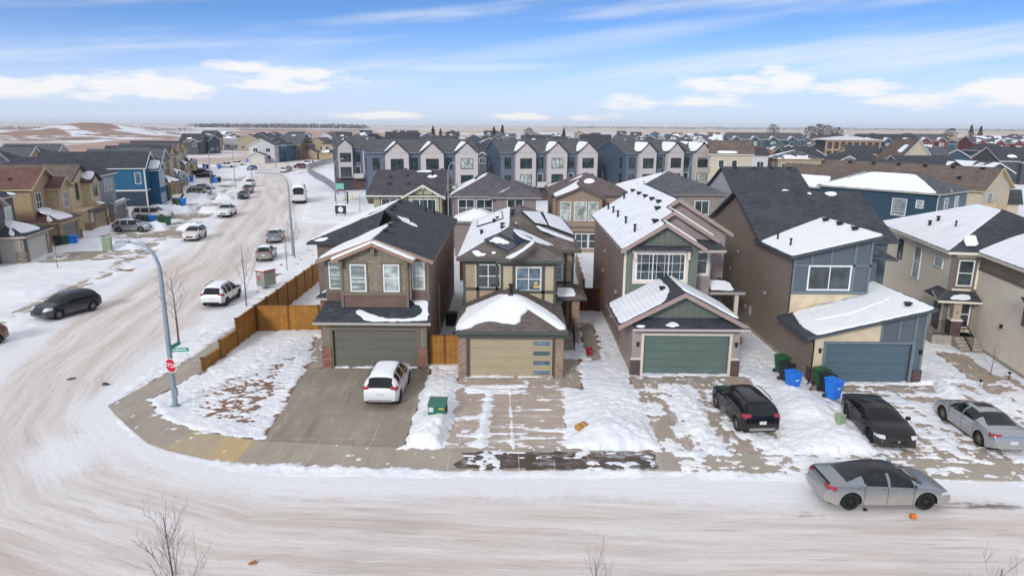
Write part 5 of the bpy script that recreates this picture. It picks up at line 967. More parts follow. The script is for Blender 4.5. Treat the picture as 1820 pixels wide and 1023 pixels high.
b = MB(); b.box(1.2, -1.8, 2.6, 4.6, 0, 2.8); b.box(1.2, -1.8, 2.8, 1.3, 0, 3.7); b.box(1.2, -1.8, 2.8, 4.6, -1.7, 3.7); b.box(4.5, -1.8, 0, 4.7, -1.6, 5.2); b.build('balcony', q.trim, q.h); q.win(2.9, 0, 2.9, 1.6, 2.1, GL_DARK, 2, 1); b = MB(); b.slab([(1.0, 10, 7.6), (3.2, 10, 7.6), (3.2, 11, 7.6), (1.0, 11, 7.6)], (0, 0, .1)); 
b = MB(); b.box(1.7, 9, 6.3, 3.1, 10.6, 7.0); b.build('skylight', GL_CURT, q.h)
# ---- townhouse blocks
TWB = mk('white_batten', 'b9b2b0', .7, 'batten', .38, var=.05, dark=.82); TGR = lap('5f6876', .22, var=.05); TNV = lap('4a586a', .22, var=.05); TRF = mk('grey_dusted_shingles', '55565b', .9, 'shingle', .15, col2='46474c', bump=.5)
def terrace(label, loc, rot, n, pitch=6.1, bay=3.9, dep=12, left=0, sc=1.0):
    q = GH(label, loc, rot, TGR, TRF, trim_mat('7a7d83'), 'townhouse_block', 'townhouse blocks', 'townhouses')
    L = left; Rr = n*pitch - (pitch-bay); q.h.scale = (sc,)*3
    b = MB(); b.box(-L, 1.0, 0, Rr+.1, dep+1, 9.25); b.build('wall', TGR, q.h)
    for x, f, nm in ((-L, -1, 'end_wall'), (Rr+.1, 1, 'end_wall')):
        b = MB(); b.slab([(x, 1.0, 0), (x, dep+1, 0), (x, dep+1, 9.2), (x, dep/2+1, 11.35), (x, 1.0, 9.2)], (.05*f, 0, 0)); b.build(nm, TNV, q.h)
    r = MB(); gable_roof(r, -L-.3, Rr+.35, .6, dep+1.4, dep/2+1, 11.5, .345, 'x'); r.build('roof', [TRF, q.trim], q.h)
    b = MB(); b.box(-L-.04, .96, 0, Rr+.12, 1.0, 2.9); b.build('base_wall', ST_DARK, q.h)
    for i in range(n):
        x = i*pitch; b = MB(); gwall(b, x, x+bay, 0, 1.2, 2.9, .95, x+bay/2, 11.15); b.build('bay', TWB, q.h)
        r = MB(); gable_roof(r, x-.25, x+bay+.25, -.3, 6.2, x+bay/2, 11.25, .93, t=.14); r.build('bay_roof', [TRF, M_dark], q.h)
        snow_patch(q.h, [(x-.1, -.2, 9.45), (x+bay/2-.1, -.2, 11.15), (x+bay/2-.1, 5.2, 11.2), (x-.1, 2.2, 9.45)], (-.93, 0, 1), .06, None, .05, False, seg=.6)
        q.tr([((x+bay/2, 0, 0), -bay/2, bay/2, 9.1, 9.2)], name='band_trim', mat=trim_mat('a29c9b'), t=.03)
        for z, h_ in ((6.35, 1.75), (3.1, 2.0)): q.win(x+bay/2, 0, z, 2.15, h_, [GL_TEAL, GL_DARK, GL_TEAL, GL_CURT, GL_DARK][(i*2+int(z)+len(label)) % 5], 3, 1, frame=W_BLACK)
        xs_ = x+bay+(pitch-bay)/2
        if i < n-1:
            q.win(xs_, 1.0, 6.3, 1.05, 1.9, GL_TEAL, 1, 1, frame=W_BLACK); q.win(xs_, 1.0, 3.1, .95, 2.1, GL_DARK, 1, 1)
            b = MB(); b.box(xs_-1.0, -.4, 2.75, xs_+1.0, 1.0, 2.9); b.box(xs_-1.0, -.4, 2.9, xs_+1.0, -.33, 3.8); b.build('balcony', mk_plain('balcony_panel', 'b9b6b2', .6), q.h)
        b = MB(); b.ob((x+bay/2, .96, 0), X_, -Y_, -1.3, 1.3, .1, 2.4, 0, .05); b.build('garage_door', mk_plain('charcoal_door', '3c4149', .6), q.h)
    if left > 1.5: q.win(-left/2, 1.0, 6.3, 1.1, 1.9, GL_TEAL, 1, 1, frame=W_BLACK); q.win(-left/2, 1.0, 3.3, 1.1, 1.6, GL_DARK, 1, 1, frame=W_BLACK)
    for y, z in ((3, 6.3), (10.5, 6.3), (3, 3.2), (10.5, 3.2)): q.win(-L-.05, y, z, .7, 1.9, GL_DARK, 1, 1, LF, frame=W_BLACK)
    return q
terrace('grey and white townhouse block with three gabled bays, left of the centre', (-22.8, 124, 0), R(14), 3, 6.35, 4.15, 12, 3.2)
terrace('grey and white townhouse block of three gabled bays in the centre', (.6, 129.5, 0), R(15), 3, 6.2, 3.9, 12, 2.7)
terrace('townhouse block with a tall slate blue end wall and two white bays', (24.4, 133, 0), R(20), 3, 6.2, 3.6, 13, 2.4)
terrace('townhouse block seen end on with narrow white bays beside the cream house', (37.2, 140, 0), R(62), 3, 6.2, 3.9, 10, 1.2)
q = terrace('grey townhouse block standing beside the curving path, leftmost of the townhouses', (-37.5, 149, 0), R(16), 2, 5.2, 3.0, 12, .6)
q = GH('cream three storey house with brown roof right of the townhouses', (37.6, 132, 0), R(-14), BEIGE('b8ad9b'), SH_BROWN, trim_mat('cfc5b5')); q.gab(0, 7.5, 0, 9, 9.2, .5, 'x', .4)
q.snow([(1, -.3, 9.3), (5, -.3, 9.3), (5, .6, 9.7), (1, .5, 9.7)], (0, -.5, 1)); [q.win(x, 0, z, .9, 1.3, GL_DARK, 1, 1) for x in (2, 4.4) for z in (6.7, 3.8)]; [q.win(0, 3, z, .9, 1.4, GL_DARK, 1, 1, LF) for z in (6.7, 3.8)]
# ---- left side of the side street, fronts turned to it
TH = R(103.5); LU = Vector((math.cos(TH), math.sin(TH), 0)); GL_ = 'houses along the left side street'
WD = mk_plain('white_garage_door', 'c6c2b8', .6); GD = mk_plain('grey_garage_door', '7d7a76', .6); TD_ = mk_plain('tan_garage_door', 'a08e74', .6); BRT = trim_mat('b39d7d'); WT = trim_mat('cfcfcc')
def left(label, loc, wall, roof, trim): return GH(label, loc, TH, wall, roof, trim, group=GL_)
q = left('grey taupe house with white garage door and stone pillars at the left edge', (-49.8, 68.6, 0), BEIGE('a0978f'), SH_DARK, trim_mat('b3aaa0')); DG = lap('5c5a5c', .2)
q.body(-3, 6, 2.8, 15, 6.5, DG); q.hip(-3, 6, 2.8, 15, 6.55, .45); q.garage(0, 6.3, 0, 2.9, .4, 'hip', WD, 3.4, 4.8, None, None, ST_TAN, .9); b = MB(); b.box(0, .2, 0, 6.3, 3, 2.88); b.build('garage_wall', q.wall, q.h)
b = MB(); b.box(-.03, -.03, 1.25, .75, 0, 2.8); b.build('corner_panel', DG, q.h); q.win(4.4, 2.8, 3.7, 1.2, 1.6, GL_CURT, 2, 1, casing=WT); q.win(.5, 2.8, 3.7, 1.2, 1.6, GL_CURT, 2, 1, casing=WT); q.snow([(4.6, 2.4, 6.6), (6.4, 2.3, 6.57), (5.6, 3.4, 7.0)], (0, -.45, 1)); q.gab(-.6, 2.0, 2.2, 6, 6.0, .6, 'y', .4, 'gable_roof', DG)
q = left('brown house with rusty roof and two tall white windows on the left', (-52.5, 78.4, 0), BEIGE('a48d70'), SH_RUST, BRT)
q.gab(.5, 8.3, 2.6, 17, 6.8, .52, 'y', .4); q.gab(4.6, 8.2, 1.2, 9, 6.5, .6, 'y', .4, 'gable_roof', batten('b39c7c', .5)); q.garage(.2, 6.6, 0, 2.9, .42, 'hip', GD, 3.4, 4.6, None, None, BR_RED, 1); b = MB(); b.box(.2, .2, 0, 6.6, 2.6, 2.88); b.build('garage_wall', q.wall, q.h)
q.win(2.4, 2.6, 4.1, 1.4, 2.0, GL_DARK, 2, 2); q.win(6.4, 1.2, 4.0, 1.4, 1.9, GL_DARK, 2, 2)
for y in (5, 7.5, 10): vent(q.h, (1.9, y, 7.75), R(90), world=False)
q.snow([(.6, 1.6, 3.8), (2.6, 3.6, 4.6), (3.4, 3.3, 4.6), (2.2, 1.0, 3.5)], (0, -.42, 1), .25)
STU = mk('cream_stucco', 'c6b496', .85, var=.06, vs=3)
q = left('cream stucco house with brown roof, hooded bay and tan garage door', (-55.7, 89.8, 0), STU, SH_BROWN, M_dark)
q.gab(1.2, 8.6, 2.4, 18, 6.7, .48, 'y', .4); q.gab(5.2, 8.6, 1.3, 8, 6.4, .62, 'y', .4, 'gable_roof'); q.garage(0, 7.0, 0, 2.9, .32, 'shed', TD_, 3.7, 4.6, None, None, BR_TAN, .0); b = MB(); b.box(0, .2, 0, 7.0, 2.5, 2.88); b.build('garage_wall', q.wall, q.h)
q.win(3.4, 2.4, 4.1, .9, 2.1, GL_DARK, 1, 2, frame=M_dark); q.win(6.9, 1.3, 4.1, 1.7, 1.8, GL_DARK, 2, 2, frame=BRT); q.snow([(4.8, .9, 6.5), (6.7, .9, 7.6), (6.7, 3.6, 7.6), (5.1, 2.0, 6.6)], (-.62, 0, 1), .12); q.snow([(4.6, -.1, 3.2), (6.6, .0, 3.2), (6.4, 1.2, 3.55), (5.3, 1.0, 3.5)], (0, -.32, 1), .1)
q = left('pale grey house with white trimmed triple window and snowy garage roof', (-57.6, 98.3, 0), BEIGE('8b8c92'), SH_DARK, WT)
q.body(-.5, 8.8, 2.0, 17, 6.7); q.hip(-.5, 8.8, 2.0, 17, 6.75, .5); q.garage(.2, 6.4, 0, 2.9, .25, 'shed', GD, 3.3, 4.6, None, None, BR_TAN, 1.0); b = MB(); b.box(.2, .2, 0, 6.4, 3.3, 2.88); b.build('garage_wall', q.wall, q.h); [q.win(x, 2.0, 4.2, .9, 1.8, GL_DARK, 1, 2) for x in (4.4, 5.8, 7.2)]
BL = lap('1f5b7d', .2, var=.06)
q = left('bright blue house with white trim and a tall glazed corner bay', (-63.0, 118.8, 0), BL, SH_DARK, WT)
q.gab(0, 7.4, .4, 17, 6.7, .66, 'y', .35, wall=BL); b = MB(); b.box(-.06, .35, 0, 7.45, 17, 2.7); b.build('base_wall', mk_plain('navy_base', '2a3a4b', .7), q.h); q.tr([((3.7, .4, 0), -3.8, 3.8, 2.7, 2.95), ((3.7, .4, 0), -3.75, -3.55, 0, 6.6), ((3.7, .4, 0), 3.55, 3.75, 0, 6.6)], mat=WT, t=.09); q.tr([((0, .4, 0), -16.6, .1, 2.7, 2.95), ((0, .4, 0), -.1, .1, 0, 6.8), ((0, .4, 0), -9.6, -9.4, 0, 6.8)], LF, mat=WT, t=.09)
q.gab(2.6, 7.2, -1.1, 4, 6.2, .62, 'y', .35, 'gable_roof', BL); [q.win(x, -1.1, z, .8, 1.4, GL_BLUE, 1, 1) for x in (3.6, 4.9, 6.2) for z in (.5, 3.2, 4.8)]; q.snow([(2.3, -1.3, 6.3), (4.7, -1.3, 7.75), (4.7, 2, 7.75), (2.4, .4, 6.3)], (-.62, 0, 1), .12); b = MB(); b.box(7.4, -1.4, 0, 9.4, 3, 3.0); b.build('side_bay', mk_plain('charcoal_wall', '4b4c50', .7), q.h); q.win(0, 1.5, 4.0, .8, 1.8, GL_BLUE, 1, 1, LF)
SPEC = [('tan house with flat topped porch roof and tan garage behind the blue house', 'a8906c', SH_DARK, BRT, 'hip', TD_), ('grey house with grey garage and snow striped stair behind the tan house', '8a8789', SH_GREY, WT, 'gable', GD), ('pale blue house with white window trim further up the left row', '8d9fb4', SH_GREY, WT, 'hip', mk_plain('blue_garage_door', '6c8199', .6)), ('beige gabled house with snow patch over its garage up the left row', 'b3a07f', SH_DARK, BRT, 'gable', WD), ('tall dark brown house with cream gable end at the bend of the left row', '5d554f', SH_DARK, BRT, 'gable', TD_), ('sand coloured house beyond the dark brown one at the bend', 'b59f7b', SH_GREY, BRT, 'hip', TD_), ('slate grey house with white garage, second last of the left row', '75797f', SH_DARK, WT, 'gable', WD), ('tall tan house with dark roof, last of the left row', 'ac9778', SH_DARK, BRT, 'hip', TD_)]
for i, (lb, c, rf, trm, kind, dr) in enumerate(SPEC):
    p = Vector((-65.6, 133.5, 0)) + LU*11.4*i + Vector((-1.9*i, 0, 0)); q = left(lb, p, BEIGE(c), rf, trm)
    (q.gab(-1, 6.9, 3, 17, 6.6, .54, 'y', .4) if i % 2 else (q.body(-1, 6.9, 3, 17, 6.6), q.hip(-1, 6.9, 3, 17, 6.65, .5)))
    q.garage(.2, 6.2, 0, 2.9, .4, kind, dr, 3.3, 4.6, None, None, BR_TAN if i % 2 else None, .8); b = MB(); b.box(.2, .2, 0, 6.2, 3, 2.88); b.build('garage_wall', q.wall, q.h); q.win(1.4, 3, 4.0, 1.3, 1.5, GL_DARK, 2, 1); q.win(4.8, 3, 4.0, 1.1, 1.5, GL_DARK, 1, 2); q.win(-1, 9, 3.6, 1, 1.5, GL_DARK, 1, 1, LF)
    if i in (1, 3): b = MB(); b.box(3.2, 2.2, 2.9, 6.4, 3.2, 6.5); b.build('bay', BEIGE('b8a98a'), q.h); q.win(4.8, 2.2, 4.0, 1.5, 1.4, GL_DARK, 2, 1)

BK_ = [('dark roofed house behind the brown house at the left edge', '6d5f55', SH_BROWN), ('navy gabled house showing its white rake behind the cream house', '2f4f6b', SH_DARK), ('charcoal roofed house behind the blue house', '5c5d61', SH_DARK), ('grey house with snow streaked roof in the second left row', '86878a', SH_GREY), ('brown walled house in the middle of the second left row', '6e5d50', SH_DARK), ('tan walled house further up the second left row', 'a08a6d', SH_GREY), ('slate house near the end of the second left row', '5d6c7b', SH_DARK), ('pale house at the end of the second left row', 'a8a6a2', SH_GREY)]
for i, (lb, c, rf) in enumerate(BK_):
    p = Vector((-84, 92, 0)) + LU*13.2*i + Vector((-2.0*i, 0, 0)); q = left(lb, p, BEIGE(c), rf, WT if i % 2 else BRT)
    (q.gab(0, 8.4, 0, 13, 6.3, .52, 'y', .4) if i % 2 else (q.body(0, 8.4, 0, 13, 6.3), q.hip(0, 8.4, 0, 13, 6.35, .5))); q.win(2, 0, 3.8, 1.4, 1.5, GL_DARK, 2, 1); q.win(6, 0, 3.8, 1.4, 1.5, GL_DARK, 2, 1); q.win(0, 6, 3.8, 1.2, 1.5, GL_DARK, 2, 1, LF)
    if i in (2, 3, 5): q.snow([(1, .2, 6.5), (5, .3, 6.5), (4.5, 1.6, 7.2), (1.8, 1.3, 7.0)], (0, -.5, 1), .12)
# ============================================================ VEHICLES
def cinterp(xs, ys, x):
    """monotone cubic through control points"""
    xs, ys = np.array(xs, float), np.array(ys, float); d = np.diff(ys)/np.diff(xs); m = np.zeros(len(xs)); m[0], m[-1] = d[0], d[-1]
    for i in range(1, len(xs)-1): m[i] = 0 if d[i-1]*d[i] <= 0 else 2*d[i-1]*d[i]/(d[i-1]+d[i])
    i = np.clip(np.searchsorted(xs, x)-1, 0, len(xs)-2); h = xs[i+1]-xs[i]; t = (x-xs[i])/h
    return (2*t**3-3*t**2+1)*ys[i] + (t**3-2*t**2+t)*h*m[i] + (-2*t**3+3*t**2)*ys[i+1] + (t**3-t**2)*h*m[i+1]
# x runs from the rear bumper (0) to the nose (L)
CT = {
 'sedan': dict(L=4.88, W=1.84, top=[(0,.62),(.03,.80),(.10,.98),(.30,1.06),(.85,1.10),(1.25,1.24),(1.75,1.40),(2.30,1.455),(2.75,1.43),(3.25,1.24),(3.75,1.00),(4.3,.90),(4.65,.78),(4.82,.64),(4.88,.50)], belt=[(0,.60),(.12,.90),(.5,1.01),(1.2,1.02),(3.2,.94),(3.7,.91),(4.4,.80),(4.8,.55),(4.88,.44)], wheels=(.98, 3.85), r=.355, rear=(.82,1.70), roof=(1.74,2.72), wind=(2.76,3.72), side=(1.42,3.30), pil=(2.36,), tum=.30, sill=.22),
 'coupe': dict(L=4.65, W=1.84, top=[(0,.62),(.03,.82),(.10,.98),(.30,1.04),(.75,1.07),(1.15,1.20),(1.65,1.34),(2.2,1.39),(2.65,1.36),(3.1,1.19),(3.5,.99),(4.05,.89),(4.4,.76),(4.6,.60),(4.65,.48)], belt=[(0,.60),(.12,.9),(.5,.98),(1.2,.99),(3.0,.92),(3.5,.89),(4.2,.78),(4.58,.52),(4.65,.42)], wheels=(.95, 3.72), r=.355, rear=(.78,1.62), roof=(1.7,2.58), wind=(2.64,3.45), side=(1.15,3.1), pil=(1.75,), tum=.32, sill=.2),
 'suv': dict(L=4.60, W=1.86, top=[(0,.66),(.03,.85),(.07,1.03),(.22,1.25),(.42,1.52),(.62,1.61),(1.2,1.665),(2.2,1.68),(2.7,1.63),(3.15,1.40),(3.55,1.13),(4.1,1.03),(4.42,.90),(4.56,.72),(4.60,.56)], belt=[(0,.62),(.07,.98),(.5,1.06),(1.2,1.03),(3.0,.98),(3.5,1.02),(4.2,.92),(4.55,.62),(4.6,.5)], wheels=(.88, 3.60), r=.36, rear=(.10,.45), roof=(.60,2.56), wind=(2.70,3.50), side=(.55,3.12), pil=(1.15,2.08), tum=.20, sill=.27),
 'bigsuv': dict(L=5.5, W=2.03, top=[(0,.7),(.03,.95),(.06,1.15),(.16,1.4),(.30,1.76),(.5,1.86),(1.5,1.91),(2.9,1.91),(3.4,1.85),(3.8,1.58),(4.15,1.30),(4.9,1.20),(5.3,1.12),(5.45,.95),(5.5,.65)], belt=[(0,.66),(.06,1.1),(.5,1.18),(1.2,1.15),(3.6,1.12),(4.1,1.18),(5.0,1.08),(5.45,.7),(5.5,.55)], wheels=(1.1, 4.25), r=.40, rear=(.08,.32), roof=(.5,3.3), wind=(3.42,4.1), side=(.45,3.85), pil=(1.35,2.55), tum=.16, sill=.32),
 'hatch': dict(L=4.05, W=1.72, top=[(0,.62),(.03,.80),(.08,.98),(.25,1.16),(.50,1.38),(.8,1.46),(1.7,1.50),(2.2,1.46),(2.7,1.24),(3.1,1.00),(3.6,.90),(3.9,.76),(4.02,.62),(4.05,.5)], belt=[(0,.58),(.08,.92),(.5,.97),(2.6,.90),(3.1,.90),(3.7,.8),(4.0,.52),(4.05,.44)], wheels=(.7, 3.25), r=.31, rear=(.14,.62), roof=(.78,2.1), wind=(2.2,3.05), side=(.62,2.75), pil=(1.0,1.8), tum=.24, sill=.22),
 'pickup': dict(L=5.85, W=2.02, top=[(0,.8),(.03,1.05),(.06,1.18),(.5,1.20),(1.85,1.21),(1.98,1.26),(2.06,1.5),(2.18,1.82),(2.5,1.92),(3.5,1.92),(3.8,1.85),(4.15,1.60),(4.5,1.33),(5.2,1.25),(5.65,1.15),(5.8,.98),(5.85,.7)], belt=[(0,.75),(.06,1.12),(.5,1.16),(2.0,1.17),(4.1,1.13),(4.5,1.2),(5.3,1.1),(5.8,.75),(5.85,.6)], wheels=(1.15, 4.65), r=.40, rear=(2.03,2.16), roof=(2.4,3.7), wind=(3.82,4.45), side=(2.25,4.15), pil=(3.1,), tum=.18, sill=.38),
 'minibus': dict(L=7.4, W=2.3, top=[(0,1.0),(.03,1.4),(.06,1.9),(.12,2.5),(.25,2.8),(.5,2.88),(5.2,2.9),(5.6,2.75),(6.0,2.2),(6.4,1.7),(6.9,1.45),(7.25,1.3),(7.36,1.0),(7.4,.7)], belt=[(0,.9),(.06,1.3),(.5,1.35),(6.2,1.3),(7.0,1.25),(7.35,.9),(7.4,.65)], wheels=(1.5, 6.1), r=.42, rear=(.04,.14), roof=(.5,5.2), wind=(5.6,6.3), side=(.6,5.5), pil=(1.9,3.2,4.4), tum=.05, sill=.4)}
def m_paint(name, col, dirt=.4, metal=.35, rough=.28, coat=.6):
    s = NT(name); v = s.obj(); c = lin(col); n = s.noise(v, 2.2, 5, .6)
    zz = s.math('ADD', s.z, s.math('MULTIPLY', s.math('SUBTRACT', n, .5), .45)); d = s.math('MULTIPLY', s.ss(zz, .30, .98, 1.0, 0.0), dirt)
    base = s.mix(d, c, lin('a39a90')); base = s.mix(s.math('MULTIPLY', s.ss(s.noise(v, 7, 4), .5, .8), dirt*.35), base, lin('b3aca5'))
    s.set(Base_Color=base, Metallic=s.math('MULTIPLY', s.math('SUBTRACT', 1.0, d), metal), Roughness=s.math('ADD', s.math('MULTIPLY', d, .4), rough)); s.b.inputs['Coat Weight'].default_value = coat; s.b.inputs['Specular IOR Level'].default_value = .5 if coat > .4 else .22; s.b.inputs['Coat Roughness'].default_value = .08
    return s.m
GL_CAR = mk_glass('car_glass', (.010, .014, .016), None, .03); GL_CAR.node_tree.nodes['Principled BSDF'].inputs['Specular IOR Level'].default_value = .45; M_tyre = mk_plain('tyre_rubber', '191a1b', .8); M_under = mk_plain('underbody', '101112', .8); M_rimS = mk_plain('silver_rim', '8d9094', .35, metal=.7); M_rimD = mk_plain('dark_rim', '34373a', .4, metal=.5)
M_tail = mk_plain('red_lens', '9a2433', .2, spec=.7); M_head = mk_plain('clear_lens', 'c9cfd3', .12, spec=.9); M_plate = mk_plain('licence_plate', 'c9cacc', .5); M_trimp = mk_plain('black_plastic', '1c1e20', .6); M_chrome = mk_plain('chrome', 'b9bcc0', .18, metal=.9)
def car(label, typ, px, hd, paint, rim=None, roofm=None, snow=0.0, rails=False, cladding=False, plate=True, spoiler=False, dark_glass=None, group='parked cars', cat='car', name=None, snow_hood=False, loc=None, badge=None, bumper=None, sunroof=False):
    """px: photo pixel of the middle of the ground contact; hd: heading, degrees from +X of the nose"""
    T = CT[typ]; L, W = T['L'], T['W']; hi = px[1] > 480
    p = Vector(loc) if loc is not None else G(px[0], px[1], .07)
    o = thing(name or {'pickup': 'pickup_truck', 'minibus': 'minibus'}.get(typ, 'parked_car'), label, cat, (p.x, p.y, p.z), R(hd), group)
    xs = set(np.round(np.concatenate([np.linspace(0, .5, 16), np.linspace(.5, L-.5, 110 if hi else 46), np.linspace(L-.5, L, 22 if hi else 14)]), 3))
    for xw in T['wheels']:
        for q in np.linspace(-1, 1, 13): xs.add(round(xw + (T['r']+.07)*math.sin(q*math.pi/2), 3))
    xs = np.array(sorted(xs)); xs = xs[np.concatenate([[True], np.diff(xs) > .008])]
    zt = cinterp(*zip(*T['top']), xs); zb = np.minimum(cinterp(*zip(*T['belt']), xs), zt-.02)
    e0 = np.clip(1-xs/.55, 0, 1); e1 = np.clip(1-(L-xs)/.75, 0, 1); Wx = W/2*(1 - .16*e0**2.2 - .20*e1**2.0)
    NLo, NUp = (9, 26) if hi else (7, 13); rows = []
    for i, x in enumerate(xs):
        sl = T['sill'] + .16*e0[i]**1.5 + .06*e1[i]
        for xw in T['wheels']:
            rr = T['r']+.07
            if abs(x-xw) < rr: sl = max(sl, T['r'] + math.sqrt(max(0, rr*rr-(x-xw)**2)) - .02)
        sl = min(sl, zb[i]-.03); row = []
        for j in range(NLo):
            t = j/(NLo-1); z = sl + (zb[i]-sl)*t; f = (z-T['sill'])/max(.1, zb[i]-T['sill'])
            row.append((Wx[i]*(.955 + .045*math.sin(math.pi*min(1, max(0, f*.85+.1)))) if f < .9 else Wx[i]*.985, z))
        hh = zt[i]-zb[i]; gh = np.clip(hh/.35, 0, 1); ex = 2/(2.4+1.3*gh)
        for j in range(1, NUp+1):
            th = math.pi/2*j/NUp; cz = math.sin(th)**ex; cy = math.cos(th)**ex if j < NUp else 0
            row.append((Wx[i]*.985*(1-T['tum']*gh*cz**1.1)*cy, zb[i]+hh*cz))
        rows.append(row)
    M = len(rows[0]); vs = []; half = []
    for i, x in enumerate(xs):
        for (y, z) in rows[i]: vs.append((x-L/2, y, z))
        for (y, z) in reversed(rows[i][:-1]): vs.append((x-L/2, -y, z))
    MM = 2*M-1; cats = {}
    for i in range(len(xs)-1):
        xm = (xs[i]+xs[i+1])/2
        for k in range(MM-1):
            j = k if k < M-1 else MM-2-k; f = (i*MM+k, (i+1)*MM+k, (i+1)*MM+k+1, i*MM+k+1)
            y = (rows[i][j][0]+rows[i][j+1][0])/2; z = (rows[i][j][1]+rows[i][j+1][1])/2; h = (zt[i]+zt[i+1])/2-(zb[i]+zb[i+1])/2; zf = (z-(zb[i]+zb[i+1])/2)/max(h, .01); up = j >= NLo-1; yf = y/(W/2)
            c = 'body'
            if up:
                lim = 1-T['tum']*min(1, h/.35)
                if T['rear'][0] < xm < T['rear'][1] and (yf < lim*.80) and zf > .3 : c = 'rear_window'
                elif T['wind'][0] < xm < T['wind'][1] and yf < lim*.90 and zf > .3: c = 'windshield'
                elif T['side'][0] < xm < T['side'][1] and .10 < zf < .86 and h > .16 and yf > .45 and not any(abs(xm-q) < .05 for q in T['pil']): c = 'side_window'
                elif sunroof and T['roof'][0]+(.35 if typ == 'coupe' or typ == 'sedan' else .75) < xm < T['roof'][1]-.08 and yf < lim*.60: c = 'sunroof'
                elif T['roof'][0]-.02 < xm < T['roof'][1]+.04 and yf < lim*.88: c = 'roof'
                elif T['rear'][1] <= xm < T['roof'][0] and yf < lim*.86: c = 'roof'
            if not up and z < T['sill']+.17 and cladding: c = 'cladding'
            cats.setdefault(c, []).append(f)
    capr = [(k, MM-1-k-1+0, 0) for k in ()]
    for base, fl in ((0, 0), ((len(xs)-1)*MM, 1)):
        for k in range(M-1):
            a, b_, c_, d_ = base+k, base+k+1, base+MM-2-k, base+MM-1-k
            f = (a, b_, c_, d_) if b_ != c_ else (a, b_, d_); cats['body'].append(f if fl == 0 else tuple(reversed(f)))
    def part(name, fs, mat, par=o, off=None):
        used = sorted({q for f in fs for q in f}); mp = {q: n for n, q in enumerate(used)}; b = MB()
        b.add([Vector(vs[q]) + (off if off else Vector()) for q in used], [tuple(mp[q] for q in f) for f in fs]); return b.build(name, mat, par, smooth=True)
    part('body', cats['body'], paint)
    gl = dark_glass or GL_CAR
    for c in ('rear_window', 'windshield', 'sunroof'):
        if c in cats: part(c, cats[c], gl)
    sw = cats.get('side_window', [])
    for sgn in (1, -1):
        fs = [f for f in sw if sum(vs[q][1] for q in f)*sgn > 0]
        if fs: part('side_window', fs, gl)
    if 'roof' in cats:
        rp = part('roof', cats['roof'], roofm or paint)
        if snow: part('roof_snow', cats['roof'], M_roofsnow, rp, Vector((0, 0, .035*snow+.012)))
    if 'cladding' in cats: part('cladding', cats['cladding'], M_trimp)
    bb = MB(); bb.box(.25-L/2, -W/2+.16, .20, L/2-.25, W/2-.16, T['sill']+.25)
    for xw in T['wheels']: bb.box(xw-T['r']-.04-L/2, -W/2+.13, .25, xw+T['r']+.04-L/2, W/2-.13, T['r']*2+.02)
    bb.build('underbody', M_under, o)
    rt = T['r']; tw = .21; n = 28
    for xw in T['wheels']:
        for sg in (1, -1):
            y0 = sg*(W/2-.02); b = MB(); b.lathe([(-tw/2, rt*.62), (-tw/2, rt*.93), (-tw*.36, rt), (tw*.36, rt), (tw/2, rt*.93), (tw/2, rt*.62), (tw*.2, rt*.6)], 'y', (xw-L/2, y0-sg*tw/2, rt), n); wh = b.build('wheel', M_tyre, o, smooth=True)
            b = MB(); yo = y0 - .015*sg
            b.lathe([(0, rt*.58), (.0, rt*.67), (-.05*sg, rt*.66)], 'y', (xw-L/2, yo, rt), n); b.lathe([(.012*sg, 0.001), (.008*sg, rt*.16), (-.02*sg, rt*.17)], 'y', (xw-L/2, yo, rt), 12)
            for k in range(7): a = 2*math.pi*k/7; b.beam((xw-L/2+rt*.12*math.cos(a), yo-.012*sg, rt+rt*.12*math.sin(a)), (xw-L/2+rt*.62*math.cos(a), yo-.012*sg, rt+rt*.62*math.sin(a)), .05, .03, (0, 1, 0))
            b.build('rim', rim or M_rimS, wh); b = MB(); b.lathe([(0, 0.001), (0, rt*.62)], 'y', (xw-L/2, yo-.07*sg, rt), n); b.build('brake_disc', M_under, wh)
    # lamps follow the corners of the body
    def corner(x0, x1, z0, z1, y0, sg, out=.012):
        fs = []
        for i in range(len(xs)-1):
            xm = (xs[i]+xs[i+1])/2
            if not x0 <= xm <= x1: continue
            for k in range(MM-1):
                j = k if k < M-1 else MM-2-k; s_ = 1 if k < M-1 else -1
                if s_ != sg: continue
                y = (rows[i][j][0]+rows[i][j+1][0])/2; z = (rows[i][j][1]+rows[i][j+1][1])/2
                if z0 <= z <= z1 and y > y0*W/2: fs.append((i*MM+k, (i+1)*MM+k, (i+1)*MM+k+1, i*MM+k+1))
        return fs
    def lamp(name, x0, x1, z0, z1, y0, mat, dx, nx0):
        for sg in (1, -1):
            fs = corner(x0, x1, z0, z1, y0, sg)
            if not fs: continue
            used = sorted({q for f in fs for q in f}); mp = {q: n_ for n_, q in enumerate(used)}; b = MB()
            b.add([Vector((vs[q][0]+dx, vs[q][1]*1.012+sg*.004, vs[q][2]+.006)) for q in used], [tuple(mp[q] for q in f) for f in fs]); b.build(name, mat, o, smooth=True)
    zt_ = lambda x: float(np.interp(x, xs, zt)); zb_ = lambda x: float(np.interp(x, xs, zb))
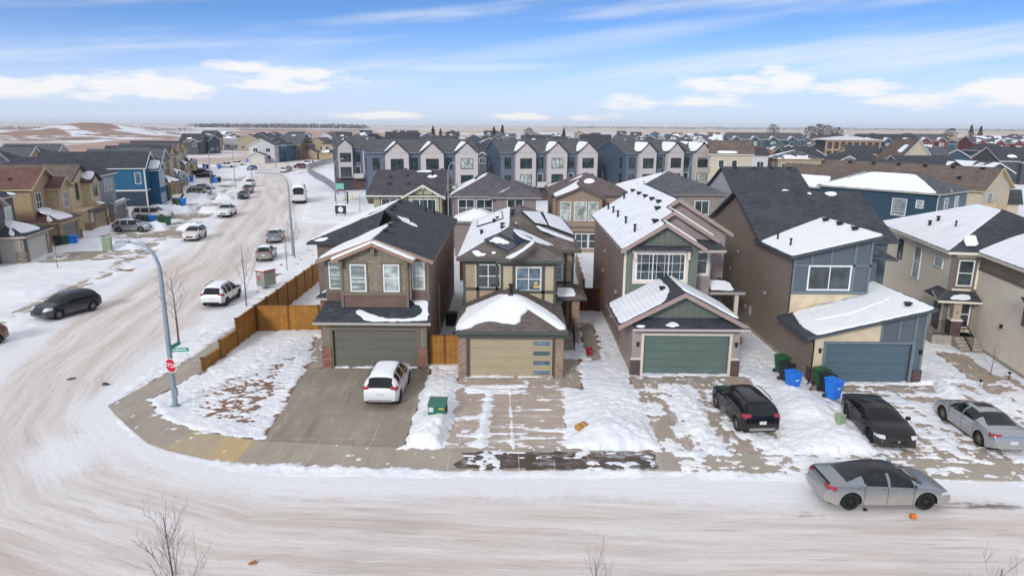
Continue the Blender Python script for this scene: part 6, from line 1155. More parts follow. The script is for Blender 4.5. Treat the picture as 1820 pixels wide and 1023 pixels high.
    if typ in ('sedan', 'coupe'): lamp('taillight', 0, .40, zb_(.2)-.11, zb_(.2)+.03, .56, M_tail, -.012, 0); lamp('headlight', L-.50, L-.05, zb_(L-.3)-.10, zb_(L-.3)+.02, .60, M_head, .012, 1)
    elif typ in ('pickup', 'minibus'): lamp('taillight', 0, .12, zb_(.1)-.35, zb_(.1)-.02, .80, M_tail, -.012, 0); lamp('headlight', L-.42, L-.02, zb_(L-.3)-.22, zb_(L-.35)+.04, .58, M_head, .012, 1)
    else: lamp('taillight', 0, .36, zb_(.2)-.10, zb_(.2)+.10, .58, M_tail, -.012, 0); lamp('headlight', L-.60, L-.02, zb_(L-.35)-.14, zb_(L-.4)+.05, .56, M_head, .012, 1)
    # grille, lower intake, plate, mirrors
    zg = zb_(L-.05); b = MB(); b.box(L/2-.10, -W*.22, T['sill']+.22, L/2+.012, W*.22, zg+.03); b.build('grille', M_trimp, o, bevel=.02)
    b = MB(); b.box(L/2-.22, -W*.34, T['sill']+.05, L/2-.005, W*.34, T['sill']+.15); b.build('bumper_intake', M_trimp, o, bevel=.02)
    b = MB(); b.box(-L/2-.012, -W*.33, T['sill']+.10, -L/2+.2, W*.33, T['sill']+.24); b.build('rear_bumper', bumper or (M_trimp if cladding else paint), o, bevel=.03)
    if plate: b = MB(); zp = T['sill']+.42 if typ in ('sedan', 'coupe') else T['sill']+.50; b.box(-L/2-.022, -.16, zp-.07, -L/2+.03, .16, zp+.07); b.build('licence_plate', M_plate, o)
    xm = T['wind'][1]-.35
    for sg in (1, -1): b = MB(); y = sg*(float(np.interp(xm, xs, Wx))+.09); b.box(xm-L/2-.06, min(y-.10, y+.10), zb_(xm)+.02, xm-L/2+.08, max(y-.10, y+.10), zb_(xm)+.17); b.build('mirror', paint if not cladding else M_trimp, o, bevel=.03)
    if rails:
        for sg in (1, -1):
            b = MB(); yy = sg*W*.345; pts = [(x-L/2, yy, zt_(x)+ (.0 if q in (0, 6) else .05)) for q, x in enumerate(np.linspace(T['roof'][0]+.1, T['roof'][1]-.15, 7))]; b.path(pts, [.022]*7, 6); b.build('roof_rail', M_trimp, o)
    if spoiler: b = MB(); b.box(-L/2+.10, -W*.37, zt_(.15)+.005, -L/2+.22, W*.37, zt_(.15)+.035); b.build('spoiler', M_trimp, o, bevel=.015)
    for xd in ([T['side'][0]+.05] + list(T['pil']) + [T['wind'][1]-.22]):
        if any(abs(xd-xw) < T['r']+.10 for xw in T['wheels']): xd = min((xw+d*(T['r']+.13) for xw in T['wheels'] for d in (-1, 1)), key=lambda q: abs(q-xd))
        i = int(np.argmin(np.abs(xs-xd)))
        for sg in (1, -1):
            b = MB(); pts = [(rows[i][j][0], rows[i][j][1]) for j in range(NLo)]
            b.add([(xs[i]-L/2+e, sg*(y+.004), z) for (y, z) in pts for e in (-.009, .009)], [(2*j, 2*j+1, 2*j+3, 2*j+2) for j in range(NLo-1)]); b.build('door_seam', M_under, o)
    if typ == 'pickup': b = MB(); b.box(.12-L/2, -W/2+.18, 1.0, 1.9-L/2, W/2-.18, 1.235); b.build('cargo_bed', M_trimp, o)
    if typ in ('sedan', 'coupe', 'suv', 'bigsuv'):
        for sg in (1, -1):
            for xd in (T['pil'][-1]-.15, T['pil'][-1]-1.1): b = MB(); yy = sg*(W/2*.985+.012); b.box(xd-L/2-.10, min(yy-.02, yy+.012), zb_(xd)-.14, xd-L/2+.10, max(yy-.02, yy+.012), zb_(xd)-.11); b.build('door_handle', paint, o)
    if badge:
        zz = zb_(L-.08)-.02; b = MB(); b.lathe([(0, .001), (0.012, .045), (0, .06)], 'x', (L/2+.012, 0, zz), 16); b.build('emblem', badge, o)
    if snow_hood:
        fs = [f for f in cats['body'] if all(T['wind'][1] < vs[q][0]+L/2 < L-.35 and abs(vs[q][1]) < W*.36 and vs[q][2] > zb_(vs[q][0]+L/2)+.02 for q in f)]
        if fs: part('hood_snow', fs, M_roofsnow, o, Vector((0, 0, .015)))
    return o
P_white = m_paint('white_car_paint', 'd6d7d8', .30, .0); P_whited = m_paint('dirty_white_paint', 'c9c6c1', .75, .0); P_black = m_paint('black_car_paint', '0b0c0f', .10, .0, .12, .25); P_matte = m_paint('dark_charcoal_paint', '131217', .10, .0, .25, .25)
P_silver = m_paint('silver_car_paint', '8d949b', .85, .7, .22); P_silv2 = m_paint('bright_silver_paint', 'a3a8ae', .6, .7, .2); P_grey = m_paint('grey_car_paint', '6a6d72', .5, .4); P_dblue = m_paint('dark_blue_grey_paint', '1b222c', .25, .1, .2, .35); P_blue = m_paint('blue_car_paint', '2d6ea0', .3, .3); P_red = m_paint('dark_red_paint', '5e2a35', .4, .3); P_brown = m_paint('brown_car_paint', '6e4a40', .4, .3); P_taupe = m_paint('taupe_car_paint', '7b756f', .45, .4)
BLKROOF = mk_plain('black_roof_paint', '0d0e11', .12, spec=.4)
# front street and driveways
car('silver sedan with black roof and black wheels parked on the street in front', 'sedan', (1556, 884), 0.7, P_silver, M_rimD, BLKROOF, spoiler=True, plate=False)
car('white crossover parked on the olive house driveway, rear to the street', 'suv', (691, 696), 89, P_white, M_rimD, None, rails=True, snow=.5, group='cars on driveways', bumper=mk_plain('grey_bumper', '8a8884', .5))
car('black crossover parked on the green house driveway', 'suv', (1319, 742), 94, P_black, M_rimS, None, rails=True, sunroof=True, group='cars on driveways', bumper=mk_plain('grey_bumper', '8a8884', .5))
car('dark charcoal sedan parked nose to the street in front of the slate garage door', 'coupe', (1556, 764), -95, P_matte, M_rimD, None, group='cars on driveways', badge=M_chrome, dark_glass=mk_plain('smoked_glass', '141116', .12, spec=.4))
car('dusty silver sedan with bronze wheels on the rightmost driveway', 'sedan', (1737, 768), 88, P_silv2, mk_plain('bronze_rim', '7f756a', .4, metal=.5), None, group='cars on driveways', sunroof=True)
# side street
car('dark blue grey crossover standing in the snow on the far side of the side street', 'suv', (121, 557), 249, P_dblue, M_rimS, None, rails=True, group='cars along the side street')
car('white crossover with snow on its rear window near the corner fence', 'suv', (396, 535), 92, P_white, M_rimD, None, snow=.9, cladding=True, rails=True, group='cars along the side street')
car('brown car cut off by the left edge of the picture', 'suv', (-62, 622), 250, P_brown, M_rimS, None, group='cars along the side street')
car('cream white crossover parked nose down the street by the left kerb snowbank', 'suv', (347, 424), 278, P_whited, M_rimS, None, snow=.8, group='cars along the side street')
car('white pickup truck with black grille on the left side of the side street', 'pickup', (404, 383), 280, P_white, M_rimD, None, group='cars along the side street', cat='pickup')
car('silver hatchback parked beside the pavement, nearer than the dark sedan', 'hatch', (474, 459), 101, P_taupe, M_rimS, None, snow=.5, group='cars along the side street')
car('dark grey sedan parked ahead of the silver hatchback', 'sedan', (490, 427), 102, P_grey, M_rimS, None, snow=.4, group='cars along the side street')
car('white minibus parked on the right beside the path', 'minibus', (533, 358), 105, m_paint('bus_white_paint', 'cdcbc6', .2, 0), M_rimS, None, snow=.4, group=None, cat='minibus').scale = (1.12, 1.12, 1.15)
car('black sedan in the row of three along the left kerb', 'sedan', (433, 352), 283, P_black, M_rimS, None, group='cars along the side street')
car('dark red crossover in the row of three along the left kerb', 'suv', (441, 342), 283, P_red, M_rimS, None, snow=.6, group='cars along the side street')
car('white car at the far end of the row of three along the left kerb', 'suv', (445, 331), 283, P_white, M_rimS, None, snow=.8, group='cars along the side street')
car('blue car alone in the bend of the side street', 'hatch', (448, 302), 262, P_blue, M_rimS, None, group='cars along the side street')
car('white crossover seen from behind beyond the minibus', 'suv', (505, 306), 100, P_white, M_rimS, None, snow=.6, group='cars along the side street')
car('dark sedan beside the white crossover beyond the minibus', 'sedan', (513, 303), 100, P_grey, M_rimS, None, group='cars along the side street')
car('plum coloured car furthest off along the railing', 'suv', (533, 299), 150, P_red, M_rimS, None, group='cars along the side street')
car('white car parked across the bend near the railing', 'suv', (547, 293), 170, P_white, M_rimS, None, snow=.5, group='cars along the side street')
# driveways of the left row
car('light silver crossover on the cream house driveway behind the snow pile', 'suv', (236, 411), 10, P_silv2, M_rimS, None, rails=True, snow=.2, group='cars on the left driveways')
car('big white mud splashed utility vehicle on the grey house driveway', 'bigsuv', (273, 389), 9, P_whited, M_rimS, None, rails=True, group='cars on the left driveways')
car('taupe utility vehicle parked on a driveway beyond the blue house', 'suv', (355, 347), 8, P_taupe, M_rimS, None, rails=True, group='cars on the left driveways')
car('pale green grey car behind the taupe utility vehicle', 'sedan', (361, 338), 8, P_silv2, M_rimS, None, snow=.6, group='cars on the left driveways')
car('black sedan on a driveway by a lone blue bin', 'sedan', (366, 316), 8, P_black, M_rimS, None, group='cars on the left driveways')
car('black pickup behind the black sedan up the left row', 'pickup', (358, 311), 8, P_matte, M_rimS, None, group='cars on the left driveways', cat='pickup')
car('white pickup truck on the driveway by the bend', 'pickup', (403, 298), 8, P_white, M_rimD, None, group='cars on the left driveways', cat='pickup')
car('white car parked before the white garage doors at the bend', 'suv', (424, 294), 10, P_white, M_rimS, None, snow=.5, group='cars on the left driveways')
car('black car under a dark cover beside the far beige houses', 'hatch', (592, 284), 120, P_black, M_rimS, None, group='cars on the left driveways')
# ============================================================ STREET FURNITURE, FENCES, TREES
M_pole = mk_plain('galvanised_steel', '8d99a3', .45, metal=.35); M_wood = mk('cedar_boards', '9a6a2c', .75, 'batten', .30, dark=.68, var=.22, vs=2.0, bump=.3); M_post = mk_plain('cedar_post', '6d4a24', .8); M_cap = mk_plain('post_cap', '35303a', .6); M_wooddk = mk('dark_red_boards', '4a2520', .75, 'batten', .2, dark=.6, var=.15)
def street_lamp(label, base, tip, hgt, r=.11, head=True, sign=False, group='street lamps'):
    o = thing('street_lamp', label, 'street lamp', base, 0, group); d = Vector((tip[0]-base[0], tip[1]-base[1], 0)); b = MB(); pts = [Vector((0, 0, 0)), Vector((0, 0, hgt*.45)), Vector((0, 0, hgt-1.5))]; rad = [r, r*.9, r*.75]
    L = d.length; dn = d.normalized() if L > .01 else Vector((1, 0, 0))
    for t in (15, 32, 50, 70, 90): a = R(t); pts.append(Vector((0, 0, hgt-1.5)) + dn*min(1.2, L*.6)*(1-math.cos(a)) + Vector((0, 0, 1.4))*math.sin(a)); rad.append(r*.7 - r*.2*t/90)
    if L > 1.3: pts.append(dn*L*.95 + Vector((0, 0, hgt-.02))); rad.append(r*.42)
    b.path(pts, rad, 10); b.build('pole', M_pole, o, smooth=True)
    e = dn*L + Vector((0, 0, hgt-.03)); b = MB(); b.beam(e - dn*.35, e + dn*.35, .24, .10); hd = b.build('lamp_head', M_pole, o, bevel=.03); b = MB(); b.beam(e - dn*.15 - Vector((0,0,.07)), e + dn*.25 - Vector((0,0,.07)), .18, .04); b.build('lens', M_head, hd)
    b = MB(); b.lathe([(0, r*2.2), (.06, r*2.2), (.08, r*1.1)], 'z', (0, 0, 0), 10); b.box(-.24, -.24, -.05, .24, .24, .03); b.build('base_plate', M_pole, o); b = MB(); b.box(r*.8-.02, -.09, .6, r+.03, .09, 1.05); b.build('hatch', M_pole, o); return o
lamp = street_lamp('grey curved street lamp on the corner carrying a stop sign', (-17.2, 32.6, .05), (-18.9, 32.7, 0), 8.56, .13)
# the stop sign and street name blade hang on the lamp post
R_ = AT(304, 649, 32.36); b = MB(); n8 = [(math.cos(R(22.5+45*k))*.40, math.sin(R(22.5+45*k))*.40) for k in range(8)]
Ms = Matrix.Translation(R_) @ Matrix.Rotation(R(-22), 4, 'Z')
sg = thing('stop_sign', 'red octagonal STOP sign fixed to the corner lamp post', 'stop sign', R_, R(-22))
b.slab([(x, -.02, z) for x, z in n8], (0, .02, 0)); pl_ = b.build('sign_panel', mk_plain('sign_white', 'e4e2e2', .5), sg); b = MB(); b.slab([(x*.91, -.026, z*.91) for x, z in n8], (0, .005, 0)); b.build('red_face', mk_plain('sign_red', 'b5122c', .5), sg)
text_mesh('lettering', 'STOP', .30, mk_plain('sign_letter_white', 'eceaea', .5), sg, Matrix.Translation((0, -.03, 0)) @ Matrix.Rotation(R(90), 4, 'X'))
b = MB(); b.box(-.06, .0, -.05, .06, .14, .05); b.build('bracket', M_pole, sg)
B_ = AT(304, 622, 32.40); sb = thing('street_name_sign', 'pair of green street name blades on the corner lamp post', 'street sign', B_, R(12)); M_grn = mk_plain('sign_green', '2c8f74', .5)
for rz, nm in ((0, 'blade'), (72, 'blade')): b = MB(); c_, s_ = math.cos(R(rz)), math.sin(R(rz)); b.beam((.02*c_, .02*s_, .0 if rz == 0 else .14), (.82*c_, .82*s_, .0 if rz == 0 else .14), .02, .20); b.build(nm, M_grn, sb)
b = MB(); [b.box(.12+.1*k, -.014, -.035, .12+.1*k+.065, -.011, .035) for k in range(6)]; b.build('white_lettering', mk_plain('sign_letter_white', 'eceaea', .5), sb)
street_lamp('tall curved street lamp beyond the wooden fence beside the parked hatchback', (-24.2, 74.1, .05), (-27.6, 74.6, 0), 9.0, .11)
street_lamp('slim lamp post rising in front of the townhouses behind the green house', (-7.3, 77.6, 0), (-6.6, 77.7, 0), 10.1, .08)
street_lamp('curved lamp before the blue townhouse end wall', (27.5, 108, 0), (30.2, 107.5, 0), 9.4, .08)
for px, lb in ((598, 'thin lamp post by the path and railing'), (376, 'lamp post standing among the left driveways'), (418, 'pale lamp post near the bend of the side street'), (491, 'small lamp post among the beige houses at the bend'), (1130, None)):
    if lb: bp = G(px, {598: 370, 376: 330, 418: 327, 491: 300}[px]); street_lamp(lb, (bp.x, bp.y, 0), (bp.x+1.5, bp.y-.4, 0), 8.5, .09)
# ---- fences
def fence(label, pts, hts, mat=None, name='wooden_fence', step=2.44, post=True, group=None):
    """pts: ground points; hts: panel height per segment"""
    o = thing(name, label, 'fence', (pts[0][0], pts[0][1], 0), 0, group); mat = mat or M_wood
    for (a, c), hh in zip(zip(pts[:-1], pts[1:]), hts):
        a, c = Vector((a[0], a[1], 0)), Vector((c[0], c[1], 0)); n = max(1, round((c-a).length/step)); d = (c-a).normalized(); sd_ = Vector((-d.y, d.x, 0))
        for i in range(n):
            p, q = a+(c-a)*i/n, a+(c-a)*(i+1)/n; b = MB(); b.beam(p+d*.06+Vector((0,0,hh/2+.04)), q-d*.06+Vector((0,0,hh/2+.04)), .03, hh-.05)
            b.beam(p+d*.06+sd_*.03+Vector((0,0,hh*.55)), q-d*.06+sd_*.03+Vector((0,0,hh*.55)), .04, .09); pn = b.build('panel', mat, o, world=True)
            b = MB(); b.beam(p+d*.06+Vector((0,0,hh+.045)), q-d*.06+Vector((0,0,hh+.045)), .14, .04); b.build('top_rail', mat, o, world=True)
            b = MB(); b.box(p.x-.06, p.y-.06, -.1, p.x+.06, p.y+.06, hh+.09); ps = b.build('post', M_post, o, world=True); b = MB(); b.box(p.x-.085, p.y-.085, hh+.09, p.x+.085, p.y+.085, hh+.14); b.build('post_cap', M_cap, ps, world=True)
    e = pts[-1]; hh = hts[-1]; b = MB(); b.box(e[0]-.06, e[1]-.06, -.1, e[0]+.06, e[1]+.06, hh+.09); b.build('post', M_post, o, world=True); return o
fence('stepped cedar fence running along the side street from the corner lawn', [(-18.15, 37.9), (-17.95, 40.0), (-17.85, 42.4), (-17.85, 45.7), (-17.85, 66.5)], [.72, 1.15, 1.85, 1.85])
fence('cedar fence panel between the corner lawn and the olive house yard', [(-17.7, 45.75), (-13.5, 46.0), (-12.4, 46.0)], [1.85, 1.8])
fence('short cedar gate between the olive house and the tan house', [(-4.9, 39.0), (-3.15, 39.05)], [1.9], step=.9, name='wooden_gate')
fence('dark red board gate between the tan house and the green house', [(4.3, 51.5), (6.9, 51.5)], [1.9], M_wooddk, step=1.3, name='wooden_gate')
fence('cedar back fence glimpsed between the olive and tan houses', [(-4.8, 62), (-3.2, 62)], [1.85]); fence('cedar back fence behind the tan house', [(-4.2, 70.5), (6.5, 70.5)], [1.85]); fence('pale side fence running back between tan and green houses', [(5.9, 54.5), (6.3, 66)], [1.85], mk('bleached_boards', 'b5a48c', .8, 'batten', .2, dark=.7))
fence('low cedar rail fence behind the taupe house', [(.5, 96), (8, 96)], [1.3])
o = thing('railing_fence', 'grey steel railing following the curve of the path', 'railing', G(600, 345), 0)
rp = [G(x, y) for x, y in ((601, 346), (590, 336), (575, 325), (560, 317), (549, 309), (547, 303), (560, 298), (580, 292), (600, 288))]; M_rail = mk_plain('grey_railing', '7d7f8a', .5)
for a, c in zip(rp[:-1], rp[1:]):
    n = max(1, int((c-a).length/2.4))
    for i in range(n):
        p, q = a+(c-a)*i/n, a+(c-a)*(i+1)/n; b = MB(); b.beam(p+Vector((0,0,1.75)), q+Vector((0,0,1.75)), .07, .08); b.beam(p+Vector((0,0,.2)), q+Vector((0,0,.2)), .07, .08); [b.beam(p+(q-p)*k/12+Vector((0,0,.2)), p+(q-p)*k/12+Vector((0,0,1.75)), .035, .05, (0, 1, 0)) for k in range(12)]; b.beam(p, p+Vector((0,0,1.95)), .12, .12, (0, 1, 0)); b.build('rail_panel', M_rail, o, world=True)
# ---- wheelie bins
BIN = {'green': mk_plain('green_bin_plastic', '24573a', .5), 'black': mk_plain('black_bin_plastic', '23262b', .5), 'blue': mk_plain('blue_bin_plastic', '1f72d2', .45)}
def make_bin(col):
    o = thing('wheelie_bin', 'x', 'wheelie bin'); b = MB()
    lo = [(-.23, -.25), (.23, -.25), (.23, .25), (-.23, .25)]; hi = [(-.30, -.36), (.30, -.36), (.30, .36), (-.30, .36)]
    b.add([(x, y, .06) for x, y in lo] + [(x, y, .98) for x, y in hi], [(3,2,1,0), (4,5,6,7), (0,1,5,4), (1,2,6,5), (2,3,7,6), (3,0,4,7)]); b.build('body', BIN[col], o, bevel=.03)
    b = MB(); b.slab([(-.33, -.40, 1.05), (.33, -.40, 1.05), (.33, .40, 1.09), (-.33, .40, 1.09)], (0, 0, -.08)); b.build('lid', BIN[col], o, bevel=.025); b = MB(); b.beam((-.25, .44, 1.0), (.25, .44, 1.0), .05, .05); b.build('handle', BIN[col], o)
    for x in (-.27, .27): b = MB(); b.lathe([(-.03, .06), (-.03, .11), (.03, .11), (.03, .06)], 'x', (x, .30, .11), 12); b.build('wheel', M_tyre, o)
    if col == 'blue':
        b = MB(); b.add([(-.11, -.318, .62), (.11, -.318, .62), (.11, -.327, .70), (-.11, -.327, .70)], [(0, 1, 2, 3)]); b.build('white_mark', mk_plain('white_print', 'd5e3f2', .5), o)
    return o
proto = {}; BG_ = 'wheelie bins set out by the garages'
def bin_(col, px, rot, label, z=.12, sc=1.0):
    p = G(*px); p.z = z
    if col not in proto: o = proto[col] = make_bin(col); o.location = p; o.rotation_euler = (0, 0, R(rot)); o['label'] = label; o['group'] = BG_; WM[o.name] = Matrix(); return o
    return dup(proto[col], p, R(rot), label, BG_, sc)
bin_('green', (1388, 666), 20, 'green wheelie bin at the back of the trio between green and beige houses', sc=1.0); bin_('black', (1396, 680), 20, 'black wheelie bin between the green and blue ones beside the beige wall', sc=1.0); bin_('blue', (1407, 696), 20, 'blue wheelie bin at the front of the trio between green and beige houses', sc=1.04)
bin_('green', (1458, 690), 22, 'green wheelie bin left of the slate garage door', sc=1.0); bin_('black', (1468, 700), 22, 'black wheelie bin left of the slate garage door', sc=1.0); bin_('blue', (1479, 712), 22, 'blue wheelie bin left of the slate garage door', sc=1.04)
for lst, where in (((('black', 106, 441), ('green', 119, 440.5), ('blue', 133, 440)), 'beside the white garage door of the left edge house'), ((('black', 257, 400), ('green', 264, 400), ('blue', 273, 401)), 'in the row before the big white vehicle'), ((('green', 287, 402),), 'with snow on its lid in the row before the big white vehicle'), ((('green', 299, 402),), 'last on the right of the row before the big white vehicle'), ((('black', 312, 367), ('green', 319, 367), ('blue', 327, 367)), 'on the driveway past the blue house'), ((('green', 377, 326), ('blue', 383, 326), ('black', 390, 325)), 'on the snow left of the row of three kerbside cars'), ((('blue', 341, 324),), 'standing alone near the black sedan'), ((('blue', 363, 300), ('black', 369, 301)), 'under the snow striped stair up the left row'), ((('blue', 390, 301),), 'beside the white pickup at the bend'), ((('blue', 441, 289),), 'left before the white garage at the bend'), ((('blue', 451, 288),), 'right before the white garage at the bend')):
    for c, x, y in lst: bin_(c, (x, y), 105, c + ' wheelie bin ' + where, sc=1.25)
# ---- utility boxes and small things
def tag1(o, label, cat, group=None): return tag(o, label, cat, group)
u = thing('transformer_box', 'green utility transformer box half buried in driveway snow', 'utility box', (-3.6, 31.2, .05), R(-4)); M_tg = mk_plain('transformer_green', '1f6a50', .5); M_tgd = mk_plain('transformer_lid', '3b6a5c', .55)
b = MB(); b.box(-.42, -.35, 0, .42, .40, .95); b.build('cabinet', M_tg, u, bevel=.03); b = MB(); b.slab([(-.45, -.38, .96), (.45, -.38, .96), (.45, .42, 1.08), (-.45, .42, 1.08)], (0, 0, -.06)); b.build('lid', M_tgd, u, bevel=.015)
b = MB(); b.box(-.38, -.362, .58, -.16, -.352, .82); b.build('notice_label', M_plate, u); b = MB(); b.box(.10, -.362, .72, .36, -.352, .80); b.build('warning_label', mk_plain('yellow_label', 'd0a832', .5), u); b = MB(); b.box(.42, -.1, .5, .47, .05, .75); b.build('lock', M_black, u)
for px, lb, s_ in (((1491, 762), 'small pale green utility pedestal in the snowbank by the dark sedan', .55), ((192, 446), 'pale green utility cabinet in the snow by the left street', 1.25)):
    p = G(*px); u = thing('utility_pedestal', lb, 'utility box', (p.x, p.y, .05), R(15)); M_pg = mk_plain('pale_green_metal', '8f9c86', .55); b = MB(); b.box(-.35*s_, -.3*s_, 0, .35*s_, .3*s_, 1.05*s_+.1); b.build('cabinet', M_pg, u, bevel=.03); b = MB(); b.box(-.38*s_, -.33*s_, 1.05*s_+.1, .38*s_, .33*s_, 1.14*s_+.1); b.build('lid', M_pg, u, bevel=.02)
p = G(471, 514); u = thing('mailbox', 'grey community mailbox with red round emblem on the side street verge', 'mailbox', (p.x, p.y, .05), R(-28)); b = MB(); b.box(-.5, -.45, .30, .5, .85, 1.60); b.build('cabinet', mk_plain('mailbox_grey', '8f948c', .5), u, bevel=.02)
b = MB(); b.box(-.55, -.5, 1.60, .55, .9, 1.70); b.build('red_top', mk_plain('post_red', 'b64a4f', .5), u); b = MB(); b.box(-.53, -.48, 1.70, .53, .88, 1.78); b.build('snow_cap', M_roofsnow, u, bevel=.03); b = MB(); b.box(-.1, -.1, 0, .1, .1, .3); b.build('pedestal', M_post, u)
b = MB(); b.lathe([(-.455, .10), (-.47, .13), (-.47, .2), (-.455, .22)], 'y', (-.15, 0, 1.05), 20); b.build('emblem', mk_plain('emblem_red', 'b8323c', .5), u); b = MB(); b.box(-.22, -.458, 1.3, -.02, -.452, 1.48); b.build('notice', M_plate, u)
b = MB(); [b.box(-.42+.3*i, -.456, .4+.22*j, -.16+.3*i, -.452, .58+.22*j) for i in range(3) for j in range(2)]; b.build('locker_doors', mk_plain('locker_grey', '83887f', .5), u)
p = G(1031, 773); u = thing('cardboard_box', 'crumpled cardboard box lying on the snowbank beside the tan house driveway', 'box', (p.x, p.y, .32), R(35)); b = MB(); b.box(-.22, -.16, 0, .22, .16, .24); c_ = b.build('carton', mk('cardboard', 'b5864a', .85, var=.15), u, bevel=.01); b = MB(); b.slab([(.22, -.16, .24), (.22, .16, .24), (.40, .18, .16), (.40, -.14, .16)], (0, 0, -.012)); b.build('flap', mk('cardboard', 'b5864a', .85, var=.15), u); b = MB(); b.box(-.02, -.165, .02, .02, .165, .245); b.build('tape', mk_plain('brown_tape', '5f421f', .4), u)
u.rotation_euler = (R(12), R(-10), R(35))
p = G(1617, 921); b = MB(); b.lathe([(0, .001), (.02, .09), (.20, .10), (.24, .04), (.25, .001)], 'x', (0, 0, .10), 12); tag(b.build('litter_cup', mk_plain('orange_cup', 'd06f1c', .5), None, loc=None), 'orange cup littered on the road before the silver sedan', 'litter').location = (p.x, p.y, .0)
for px, lb, c, sz in (((450, 1001), 'brown leaf of litter on the near road', 'a06a3c', .16), ((1538, 907), 'dark scrap on the road ahead of the silver sedan', '3c3a3c', .10)):
    p = G(*px); b = MB(); b.add([(-sz, -.05, .01), (0, -.10, .04), (sz, 0, .02), (sz*.3, .11, .05), (-sz*.6, .09, .015)], [(0, 1, 2, 3, 4)]); b.slab([(-sz, -.05, .012), (0, -.10, .042), (sz, 0, .022), (sz*.3, .11, .052), (-sz*.6, .09, .017)], (0, 0, .008)); o = tag(b.build('litter', mk_plain('litter_'+c, c, .8)), lb, 'litter'); o.location = (p.x, p.y, .01)
p = G(188, 684.5); b = MB(); b.path([(-.2, 0, .03), (-.08, .02, .07), (.07, -.02, .07), (.2, .03, .03)], [.04, .08, .08, .03], 8); o = tag(b.build('ice_lump', mk('dirty_ice', '3f3540', .6, var=.3, vs=6), None), 'dark lump of dirty ice on the corner snow', 'ice lump'); o.location = (p.x, p.y, .03)
p = G(127, 673); b = MB(); b.lathe([(0, .001), (.012, .22), (0, .24)], 'z', (0, 0, .005), 24); o = tag(b.build('manhole_cover', mk_plain('cast_iron', '5a5c63', .6)), 'round iron manhole cover on the corner of the road', 'manhole cover'); o.location = (p.x, p.y, .0)
u = thing('air_conditioner', 'black air conditioning unit between the olive and tan houses', 'air conditioner', (-4.35, 47.5, .1), 0); b = MB(); b.box(-.4, -.4, 0, .4, .4, .95); b.build('cabinet', M_trimp, u, bevel=.04); b = MB(); b.lathe([(0, .05), (.02, .32), (0, .35)], 'z', (0, 0, .95), 20); b.build('fan_grille', M_dark, u)
u = thing('snow_shovel', 'snow shovel with a red blade leaning by the tan house steps', 'shovel', (4.95, 40.9, .1), R(20)); b = MB(); b.slab([(-.24, 0, .05), (.24, 0, .05), (.24, .22, .48), (-.24, .22, .48)], (0, .03, 0)); b.build('blade', mk_plain('red_plastic', '8a1f28', .45), u); b = MB(); b.path([(0, .12, .35), (.18, -.9, .12), (.25, -1.25, .08)], [.018]*3, 6); b.build('handle', M_pole, u)
# things by the path in the back
p = G(606, 384); u = thing('yard_sign', 'black yard sign with a white disc beside the path', 'sign', (p.x, p.y, 0), R(-8)); b = MB(); b.box(-.9, -.05, .4, .9, .05, 1.7); b.build('board', M_black, u); b = MB(); b.lathe([(-.06, .001), (-.06, .45)], 'y', (0, 0, 1.05), 20); b.build('disc', M_plate, u); [MB().box(x-.05, -.03, 0, x+.05, .03, .4).build('leg', M_black, u) for x in (-.7, .7)]; b = MB(); b.box(-.95, -.25, 1.72, .95, .25, 1.85); b.build('snow_cap', M_roofsnow, u, bevel=.04)
p = G(605, 358); u = thing('climbing_frame', 'small climbing frame with a teal panel and red rungs near the path', 'climbing frame', (p.x, p.y, 0), 0); [MB().path([(x, 0, 0), (x*.8, 0, 3.6)], [.06, .05], 6).build('leg', M_dark, u) for x in (-1.0, 1.0)]; MB().box(-.8, -.03, 2.3, .8, .03, 3.4).build('panel', mk_plain('teal_panel', '6fae9f', .6), u); MB().beam((-.88, 0, 1.9), (.88, 0, 1.9), .07, .1).build('rung', mk_plain('red_bar', '9a3b44', .5), u); MB().beam((-.84, 0, 3.55), (.84, 0, 3.55), .07, .1).build('rung', M_dark, u)
p = G(618, 362); u = thing('post_box', 'black post on a foot by a yellow toy slide', 'post', (p.x, p.y, 0), 0); MB().box(-.12, -.12, 0, .12, .12, 2.2).build('post', M_black, u); MB().box(-.6, -.3, 0, .6, .3, .12).build('foot', M_dark, u)
p = G(622, 357); u = thing('toy_slide', 'yellow plastic toy slide in the snowy townhouse yard', 'slide', (p.x, p.y, 0), R(10)); MB().slab([(-1.4, -.3, .15), (.4, -.3, 1.1), (.4, .3, 1.1), (-1.4, .3, .15)], (0, 0, .08)).build('chute', mk_plain('yellow_plastic', 'd2bd3a', .5), u); MB().box(.4, -.3, 0, .6, .3, 1.2).build('ladder', mk_plain('yellow_plastic', 'd2bd3a', .5), u)
for k, (x, y) in enumerate(((1679, 610), (1741, 686), (1792, 672))): 
    p = G(x, y+4); u = thing('path_light', ['black path light at the foot of the cream house stair', 'black path light in the snow by the cream house sapling', 'black path light near the right edge of the picture'][k], 'path light', (p.x, p.y, .05), 0, 'garden path lights'); MB().path([(0, 0, 0), (0, 0, .4)], [.02, .02], 6).build('stem', M_black, u); b = MB(); b.lathe([(.38, .10), (.44, .11), (.5, .03)], 'z', (0, 0, 0), 10); b.build('shade', M_black, u)
